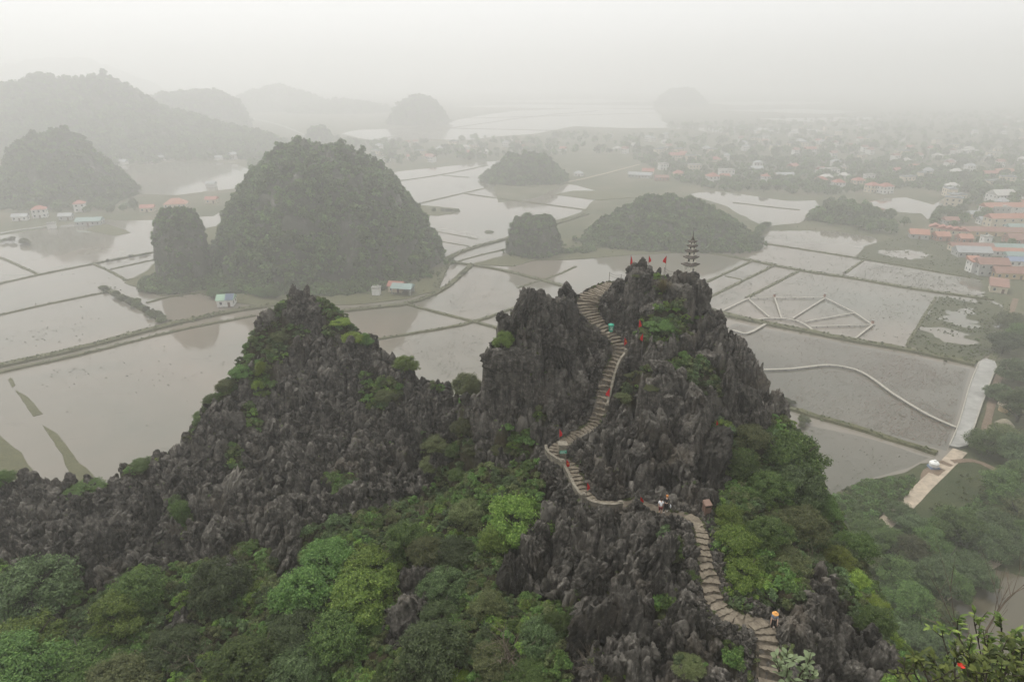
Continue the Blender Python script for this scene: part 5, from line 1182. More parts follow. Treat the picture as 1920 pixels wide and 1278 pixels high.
# tufts creeping over the edges of the stairs
ii = pick((TPW > .2) & (TPW <= 1) & vis | (TPW > .9), 9000); P = np.c_[TX.flat[ii], TY.flat[ii], TZ.flat[ii]]; d, _, hw = path_field(P[:, 0], P[:, 1]); S = .12 + .28 * rs.rand(len(P)) ** 2
ok = (d > hw - .12) & (d < hw + .55) & (fbm(P[:, 0] / 1.6, P[:, 1] / 1.6, 12.0, 2) > .02); ok &= np.cumsum(ok) < 1100
scatter('rock_plants', P[ok], S[ok], rs.rand(ok.sum()) * 6.28, clumps('stair_tuft', 'olive', 90, .2))
# dry litter twigs
def twig_bush(seed, n=26, curl=.5):
    r = np.random.RandomState(seed); m = MB()
    for k in range(n):
        a = r.rand() * 6.28; e = r.uniform(.25, 1.3); l = r.uniform(.6, 1.1); d = np.array([math.cos(a) * math.cos(e), math.sin(a) * math.cos(e), math.sin(e)])
        p1 = d * l * .5 + r.normal(size=3) * .05; p2 = d * l + np.array([0, 0, -.12]) + r.normal(size=3) * .1
        m.tube([(0, 0, -.05), p1, p2], [.016, .010, .004], 4)
        for j in range(2):
            q = p1 + (p2 - p1) * r.rand(); m.tube([q, q + (d + r.normal(size=3) * .7) * .3], [.007, .003], 3)
    return m.mesh('twigs', MAT['drywood'])
TW = [twig_bush(i) for i in range(4)]
DRY = [(900, 1100, 50, 'bare grey sapling above the grey olive shrub'), (960, 1215, 130, 'wide tangle of dry brown twigs at the lower middle'), (1110, 1240, 90, 'pale bare twigs at the bottom below the jagged crag'), (360, 1225, 100, 'dry twiggy thicket in the hollow at lower left'), (800, 960, 60, 'dry brown twigs in the saddle'), (1320, 720, 44, 'dry reddish twigs on the right face of the pagoda peak'), (1520, 1050, 60, 'dry brown brush on the scree below the dull shrub'), (590, 860, 40, 'dry twigs among the grey blades of the far peak'), (700, 760, 30, 'bare scrub below the thin green shrub of the far peak'), (895, 790, 26, 'bare shrub at the foot of the left cliff'), (930, 700, 26, 'bare branching shrub under the bright cliff edge bush'), (1120, 1190, 40, 'dry twigs in the dark crag')]
for k, (px, py, w, lab) in enumerate(DRY):
    p = hit(px, py + w * .15); s = w / 2 * np.linalg.norm(p - [0, 0, CAMZ]) / FPX
    tag(link('dry_shrub', TW[k % 4], None, tuple(p), (0, 0, k), (s, s, s * .9)), lab, 'dry shrub')
# the pale grass tuft below the summit
def grass_tuft(seed, n=260):
    r = np.random.RandomState(seed); V = []; F = []
    for k in range(n):
        a = r.rand() * 6.28; l = r.uniform(.6, 1.15); sp = r.uniform(.1, .75); b = len(V); w = .022
        for j, t in enumerate((0, .35, .7, 1.0)):
            rad = sp * l * t ** 1.3; z = l * (t - .62 * sp * t * t); x, y = math.cos(a) * rad, math.sin(a) * rad; ww = w * (1 - t * .85)
            V += [(x - math.sin(a) * ww, y + math.cos(a) * ww, z), (x + math.sin(a) * ww, y - math.cos(a) * ww, z)]
        F += [(b + 2 * j, b + 2 * j + 1, b + 2 * j + 3, b + 2 * j + 2) for j in range(3)]
    return mesh_np('grass_tuft', V, F, MAT['leaf_dry'])
p = at(1241, 562, 76.6); p[2] = max(float(ground_z(p[0], p[1])), p[2] - .3)
tag(link('grass_tuft', grass_tuft(1, 420), None, tuple(p), None, 1.9), 'tall straw coloured grass tuft hanging below the summit boulder', 'grass tuft')

# ---- broad leaved plants close to the camera, on ledges below the lower edge
def leaf_shape(l, w, fold=.18, droop=.25):
    V = []; n = 5
    for k in range(n):
        t = k / (n - 1); ww = w * math.sin(math.pi * min(1, t * .92 + .06)) ** .8; z = -droop * l * t * t
        V += [(t * l, -ww, z + fold * ww), (t * l, 0, z), (t * l, ww, z + fold * ww)]
    F = []
    for k in range(n - 1):
        a = 3 * k; F += [(a, a + 3, a + 4, a + 1), (a + 1, a + 4, a + 5, a + 2)]
    return V, F
def leafy_branch(m_st, m_lf, p0, d, length, r, nl, l, w):
    p0 = Vector(p0); d = Vector(d).normalized(); pts = [p0]
    for k in range(4): d = (d + Vector(r.normal(size=3) * .16) + Vector((0, 0, .06))).normalized(); pts.append(pts[-1] + d * length / 4)
    m_st.tube(pts, [.014, .011, .009, .007, .004], 5)
    for k in range(nl):
        t = .25 + .75 * (k + r.rand()) / nl; i = min(3, int(t * 4)); q = pts[i].lerp(pts[i + 1], t * 4 - i if t < 1 else 1)
        a = r.rand() * 6.28; ax = Vector((math.cos(a), math.sin(a), r.uniform(-.1, .7))) + d * .5
        M = Matrix.Translation(q) @ ax.to_track_quat('X', 'Z').to_matrix().to_4x4() @ Matrix.Rotation(r.normal() * .4, 4, 'X'); V, F = leaf_shape(l * r.uniform(.6, 1.15), w * r.uniform(.7, 1.1)); m_lf.add(V, F, M)
def big_bush(label, base, targets, seed, mat, l, w, nl, cat='bush', name='bush', sub=4):
    r = np.random.RandomState(seed); o = thing(name, label, cat, tuple(base)); st = MB(); lf = MB(); B = Vector(base)
    for t in targets:
        T = Vector(t) - B; mid = T * .5 + Vector(r.normal(size=3) * .08)
        st.tube([(0, 0, -.3), mid, T], [.032, .022, .014], 6)
        for k in range(sub):
            q = mid.lerp(T, .35 + .65 * (k + 1) / sub); leafy_branch(st, lf, q, T.normalized() + Vector(r.normal(size=3) * .75), r.uniform(.28, .6), r, nl, l, w)
        leafy_branch(st, lf, T, T.normalized() + Vector((0, 0, .5)), .35, r, nl + 3, l, w)
    st.build('stem', MAT['bark'], o, True); lf.build('leaves', MAT[mat], o)
    return o
MAT['leaf_near'] = leafy('near_leaves', (.035, .065, .015), (.24, .31, .075)); MAT['leaf_pale'] = leafy('pale_broad_leaves', (.13, .17, .09), (.30, .36, .20))
def ledge(p, w):
    V0, F = _ico3; V = V0 * np.array([w, w * .8, w * .6]); V = V + V0 * (.2 * w * fbm(V0[:, 0] * 2 + p[0], V0[:, 1] * 2, V0[:, 2] * 2, 4))[:, None]
    o = link('rock_ledge', mesh_np('rock_ledge', V, F, MAT['rock'], True, None, {'veg': np.zeros(len(V))}), None, (p[0], p[1], p[2] - w * .5)); o['kind'] = 'structure'
rs = np.random.RandomState(77)
def tg_(lst): return [at(x, y, D) for x, y, D in lst]
b = at(1830, 1480, 9.0); ledge(b, 1.6); big_bush('glossy leaved bush in the lower right corner over the pond', b, tg_([(1700, 1268, 9.0), (1735, 1262, 8.6), (1775, 1270, 8.8), (1815, 1255, 9.2), (1850, 1262, 8.4), (1890, 1240, 8.8), (1925, 1265, 8.6), (1790, 1250, 9.2), (1870, 1240, 9.3), (1915, 1235, 9.0), (1715, 1262, 9.4), (1900, 1222, 9.6), (1840, 1255, 9.8), (1755, 1255, 9.5), (1830, 1268, 8.7), (1870, 1270, 8.5), (1910, 1275, 8.5)]), 3, 'leaf_near', .15, .034, 11)
b = at(1880, 1500, 10.5); ledge(b, 1.5); big_bush('taller leafy shrub reaching over the pond above the glossy bush', b, tg_([(1795, 1178, 10.6), (1828, 1172, 10.8), (1850, 1215, 10.4), (1878, 1185, 10.7), (1900, 1200, 10.2), (1768, 1195, 10.9), (1815, 1220, 10.2), (1858, 1235, 10.0), (1905, 1250, 9.8)]), 4, 'leaf_near', .16, .036, 9)
b = at(1485, 1400, 8.6); ledge(b, .9); big_bush('pale broad leaved plant on the lower edge beside the lowest steps', b, tg_([(1462, 1258, 8.7), (1480, 1250, 8.6), (1500, 1264, 8.5), (1475, 1274, 8.4), (1515, 1276, 8.5)]), 5, 'leaf_pale', .13, .042, 7, 'plant', 'broad_leaf_plant', 2)
def bare_branch(label, pts, seed):
    r = np.random.RandomState(seed); o = thing('bare_branch', label, 'branch', tuple(pts[0])); B = np.array(pts[0]); m = MB()
    P = [np.array(p) - B for p in pts]; m.tube(P, list(np.linspace(.03, .008, len(P))), 6)
    for i in range(1, len(P)):
        for k in range(3):
            q = P[i - 1] + (P[i] - P[i - 1]) * r.rand(); d = (P[-1] - P[0]) / np.linalg.norm(P[-1] - P[0]) + r.normal(size=3) * .6; l = r.uniform(.25, .7)
            e = q + d * l * .6; m.tube([q, e, e + (d + r.normal(size=3) * .4) * l * .5], [.009, .006, .003], 4)
            for j in range(2): m.tube([e, e + (d + r.normal(size=3) * .7) * l * .45], [.005, .002], 3)
    m.build('twigs', MAT['drywood'], o)
bare_branch('bare twig branch reaching over the right hand pond', tg_([(1835, 1300, 11), (1850, 1180, 11.2), (1868, 1150, 11.3), (1890, 1120, 11.5), (1915, 1100, 11.6)]), 1)
bare_branch('bare forked branch above the glossy leaved bush', tg_([(1822, 1280, 10.6), (1812, 1215, 10.7), (1795, 1190, 10.8), (1788, 1165, 10.9)]), 2)
MAT['petal'] = plain('red_petals', (.62, .05, .03), .6, .15, 9)
def blossom(px, py, D, label, s=.09):
    m = MB()
    for k in range(6):
        V, F = leaf_shape(s, s * .42, .3, -.3); m.add(V, F, Matrix.Rotation(k * 1.047, 4, 'Z') @ Matrix.Rotation(-.5, 4, 'Y'))
    tag(m.build('flower', MAT['petal'], None, loc=tuple(at(px, py, D))), label, 'flower')
blossom(1801, 1252, 8.9, 'red flower in the glossy bush at the lower right')
# ------------------------------------------------------------------ things on the plain
for nm, c in (('wall_white', (.66, .65, .62)), ('wall_cream', (.56, .50, .38)), ('wall_grey', (.38, .38, .36)), ('wall_ochre', (.50, .38, .22)), ('wall_brick', (.34, .19, .14))): MAT[nm] = plain(nm, c, .85, .12, .6)
for nm, c in (('roof_red', (.30, .12, .09)), ('roof_orange', (.34, .165, .115)), ('roof_teal', (.21, .28, .26)), ('roof_grey2', (.30, .31, .31)), ('roof_blue', (.19, .24, .34)), ('roof_rust', (.24, .135, .105)), ('roof_green', (.24, .36, .26)), ('roof_flat', (.42, .41, .38))): MAT[nm] = plain(nm, c, .7, .16, .5)
MAT['window'] = plain('dark_window', (.05, .055, .06), .25, .2, 2, .5); MAT['frame'] = plain('window_frame', (.6, .6, .57), .6, .06, 3); MAT['door'] = plain('brown_door', (.14, .085, .055), .6, .2, 3)
WINM = {}
def window_mesh(w, h):
    k = (round(w, 1), round(h, 1))
    if k not in WINM:
        a = MB(); a.box((0, -.03, 0), (w, .08, h)); b = MB(); b.box((0, -.075, 0), (w * .8, .02, h * .84)); b.box((0, -.088, 0), (.06, .012, h * .84)); WINM[k] = (a.mesh('window', MAT['frame']), b.mesh('pane', MAT['window']))
    return WINM[k]
def roof_mesh(kind, w, d, h, over=.5):
    m = MB(); W, D_ = w / 2 + over, d / 2 + over; t = .18
    if kind == 'gable':
        V = [(-W, -D_, 0), (W, -D_, 0), (W, D_, 0), (-W, D_, 0), (-W, 0, h), (W, 0, h)]; F = [(0, 1, 5, 4), (2, 3, 4, 5), (0, 4, 3), (1, 2, 5), (3, 2, 1, 0)]
    elif kind == 'hip':
        r = max(.1, W - D_ * .9); V = [(-W, -D_, 0), (W, -D_, 0), (W, D_, 0), (-W, D_, 0), (-r, 0, h), (r, 0, h)]; F = [(0, 1, 5, 4), (2, 3, 4, 5), (0, 4, 3), (1, 2, 5), (3, 2, 1, 0)]
    elif kind == 'shed':
        V = [(-W, -D_, 0), (W, -D_, 0), (W, D_, 0), (-W, D_, 0), (-W, -D_, t), (W, -D_, t), (W, D_, h), (-W, D_, h)]; F = [(3, 2, 1, 0), (4, 5, 6, 7), (0, 1, 5, 4), (1, 2, 6, 5), (2, 3, 7, 6), (3, 0, 4, 7)]
    else:
        m.box((0, 0, .15), (w + .3, d + .3, .3)); 
        for sx, sy, ww, dd in ((0, -1, w + .3, .2), (0, 1, w + .3, .2), (-1, 0, .2, d - .1), (1, 0, .2, d - .1)): m.box((sx * (w / 2 + .05), sy * (d / 2 + .05), .62), (ww, dd, .62))
        m.box((w * .25, 0, .9), (w * .22, d * .3, 1.2)); return m
    m.add(V, F); return m
def house(px, py, wpx, dm, floors, roof, rmat, wmat, rz, label, group=None, name='house', cat='house', rh=None, z=0.05, open_side=False, win=True, aspect=None):
    p = gnd(px, py, z); dist = np.linalg.norm(p - [0, 0, CAMZ]); w = wpx * dist / FPX; d = dm if dm else w * .7; h = 3.2 * floors; rh = rh or min(w, d) * .32
    o = thing(name, label, cat, tuple(p), R(rz), group)
    m = MB(); m.box((0, 0, h / 2), (w, d, h)) if not open_side else [m.box((sx * (w / 2 - .2), sy * (d / 2 - .2), h / 2), (.4, .4, h)) for sx in (-1, 1) for sy in (-1, 1)] and m.box((0, d / 2 - .15, h / 2), (w - .8, .3, h))
    if roof == 'gable': m.add([(-w / 2, -d / 2, h), (-w / 2, d / 2, h), (-w / 2, 0, h + rh * .95), (w / 2, -d / 2, h), (w / 2, d / 2, h), (w / 2, 0, h + rh * .95)], [(0, 2, 1), (3, 4, 5)])
    m.build('wall', MAT[wmat], o)
    roof_mesh(roof, w, d, rh).build('roof', MAT[rmat], o, loc=(0, 0, h + .02))
    if win and not open_side:
        fr, pn = window_mesh(min(1.4, w * .18), 1.5)
        nx = max(1, min(7, int(w / 3.0))); ny = max(1, min(4, int(d / 3.5)))
        for f in range(floors):
            for k in range(nx):
                x = -w / 2 + w * (k + .5) / nx
                if f == 0 and k == nx // 2:
                    MB().box((0, -.04, 1.1), (1.1, .1, 2.2)).build('door', MAT['door'], o, loc=(x, -d / 2, 0)); continue
                q = link('window', fr, o, (x, -d / 2, 3.2 * f + 1.75)); link('pane', pn, q)
            for k in range(ny):
                y = -d / 2 + d * (k + .5) / ny
                for sd in (1, -1):
                    if (sd > 0) == (px < 960): q = link('window', fr, o, (sd * w / 2, y, 3.2 * f + 1.75), (0, 0, sd * math.pi / 2)); link('pane', pn, q)
    return o
H = house
# by the big dome
H(426, 571, 26, 7, 1, 'gable', 'roof_green', 'wall_white', 8, 'little white hut with a green and blue roof by the field bank', rh=2.0, z=.3)
hut = [o for o in COL.objects if o.get('label', '').startswith('little white hut')][0]
m = MB(); pw_ = 26 * 318 / FPX / 2 + .5; m.add([(0.05, -3.98, .06), (pw_ + .05, -3.98, .06), (pw_ + .05, .0, 2.07), (0.05, .0, 2.07)], [(0, 1, 2, 3), (3, 2, 1, 0)]); m.build('roof_sheet', MAT['roof_blue'], hut, loc=(0, 0, 3.3))
H(756, 549, 36, 7, 1, 'gable', 'roof_teal', 'wall_grey', -10, 'farm shed with a teal roof at the foot of the big dome', rh=1.8, z=.3, open_side=True)
H(744, 545, 26, 6, 1, 'gable', 'roof_red', 'wall_cream', -10, 'red roofed house adjoining the teal roofed shed', rh=1.8, z=.3)
H(706, 552, 14, 3, 1, 'flat', 'roof_flat', 'wall_white', -5, 'tiny white outbuilding left of the farm shed', z=.3, win=False)
# left bank
H(77, 407, 19, 8, 2, 'hip', 'roof_red', 'wall_white', 25, 'tall white house with a red roof at the left, nearer the edge', rh=2.4)
H(152, 396, 16, 8, 2, 'hip', 'roof_red', 'wall_white', 25, 'tall white house with a red roof right of the first one', rh=2.4)
H(170, 421, 36, 9, 1, 'gable', 'roof_teal', 'wall_grey', 10, 'long low house with a teal roof on the field bank', rh=2.2)
H(278, 396, 20, 8, 1, 'gable', 'roof_red', 'wall_cream', 15, 'small red roofed house left of the rock stack', rh=2.2)
H(331, 388, 34, 12, 1, 'hip', 'roof_orange', 'wall_cream', 15, 'large house with a broad orange roof behind the rock stack', rh=4)
H(398, 380, 18, 8, 1, 'gable', 'roof_red', 'wall_cream', 5, 'red roofed house between the stack and the big dome', rh=2.2)
H(98, 428, 11, 4, 1, 'flat', 'roof_flat', 'wall_white', 20, 'small white block at the end of the pale causeway', win=False)
H(40, 413, 20, 6, 1, 'gable', 'roof_grey2', 'wall_white', 15, 'low white shed left of the tall red roofed house')
H(125, 412, 18, 6, 1, 'gable', 'roof_grey2', 'wall_grey', 12, 'low grey shed between the two tall red roofed houses')
H(397, 350, 14, 7, 1, 'gable', 'roof_grey2', 'wall_white', 0, 'pale low house on the far side of the brown pond', win=False)
for k, (x, y) in enumerate(((232, 308), (282, 304), (305, 300), (358, 295), (380, 292), (410, 300), (437, 299))): H(x, y, 11, 8, 1 + (k == 6), 'gable', 'roof_grey2', 'wall_white', k * 9, 'tiny pale house at the foot of the long hazy ridge', 'pale houses under the ridge', win=False)
# right edge settlement
RT = [
 (1895, 402, 92, 9, 2, 'gable', 'roof_orange', 'wall_white', 3, 'long two storey block with an orange roof at the right edge, rear one'),
 (1903, 424, 90, 9, 2, 'gable', 'roof_orange', 'wall_cream', 3, 'long two storey block with an orange roof at the right edge, front one'),
 (1874, 378, 34, 12, 2, 'gable', 'roof_flat', 'wall_white', 10, 'large white house with a pointed gable among trees at the right'),
 (1853, 514, 42, 9, 2, 'gable', 'roof_rust', 'wall_grey', -8, 'grey two storey house with a rust red roof by the pond corner'),
 (1824, 510, 16, 7, 2, 'shed', 'roof_orange', 'wall_white', -8, 'narrow house with an orange lean-to roof left of the grey one'),
 (1905, 520, 70, 9, 1, 'gable', 'roof_rust', 'wall_ochre', -8, 'long low building with a rust red roof in front of the grey house'),
 (1870, 545, 22, 9, 1, 'shed', 'roof_rust', 'wall_cream', -30, 'sloping rust red canopy roof beside the lane'),
 (1916, 498, 44, 6, 1, 'gable', 'roof_blue', 'wall_white', -8, 'long shed with a pale blue roof at the right edge'),
 (1721, 446, 26, 9, 1, 'gable', 'roof_orange', 'wall_grey', -20, 'grey house with an orange gable roof at the marsh edge'),
 (1763, 450, 20, 8, 1, 'gable', 'roof_orange', 'wall_brick', -5, 'brick house with an orange roof, second along the marsh'),
 (1806, 454, 18, 8, 1, 'gable', 'roof_orange', 'wall_brick', -5, 'brick house with an orange roof, third along the marsh'),
 (1752, 433, 15, 7, 1, 'gable', 'roof_red', 'wall_cream', 60, 'first of the row of small red gables behind the marsh houses'), (1766, 436, 15, 7, 1, 'gable', 'roof_red', 'wall_cream', 60, 'second of the row of small red gables behind the marsh houses'),
 (1779, 438, 15, 7, 1, 'gable', 'roof_red', 'wall_cream', 60, 'third of the row of small red gables behind the marsh houses'), (1792, 440, 15, 7, 1, 'gable', 'roof_red', 'wall_cream', 60, 'fourth of the row of small red gables behind the marsh houses'), (1805, 441, 15, 7, 1, 'gable', 'roof_red', 'wall_cream', 60, 'last of the row of small red gables behind the marsh houses'),
 (1860, 441, 92, 8, 1, 'gable', 'roof_rust', 'wall_ochre', -6, 'very long low building with a rust red roof behind the gables'),
 (1912, 456, 40, 10, 1, 'gable', 'roof_rust', 'wall_brick', -6, 'broad rust red roofed hall at the right edge'),
 (1820, 480, 48, 9, 1, 'gable', 'roof_grey2', 'wall_grey', -8, 'grey roofed workshop beside the marsh'),
 (1818, 470, 60, 6, 1, 'gable', 'roof_rust', 'wall_cream', -8, 'low rust roofed range behind the grey workshop'),
 (1892, 472, 64, 6, 1, 'gable', 'roof_teal', 'wall_white', -8, 'long shed with a pale teal roof right of the workshop'), (1886, 479, 54, 5, 1, 'gable', 'roof_orange', 'wall_white', -8, 'low orange roofed range in front of the teal shed'),
 (1910, 488, 40, 6, 1, 'gable', 'roof_teal', 'wall_grey', -8, 'small teal roofed shed at the right edge'), (1845, 463, 12, 5, 2, 'flat', 'roof_flat', 'wall_white', -8, 'small white tower house among the trees by the halls'),
 (1910, 434, 36, 7, 1, 'gable', 'roof_teal', 'wall_white', -4, 'teal roofed shed between the long blocks and the halls'), (1850, 420, 26, 7, 1, 'gable', 'roof_grey2', 'wall_white', -4, 'pale shed left of the front orange roofed block'), (1868, 421, 20, 6, 1, 'gable', 'roof_orange', 'wall_white', -4, 'small orange roofed shed left of the front block'),
 (1872, 404, 22, 8, 2, 'flat', 'roof_flat', 'wall_grey', -4, 'flat roofed grey annex at the left end of the rear block'), (1825, 408, 16, 7, 1, 'gable', 'roof_grey2', 'wall_cream', -4, 'grey roofed cottage in the trees left of the annex'), (1780, 420, 20, 7, 1, 'gable', 'roof_rust', 'wall_grey', -4, 'rust roofed cottage left of the halls'),
 (1906, 388, 36, 8, 1, 'gable', 'roof_orange', 'wall_white', 4, 'orange roofed building right of the white gabled house'),
]
for a in RT: H(*a)
# village beyond the ponds
VT = [(1335, 342, 19, 11, 2, 'hip', 'roof_red', 'wall_white', 10, 'white villa with a red roof standing forward of the village trees'), (1361, 330, 24, 10, 2, 'flat', 'roof_flat', 'wall_white', 5, 'wide white house with a dark opening behind the villa'), (1358, 336, 15, 8, 1, 'gable', 'roof_red', 'wall_cream', 5, 'red roofed house at the right of the villa'),
 (1243, 318, 15, 9, 2, 'flat', 'roof_flat', 'wall_white', 10, 'white two storey house at the left end of the village'), (1268, 300, 26, 10, 2, 'gable', 'roof_red', 'wall_cream', 5, 'long cream house with a red roof, upper left of the village'), (1302, 320, 22, 9, 2, 'flat', 'roof_flat', 'wall_cream', 0, 'cream flat roofed house near the left of the village'), (1272, 330, 18, 9, 1, 'hip', 'roof_red', 'wall_cream', 5, 'low red roofed house under trees left of the villa'),
 (1340, 303, 18, 9, 1, 'hip', 'roof_red', 'wall_cream', 20, 'house with a steep red roof high in the village middle'), (1434, 342, 12, 7, 2, 'hip', 'roof_red', 'wall_white', 8, 'slim white house with a red roof right of the villa'), (1444, 334, 14, 7, 1, 'gable', 'roof_red', 'wall_white', 8, 'red roofed house behind the slim white one'),
 (1418, 321, 20, 8, 1, 'gable', 'roof_grey2', 'wall_white', 0, 'pale cottage in the middle of the village'), (1470, 333, 30, 7, 1, 'gable', 'roof_grey2', 'wall_white', 0, 'long pale shed right of the slim white house'), (1486, 316, 16, 9, 1, 'gable', 'roof_red', 'wall_cream', 30, 'cream house with a red roof in the right half of the village'),
 (1554, 328, 28, 10, 2, 'flat', 'roof_flat', 'wall_white', 5, 'large flat roofed white house on the right of the village'), (1537, 342, 20, 9, 1, 'hip', 'roof_red', 'wall_cream', 5, 'red roofed cream house below the large flat roofed one'), (1570, 354, 17, 9, 2, 'hip', 'roof_red', 'wall_white', 5, 'red roofed house behind the wooded knoll'),
 (1607, 350, 17, 8, 2, 'hip', 'roof_red', 'wall_cream', 15, 'left house of three by the small ponds'), (1634, 360, 18, 9, 2, 'hip', 'roof_red', 'wall_cream', 15, 'middle house of three by the small ponds'), (1658, 362, 20, 9, 2, 'hip', 'roof_red', 'wall_white', 15, 'right house of three by the small ponds'), (1628, 340, 14, 7, 2, 'flat', 'roof_flat', 'wall_white', 5, 'flat roofed house behind the three by the ponds'),
 (1518, 288, 18, 9, 2, 'gable', 'roof_red', 'wall_white', 5, 'white house with a red roof far up the village on the right'), (1715, 318, 24, 10, 1, 'hip', 'roof_orange', 'wall_cream', 0, 'orange roofed house alone among trees at the right'), (1880, 326, 26, 8, 1, 'gable', 'roof_orange', 'wall_cream', 0, 'long orange roofed house far at the right'), (1850, 330, 30, 8, 1, 'gable', 'roof_red', 'wall_cream', 0, 'row of red roofs far at the right, left part'),
 (1812, 286, 32, 20, 1, 'flat', 'roof_flat', 'wall_white', 8, 'big pale roofed hall far at the right'), (1200, 333, 40, 8, 1, 'gable', 'roof_grey2', 'wall_grey', -20, 'long grey shed beside the field road'), (1240, 338, 24, 7, 1, 'gable', 'roof_rust', 'wall_brick', 0, 'low brick shed left of the villa'), (882, 290, 11, 8, 1, 'gable', 'roof_red', 'wall_white', 0, 'small red roofed house on the strip beyond the centre pond'),
 (1215, 326, 20, 9, 1, 'gable', 'roof_red', 'wall_cream', -15, 'red roofed cream house behind the long grey shed'), (1085, 330, 16, 7, 1, 'hip', 'roof_grey2', 'wall_white', 0, 'pale domed shed in the fields left of the village')]
for a in VT: H(*a, z=0.05)
# temple
tp = gnd(1641, 409, .3); o = thing('temple', 'small temple with a two tiered roof of upswept corners by the wooded knoll', 'temple', tuple(tp), R(8))
MB().box((0, 0, 1.9), (7.5, 6.5, 3.8)).build('wall', MAT['wall_cream'], o)
for z_, rr, hh, th_ in ((3.9, 5.6, 1.9, 2.4), (6.3, 3.6, 2.3, .25)):
    V, F = eave(rr, hh, th_, .9, .2); MB().add(V, F, Matrix.Translation((0, 0, z_ + hh))).build('roof', MAT['roof_rust'], o)
MB().box((0, 0, 6.1), (4.2, 3.8, 1.4)).build('upper_wall', MAT['wall_cream'], o)
H(1618, 408, 18, 6, 1, 'gable', 'roof_grey2', 'wall_white', 5, 'plain white hall left of the little temple', z=.3)
# many far houses that nothing tells apart
rs = np.random.RandomState(33); far_polys = [[(1000, 268), (1180, 252), (1400, 258), (1620, 262), (1700, 300), (1690, 340), (1500, 338), (1280, 300), (1100, 300)], [(1680, 270), (1920, 262), (1960, 400), (1800, 392), (1690, 345)], [(620, 272), (900, 268), (1000, 262), (1010, 280), (860, 300), (720, 312), (640, 290)], [(1250, 252), (1900, 215), (1960, 262), (1400, 262)]]
FH = []
for k in range(6):
    m = MB(); w, d, h = rs.uniform(7, 13), rs.uniform(6, 9), (3.4, 6.6)[k % 2]
    m.mi = 0; m.box((0, 0, h / 2), (w, d, h)); m.mi = 1; q = roof_mesh(('gable', 'hip', 'flat', 'gable', 'hip', 'flat')[k], w, d, 2.6); m.add(q.v, q.f, Matrix.Translation((0, 0, h + .02)))
    m.mi = 2
    for f in range(1 if h < 4 else 2):
        for x in np.linspace(-w * .33, w * .33, 3): m.box((x, -d / 2 - .03, 1.7 + 3.2 * f), (1.2, .08, 1.4))
    FH.append(m.mesh('village_house', [MAT[('wall_white', 'wall_white', 'wall_cream')[k % 3]], MAT[('roof_red', 'roof_grey2', 'roof_flat', 'roof_rust', 'roof_flat', 'roof_grey2')[k]], MAT['window']]))
taken = [np.array(o.location[:2]) for o in COL.objects if o.get('category') in ('house', 'temple')]
def far_spots(poly, n, gap):
    xs = [p[0] for p in poly]; ys = [p[1] for p in poly]; out = []
    for _ in range(n * 30):
        if len(out) >= n: break
        x, y = rs.uniform(min(xs), max(xs)), rs.uniform(min(ys), max(ys))
        if in_poly(np.array([x]), np.array([y]), poly)[0]:
            p = gnd(x, y, .05)
            if all(np.hypot(*(p[:2] - q)) > gap for q in taken): taken.append(p[:2]); out.append(p)
    return out
for pl, n in zip(far_polys, (56, 40, 20, 16)):
    for p in far_spots(pl, n, 13): tag(link('village_house', FH[rs.randint(6)], None, tuple(p), (0, 0, rs.normal() * .5)), 'small hazy village house with pale walls among far trees', 'house', 'far village houses')
# ---- village trees
C2 = [mesh_np('tree', *leaf_cloud(950 + i, 900, lobe_set(150 + i, 9, .85, 1.1, (.35, .55), .25), .16, long=1.4), MAT['leaf_far']) for i in range(5)]
for me in C2:
    bm = bmesh.new(); bm.from_mesh(me); t = MB().tube([(0, 0, -.1), (.02, 0, .3), (0, .02, .8)], [.07, .05, .03], 6).mesh('t', MAT['bark']); bm.from_mesh(t); bm.to_mesh(me); bm.free(); me.materials.append(MAT['bark'])
def vtree(p, s, label, group): tag(link('tree', C2[rs.randint(5)], None, tuple(p), (0, 0, rs.rand() * 6.28), (s, s, s * rs.uniform(.8, 1.15))), label, 'tree', group)
gv = 'trees among the village houses'; lv = 'leafy tree growing between the hazy village houses beyond the ponds'
n_v = 0
vp = [[(1180, 300), (1290, 345), (1340, 352), (1540, 362), (1700, 350), (1690, 300), (1500, 285), (1250, 285)], [(1420, 335), (1540, 345), (1540, 366), (1430, 360)], [(1690, 330), (1830, 360), (1920, 400), (1940, 340), (1720, 300)]]
for pl, n in zip(vp, (85, 18, 34)):
    for p in far_spots(pl, n, 7.5): vtree(p, rs.uniform(3.2, 6.5), lv, gv)
for pl, n, lab, gr, lo, hi in [([(1540, 385), (1600, 375), (1640, 400), (1700, 420), (1700, 440), (1640, 438), (1560, 425), (1530, 410)], 34, 'tree in the grove round the temple knoll', 'grove round the temple', 3, 5.5), ([(1720, 425), (1760, 395), (1800, 375), (1880, 385), (1850, 410), (1790, 430)], 26, 'tree between the small ponds and the long orange roofs', 'trees left of the long orange roofs', 3, 5.5), ([(1830, 450), (1900, 462), (1900, 470), (1830, 462)], 9, 'tree in the yard between the rust red roofs', 'trees in the yard', 2.4, 3.6),
    ([(1420, 425), (1440, 418), (1440, 440), (1420, 444)], 5, 'tree at the right foot of the long wooded hill', 'trees at the right foot of the long hill', 3, 4.5), ([(620, 262), (880, 266), (1000, 262), (1080, 245), (1180, 255), (1000, 290), (720, 312), (640, 300)], 26, 'hazy tree on the strip of land beyond the centre pond', 'trees on the far strip', 4, 7), ([(0, 395), (60, 400), (200, 400), (260, 395), (300, 385), (215, 385), (120, 390)], 22, 'tree on the bank behind the left hand fields', 'trees on the left bank', 3.0, 5)]:
    for p in far_spots(pl, n, 6.5 if lo < 4 else 11): vtree(p, rs.uniform(lo, hi), lab, gr)
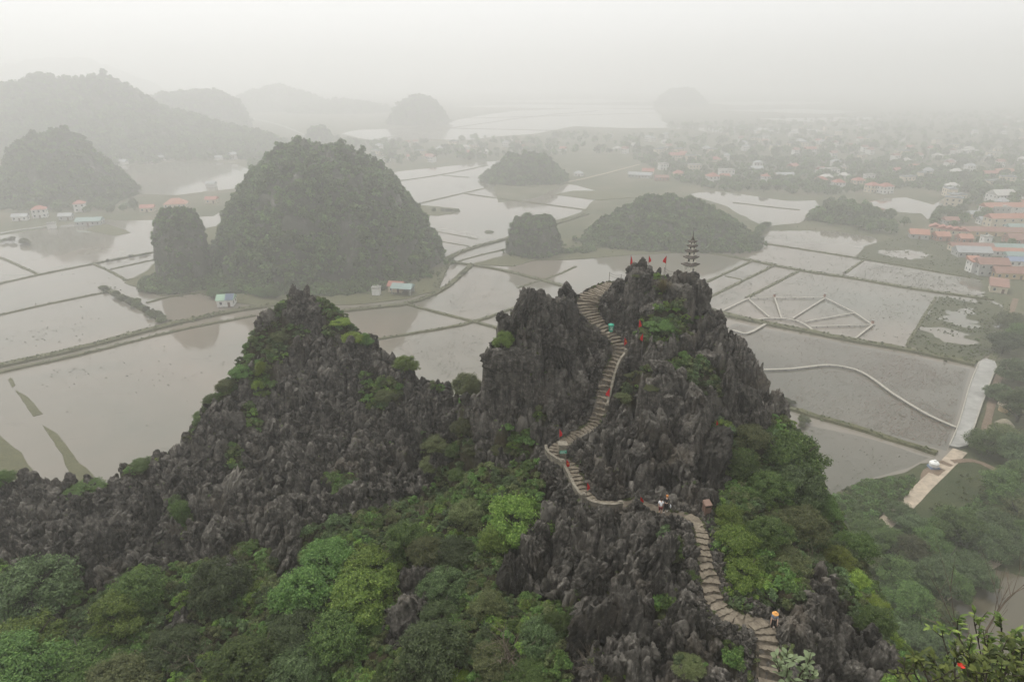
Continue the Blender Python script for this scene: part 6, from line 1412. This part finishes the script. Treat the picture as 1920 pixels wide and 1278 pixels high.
# the woods that read as one mass
V = []; 
for pl, n in (([(620, 268), (1000, 256), (1180, 248), (1400, 256), (1900, 236), (2300, 232), (2400, 420), (1960, 410), (1700, 330), (1500, 320), (1280, 292), (1040, 292), (740, 312), (640, 298)], 2600), ([(1220, 236), (1900, 205), (2400, 200), (2400, 240), (1400, 256)], 900), ([(440, 268), (620, 260), (700, 270), (640, 300), (470, 320)], 160), ([(200, 300), (440, 285), (480, 300), (330, 302), (222, 312)], 220)):
    xs = [p[0] for p in pl]; ys = [p[1] for p in pl]; a = [gnd(rs.uniform(min(xs), max(xs)), rs.uniform(min(ys), max(ys))) for _ in range(n * 2)]; a = np.array(a); qx, qy = project(a[:, 0], a[:, 1], a[:, 2]); a = a[in_poly(qx, qy, pl)]
    k = fbm(a[:, 0] / 60, a[:, 1] / 60, 3.0, 3) > -.15; V.append(a[k])
V = np.concatenate(V); tk = np.array(taken); ok = np.array([np.min(np.hypot(tk[:, 0] - v[0], tk[:, 1] - v[1] + 3)) > 7 for v in V]); V = V[ok]
scatter('treeline', V, rs.uniform(5, 12, len(V)), rs.rand(len(V)) * 6.28, C_FAR)

# ---- garden trees below on the right
GT = [(1878, 650, 48), (1898, 700, 55), (1872, 740, 40), (1905, 775, 60), (1884, 820, 55), (1850, 835, 60), (1905, 860, 60), (1684, 962, 46), (1870, 930, 70), (1905, 960, 70), (1790, 1000, 70), (1840, 1010, 75), (1880, 1020, 60), (1735, 1030, 60), (1700, 1050, 65), (1660, 1030, 60), (1760, 1060, 70), (1810, 1060, 60), (1630, 1000, 60), (1620, 1060, 65), (1680, 1090, 75), (1730, 1100, 75), (1650, 1130, 75), (1700, 1150, 80), (1740, 1140, 60), (1770, 1110, 60), (1830, 1090, 50), (1690, 1200, 80), (1740, 1190, 60), (1890, 605, 40), (1908, 640, 44), (1740, 1230, 70), (1780, 1170, 40), (1910, 905, 55), (1590, 1040, 60), (1925, 1000, 60), (1860, 985, 60), (1710, 1000, 50)]
GL = ['mid', 'dark', 'dark', 'mid', 'olive']
for k, (px, py, w) in enumerate(GT):
    p = gnd(px, py + w * .25); Rm = w / 2 * np.linalg.norm(p - [0, 0, CAMZ]) / FPX * 1.05; p[2] = 0.1
    lab = {7: 'round tree standing alone on the edge of the garden road', 5: 'tree by the lower end of the white causeway', 0: 'tree at the right edge beside the marsh, topmost of the row'}.get(k, {'mid': 'fresh green', 'dark': 'dark green', 'olive': 'dull olive'}[GL[k % 5]] + ' tree in the dense garden grove ' + ('beside the marsh and the white causeway' if py < 880 else 'next to the garden road' if py < 1010 else 'above the dark pond'))
    plant(p, Rm, GL[k % 5] if k else 'dark', lab, 'tree', None if k in (7, 5, 0) else ({'mid': 'fresh green', 'dark': 'dark', 'olive': 'olive'}[GL[k % 5]] + ' garden trees ' + ('by the causeway' if py < 880 else 'by the road' if py < 1010 else 'by the dark pond')), 'tree', None, 1.0, .15)
ii = np.array([gnd(rs.uniform(1560, 1960), rs.uniform(900, 1200), .1) for _ in range(5200)]); qx, qy = project(*ii.T)
ok = in_poly(qx, qy, [(1600, 1000), (1650, 1010), (1720, 985), (1800, 965), (1860, 915), (1960, 905), (1960, 1010), (1850, 1050), (1740, 1140), (1700, 1260), (1560, 1200), (1540, 1000)]) | in_poly(qx, qy, [(1560, 935), (1620, 905), (1700, 885), (1720, 905), (1640, 975), (1600, 990)])
ii = ii[ok]; S = rs.uniform(.5, 2.2, len(ii)) ** 1.2
scatter('undergrowth', ii, S, rs.rand(len(ii)) * 6.28, clumps('garden_shrub', 'mid', 200, .13))
# shrubs along the banks on the left
def bank_row(label, pts, n, s, group, col='olive', name='bush'):
    P = resample([gnd(x, y, .4) for x, y in pts], .5); 
    for k in range(n):
        q = P[rs.randint(len(P))] + np.array([rs.normal() * .8, rs.normal() * .8, 0]); r_ = s * rs.uniform(.7, 1.3)
        plant(q, r_, col, label, 'bush', group, name, None, 1.0)
bank_row('bush in the overgrown row on the bank between the left hand fields', [(192, 540), (245, 568), (312, 603)], 26, 1.7, 'bushes on the overgrown bank', 'olive')
bank_row('small bush on the field bank running to the rock stack', [(178, 494), (230, 485), (290, 474)], 16, .9, 'bushes on the stack bank', 'olive')
bank_row('bush at the near foot of the big dome by the small hut', [(385, 560), (450, 545), (520, 560), (600, 560)], 16, 2.6, 'bushes under the big dome', 'mid')
bank_row('dark bush on the islet at the left edge of the flooded field', [(-10, 455), (40, 452), (50, 458)], 10, 2.2, 'bushes on the left islet', 'olive')
bank_row('bush on the spit of land right of the big dome', [(775, 395), (860, 396)], 12, 1.8, 'bushes on the spit', 'olive')
bank_row('bush on the dike beside the bend of the channel', [(850, 530), (875, 508), (830, 478)], 6, 1.2, 'bushes on the bend dike', 'olive')
bank_row('bush on the bank beside the lower lotus pond', [(1500, 800), (1520, 780), (1465, 748)], 5, 1.5, 'bushes by the lower lotus pond', 'olive')
tag(sheet('islet', [(908, 434), (918, 432), (926, 435), (922, 438), (912, 438)], .4, MAT['marsh'], .3, 2, 91, .4), kind='structure')
# rough grass along every bank
GP = []; GS = []
for pl, w, h in DIKES:
    P = resample(smooth_line([gnd(x, y) for x, y in pl], 1), .8); dd = np.linalg.norm(P - np.array([0, 0, CAMZ]), axis=1); P = P[dd < 620]; n = int(len(P) * min(3, .8 + w * .6))
    if len(P) < 2: continue
    k = rs.randint(len(P), size=n); T = np.gradient(P, axis=0)[k]; T /= np.linalg.norm(T, axis=1)[:, None]; o_ = rs.normal(size=n) * w * .42
    GP.append(np.c_[P[k, 0] - T[:, 1] * o_, P[k, 1] + T[:, 0] * o_, np.where(np.abs(o_) < w * .5, h * .85, h * .25)]); GS.append((.25 + .75 * rs.rand(n) ** 2.2) * min(1.2, .5 + w * .2))
GP = np.concatenate(GP); GS = np.concatenate(GS)
scatter('bank_grass', GP, GS, rs.rand(len(GP)) * 6.28, clumps('bank_tuft', 'olive', 60, .22))
# tussocks on the marsh, banks and village land
TP = []
for pl, n in (([(1762, 557), (1850, 562), (1885, 578), (1896, 604), (1872, 655), (1828, 682), (1700, 648)], 900), ([(1598, 486), (1625, 462), (1655, 452), (1700, 440), (1850, 455), (1842, 525), (1760, 510), (1660, 494)], 700), ([(1800, 885), (1860, 895), (1920, 902), (1920, 980), (1750, 1010), (1738, 965)], 400),
              ([(880, 498), (950, 478), (1100, 460), (1300, 470), (1430, 435), (1440, 440), (1200, 480), (960, 500)], 500), ([(300, 556), (430, 545), (500, 560), (660, 565), (820, 540), (760, 562), (500, 574)], 500), ([(1440, 432), (1540, 400), (1600, 425), (1700, 440), (1640, 446)], 260), ([(1560, 930), (1610, 906), (1700, 884), (1720, 905), (1640, 975)], 500)):
    xs = [p[0] for p in pl]; ys = [p[1] for p in pl]; a = np.array([gnd(rs.uniform(min(xs), max(xs)), rs.uniform(min(ys), max(ys)), .12) for _ in range(n * 2)]); qx, qy = project(*a.T); a = a[in_poly(qx, qy, pl)]
    TP.append(a[fbm(a[:, 0] / 12, a[:, 1] / 12, 4.0, 3) > -.12])
TP = np.concatenate(TP)
scatter('marsh_grass', TP, .25 + .9 * rs.rand(len(TP)) ** 2.5, rs.rand(len(TP)) * 6.28, clumps('marsh_tuft', 'olive', 60, .22))
# scrub and small trees that run together between the houses
pl = [(1180, 285), (1500, 300), (1700, 310), (1930, 330), (1930, 385), (1700, 352), (1545, 366), (1340, 356), (1285, 345), (1190, 300)]; xs = [p[0] for p in pl]; ys = [p[1] for p in pl]
a = np.array([gnd(rs.uniform(min(xs), max(xs)), rs.uniform(min(ys), max(ys)), 0) for _ in range(4200)]); qx, qy = project(*a.T); a = a[in_poly(qx, qy, pl)]; tk = np.array(taken)
a = a[(fbm(a[:, 0] / 30, a[:, 1] / 30, 8.0, 3) > -.35) & np.array([np.min(np.hypot(tk[:, 0] - v[0], tk[:, 1] - v[1] + 4)) > 6.5 for v in a])]
scatter('treeline', a, rs.uniform(2.5, 6.5, len(a)), rs.rand(len(a)) * 6.28, C_FAR)
lotus_jobs = 1
MAT['veg_bed'] = make_grass('vegetable_rows', (.10, .20, .03), (.20, .32, .06), 1.2)
# ---- walkways over the lotus ponds
def walk(pl, label, w=1.3, smooth=0):
    w *= .68
    P = np.array([gnd(x, y, .75) for x, y in pl]); P = smooth_line(P, smooth) if smooth else P
    o = thing('boardwalk', label, 'boardwalk', tuple(P[0])); L = P[0]; Q = resample(P, 2.2); n = len(Q); T = np.gradient(Q, axis=0); T /= np.linalg.norm(T, axis=1)[:, None]; N = np.c_[-T[:, 1], T[:, 0], np.zeros(n)]
    V = []; 
    for i in range(n):
        for off, z in ((-1, -.22), (-1, 0), (1, 0), (1, -.22)): V.append(tuple(Q[i] - L + N[i] * off * w / 2 + np.array([0, 0, z])))
    F = [(4 * i + k, 4 * i + (k + 1) % 4, 4 * i + 4 + (k + 1) % 4, 4 * i + 4 + k) for i in range(n - 1) for k in range(4)] + [(0, 1, 2, 3), (4 * n - 1, 4 * n - 2, 4 * n - 3, 4 * n - 4)]
    link('deck', mesh_np('deck', V, F, MAT['deck']), o)
    pm = PILE
    for i in range(0, n, 2):
        for sd in (-1, 1): link('pile', pm, o, tuple(Q[i] - L + N[i] * sd * w * .36 + np.array([0, 0, -.2])))
    return o
MAT['deck'] = plain('worn_deck', (.33, .31, .265), .85, .2, .7); PILE = MB().box((0, 0, -.35), (.14, .14, .7)).mesh('pile', MAT['bark'])
walk([(1428, 692), (1478, 691), (1512, 687), (1553, 682), (1588, 687), (1615, 695), (1643, 713), (1667, 732), (1705, 756), (1746, 780), (1793, 800)], 'long S shaped walkway curving across the large lotus pond', 1.5, 2)
walk([(1374, 618), (1397, 625), (1412, 620), (1436, 606)], 'short bent walkway joining the bank beside the peak', 1.8)
walk([(1354, 582), (1404, 558), (1546, 557), (1602, 585), (1636, 608), (1603, 634)], 'outer ring of the fan shaped walkway in the lotus pond', 1.2)
walk([(1419, 598), (1443, 595), (1485, 597), (1512, 608), (1526, 620)], 'inner curved walkway of the fan in the lotus pond', 1.5, 1)
for lab, a, b in (('first spoke', (1404, 560), (1443, 594)), ('second spoke', (1453, 558), (1465, 595)), ('third spoke', (1545, 559), (1486, 596)), ('fourth spoke', (1601, 586), (1509, 602)), ('fifth spoke', (1633, 608), (1521, 611))):
    walk([a, b], f'{lab} of the fan shaped walkway, counted from the peak', 1.1)
for (x, y), lab in (((1452, 556), 'small brick marker where the second spoke meets the ring'), ((1546, 556), 'small brick marker at the top corner of the fan walkway'), ((1636, 606), 'small marker post at the right tip of the fan walkway')):
    q = gnd(x, y, .75); o = thing('marker_post', lab, 'marker post', tuple(q)); MB().box((0, 0, .7), (.9, .9, 1.4), taper=.85).build('post', MAT['wall_brick'], o); MB().box((0, 0, 1.5), (1.2, 1.2, .2)).build('cap', MAT['concrete'], o)
# white causeway
sheet('causeway', [(1835, 681), (1849, 675), (1865, 680), (1868, 690), (1852, 728), (1838, 766), (1826, 802), (1813, 838), (1797, 842), (1779, 839), (1794, 806), (1806, 765), (1817, 724)], .75, MAT['concrete'], 0, 2, 61, .75)
KE = [(1835, 681), (1817, 724), (1806, 765), (1794, 806), (1779, 839)], [(1868, 690), (1852, 728), (1838, 766), (1826, 802), (1813, 838)]
for k_, e_ in enumerate(KE): strip('kerb', e_, .35, .25, MAT['deck'], 0, 2, 3, .75, .02, 1)
sheet('vegetable_bed', [(1692, 912), (1712, 897), (1722, 902), (1704, 920)], .22, MAT['veg_bed'], .4, 1.5, 62, .1)
sheet('vegetable_bed', [(1650, 960), (1686, 930), (1694, 936), (1660, 966)], .22, MAT['dirt'], .3, 1.5, 63, .1)
# white tank cart by the garden, parasol, roadside shelter
tk_ = gnd(1750, 876, .2); o = thing('water_tank', 'white tank on a blue base on the bare earth by the garden road', 'water tank', tuple(tk_))
m = MB(); m.ring([(.1, .5), (1.15, .5), (1.25, .7), (1.25, 1.5), (.9, 1.85), (.4, 2.0), (.38, 2.25), (.05, 2.3)], 18); m.build('tank', MAT['white_paint'], o); MB().box((0, 0, .25), (2.5, 2.2, .5), taper=.9).build('base', MAT['roof_blue'], o)
MAT['parasol'] = plain('green_parasol', (.10, .32, .19), .7, .3, 3)
pz = gnd(1717, 1012, .1); o = thing('parasol', 'green patterned parasol over a red stall in the garden', 'parasol', tuple(pz))
m = MB(); m.ring([(1.5, 2.35), (1.45, 2.45), (.8, 2.85), (.05, 3.05)], 8); m.build('canopy', MAT['parasol'], o); MB().tube([(0, 0, -.2), (0, 0, 3.1)], .04, 6).build('pole', MAT['rail'], o)
o = thing('stall_table', 'red stall table under the green parasol', 'stall', (pz[0] + .5, pz[1] - 1.3, .1)); MB().box((0, 0, .8), (2.0, 1.0, .12)).build('top', plain('red_table', (.5, .08, .05), .6, .1, 3), o)
for sx in (-1, 1):
    for sy in (-1, 1): MB().box((sx * .9, sy * .4, .35), (.08, .08, .9)).build('leg', MAT['bark'], o)
for k, (x, y, lab) in enumerate(((1885, 762, 'round thatched hut by the lane at the right'), (1880, 800, 'second thatched hut below the first'),)):
    q = gnd(x, y + 8, .1); o = thing('thatched_hut', lab, 'hut', tuple(q)); m = MB(); m.ring([(2.6, 2.0), (2.4, 2.4), (1.2, 3.6), (.05, 4.2)], 14); m.build('roof', plain('thatch', (.22, .19, .14), .95, .3, 3), o); MB().ring([(2.0, 0), (2.0, 2.1)], 14).build('wall', MAT['wall_ochre'], o)
# lotus stalks and leaves
MAT['lotus'] = plain('lotus_leaf', (.095, .092, .065), .8, .5, .9); MAT['lotus_dry'] = plain('dry_lotus', (.15, .10, .075), .9, .4, .9)
def lotus(poly, n, mat, clump, size, seed, thr=-.2):
    r = np.random.RandomState(seed); G = np.array([gnd(x, y)[:2] for x, y in poly]); lo, hi = G.min(0), G.max(0)
    P = lo + (hi - lo) * r.rand(n * 6, 2); P = P[in_poly(P[:, 0], P[:, 1], [tuple(g) for g in G])]; k = fbm(P[:, 0] / clump, P[:, 1] / clump, seed * 3.3, 4)
    P = P[(k + .35 * r.normal(size=len(k))) > thr][:n]; n = len(P); a = r.rand(n) * 6.28; s = size * (.4 + r.rand(n) ** 2 * 1.3); ti = r.normal(size=n) * .5; z = ZW + .08 + .15 * r.rand(n)
    V = []
    for q in (0, 1, 2, 3):
        ang = a + q * math.pi / 2; V.append(np.c_[P[:, 0] + np.cos(ang) * s * .5, P[:, 1] + np.sin(ang) * s * .42, z + np.cos(ang) * s * .5 * ti])
    V = np.stack(V, 1).reshape(-1, 3); tag(link('lotus_leaves', mesh_np('lotus_leaves', V, np.arange(4 * n).reshape(n, 4), MAT[mat])), kind='stuff')
PA = [(1300, 640), (1380, 610), (1500, 632), (1700, 668), (1812, 694), (1774, 838), (1690, 820), (1530, 774), (1440, 748), (1300, 720)]
lotus(PA, 22000, 'lotus', 11, .22, 1, -.3); lotus(PA, 12000, 'lotus_dry', 24, .30, 2, .25)
PB = [(1345, 585), (1495, 512), (1600, 526), (1755, 556), (1700, 645), (1500, 612), (1380, 592)]
lotus(PB, 5500, 'lotus', 14, .42, 3, -.1)
lotus([(1425, 442), (1500, 437), (1600, 484), (1580, 518), (1440, 494), (1400, 470)], 2600, 'lotus', 12, .5, 4, -.2); lotus([(1620, 492), (1818, 524), (1845, 552), (1700, 538), (1600, 518)], 3000, 'lotus', 12, .5, 5, -.25)
lotus([(1345, 520), (1410, 492), (1490, 508), (1400, 556), (1330, 580)], 1800, 'lotus', 12, .45, 6, 0.0); lotus([(885, 500), (960, 514), (1020, 540), (960, 600), (900, 602), (850, 588), (830, 572)], 1800, 'lotus', 10, .45, 7, -.05); lotus([(720, 640), (890, 608), (975, 632), (960, 700), (860, 720)], 1800, 'lotus', 10, .40, 8, -.05); lotus([(1520, 800), (1740, 858), (1660, 890), (1560, 930), (1450, 960)], 700, 'lotus', 8, .3, 9, .05)

lotus([(60, 560), (190, 560), (300, 610), (60, 660), (-40, 680), (-40, 600)], 350, 'lotus', 30, .7, 21, .5); lotus([(0, 705), (300, 630), (450, 600), (460, 650), (380, 760), (240, 860), (120, 780)], 350, 'lotus', 22, .6, 22, .52)
lotus([(90, 510), (230, 505), (300, 540), (180, 545)], 250, 'lotus', 25, .6, 23, .45); lotus([(740, 345), (900, 330), (900, 370), (800, 400), (760, 370)], 450, 'lotus', 40, .8, 24, .42)
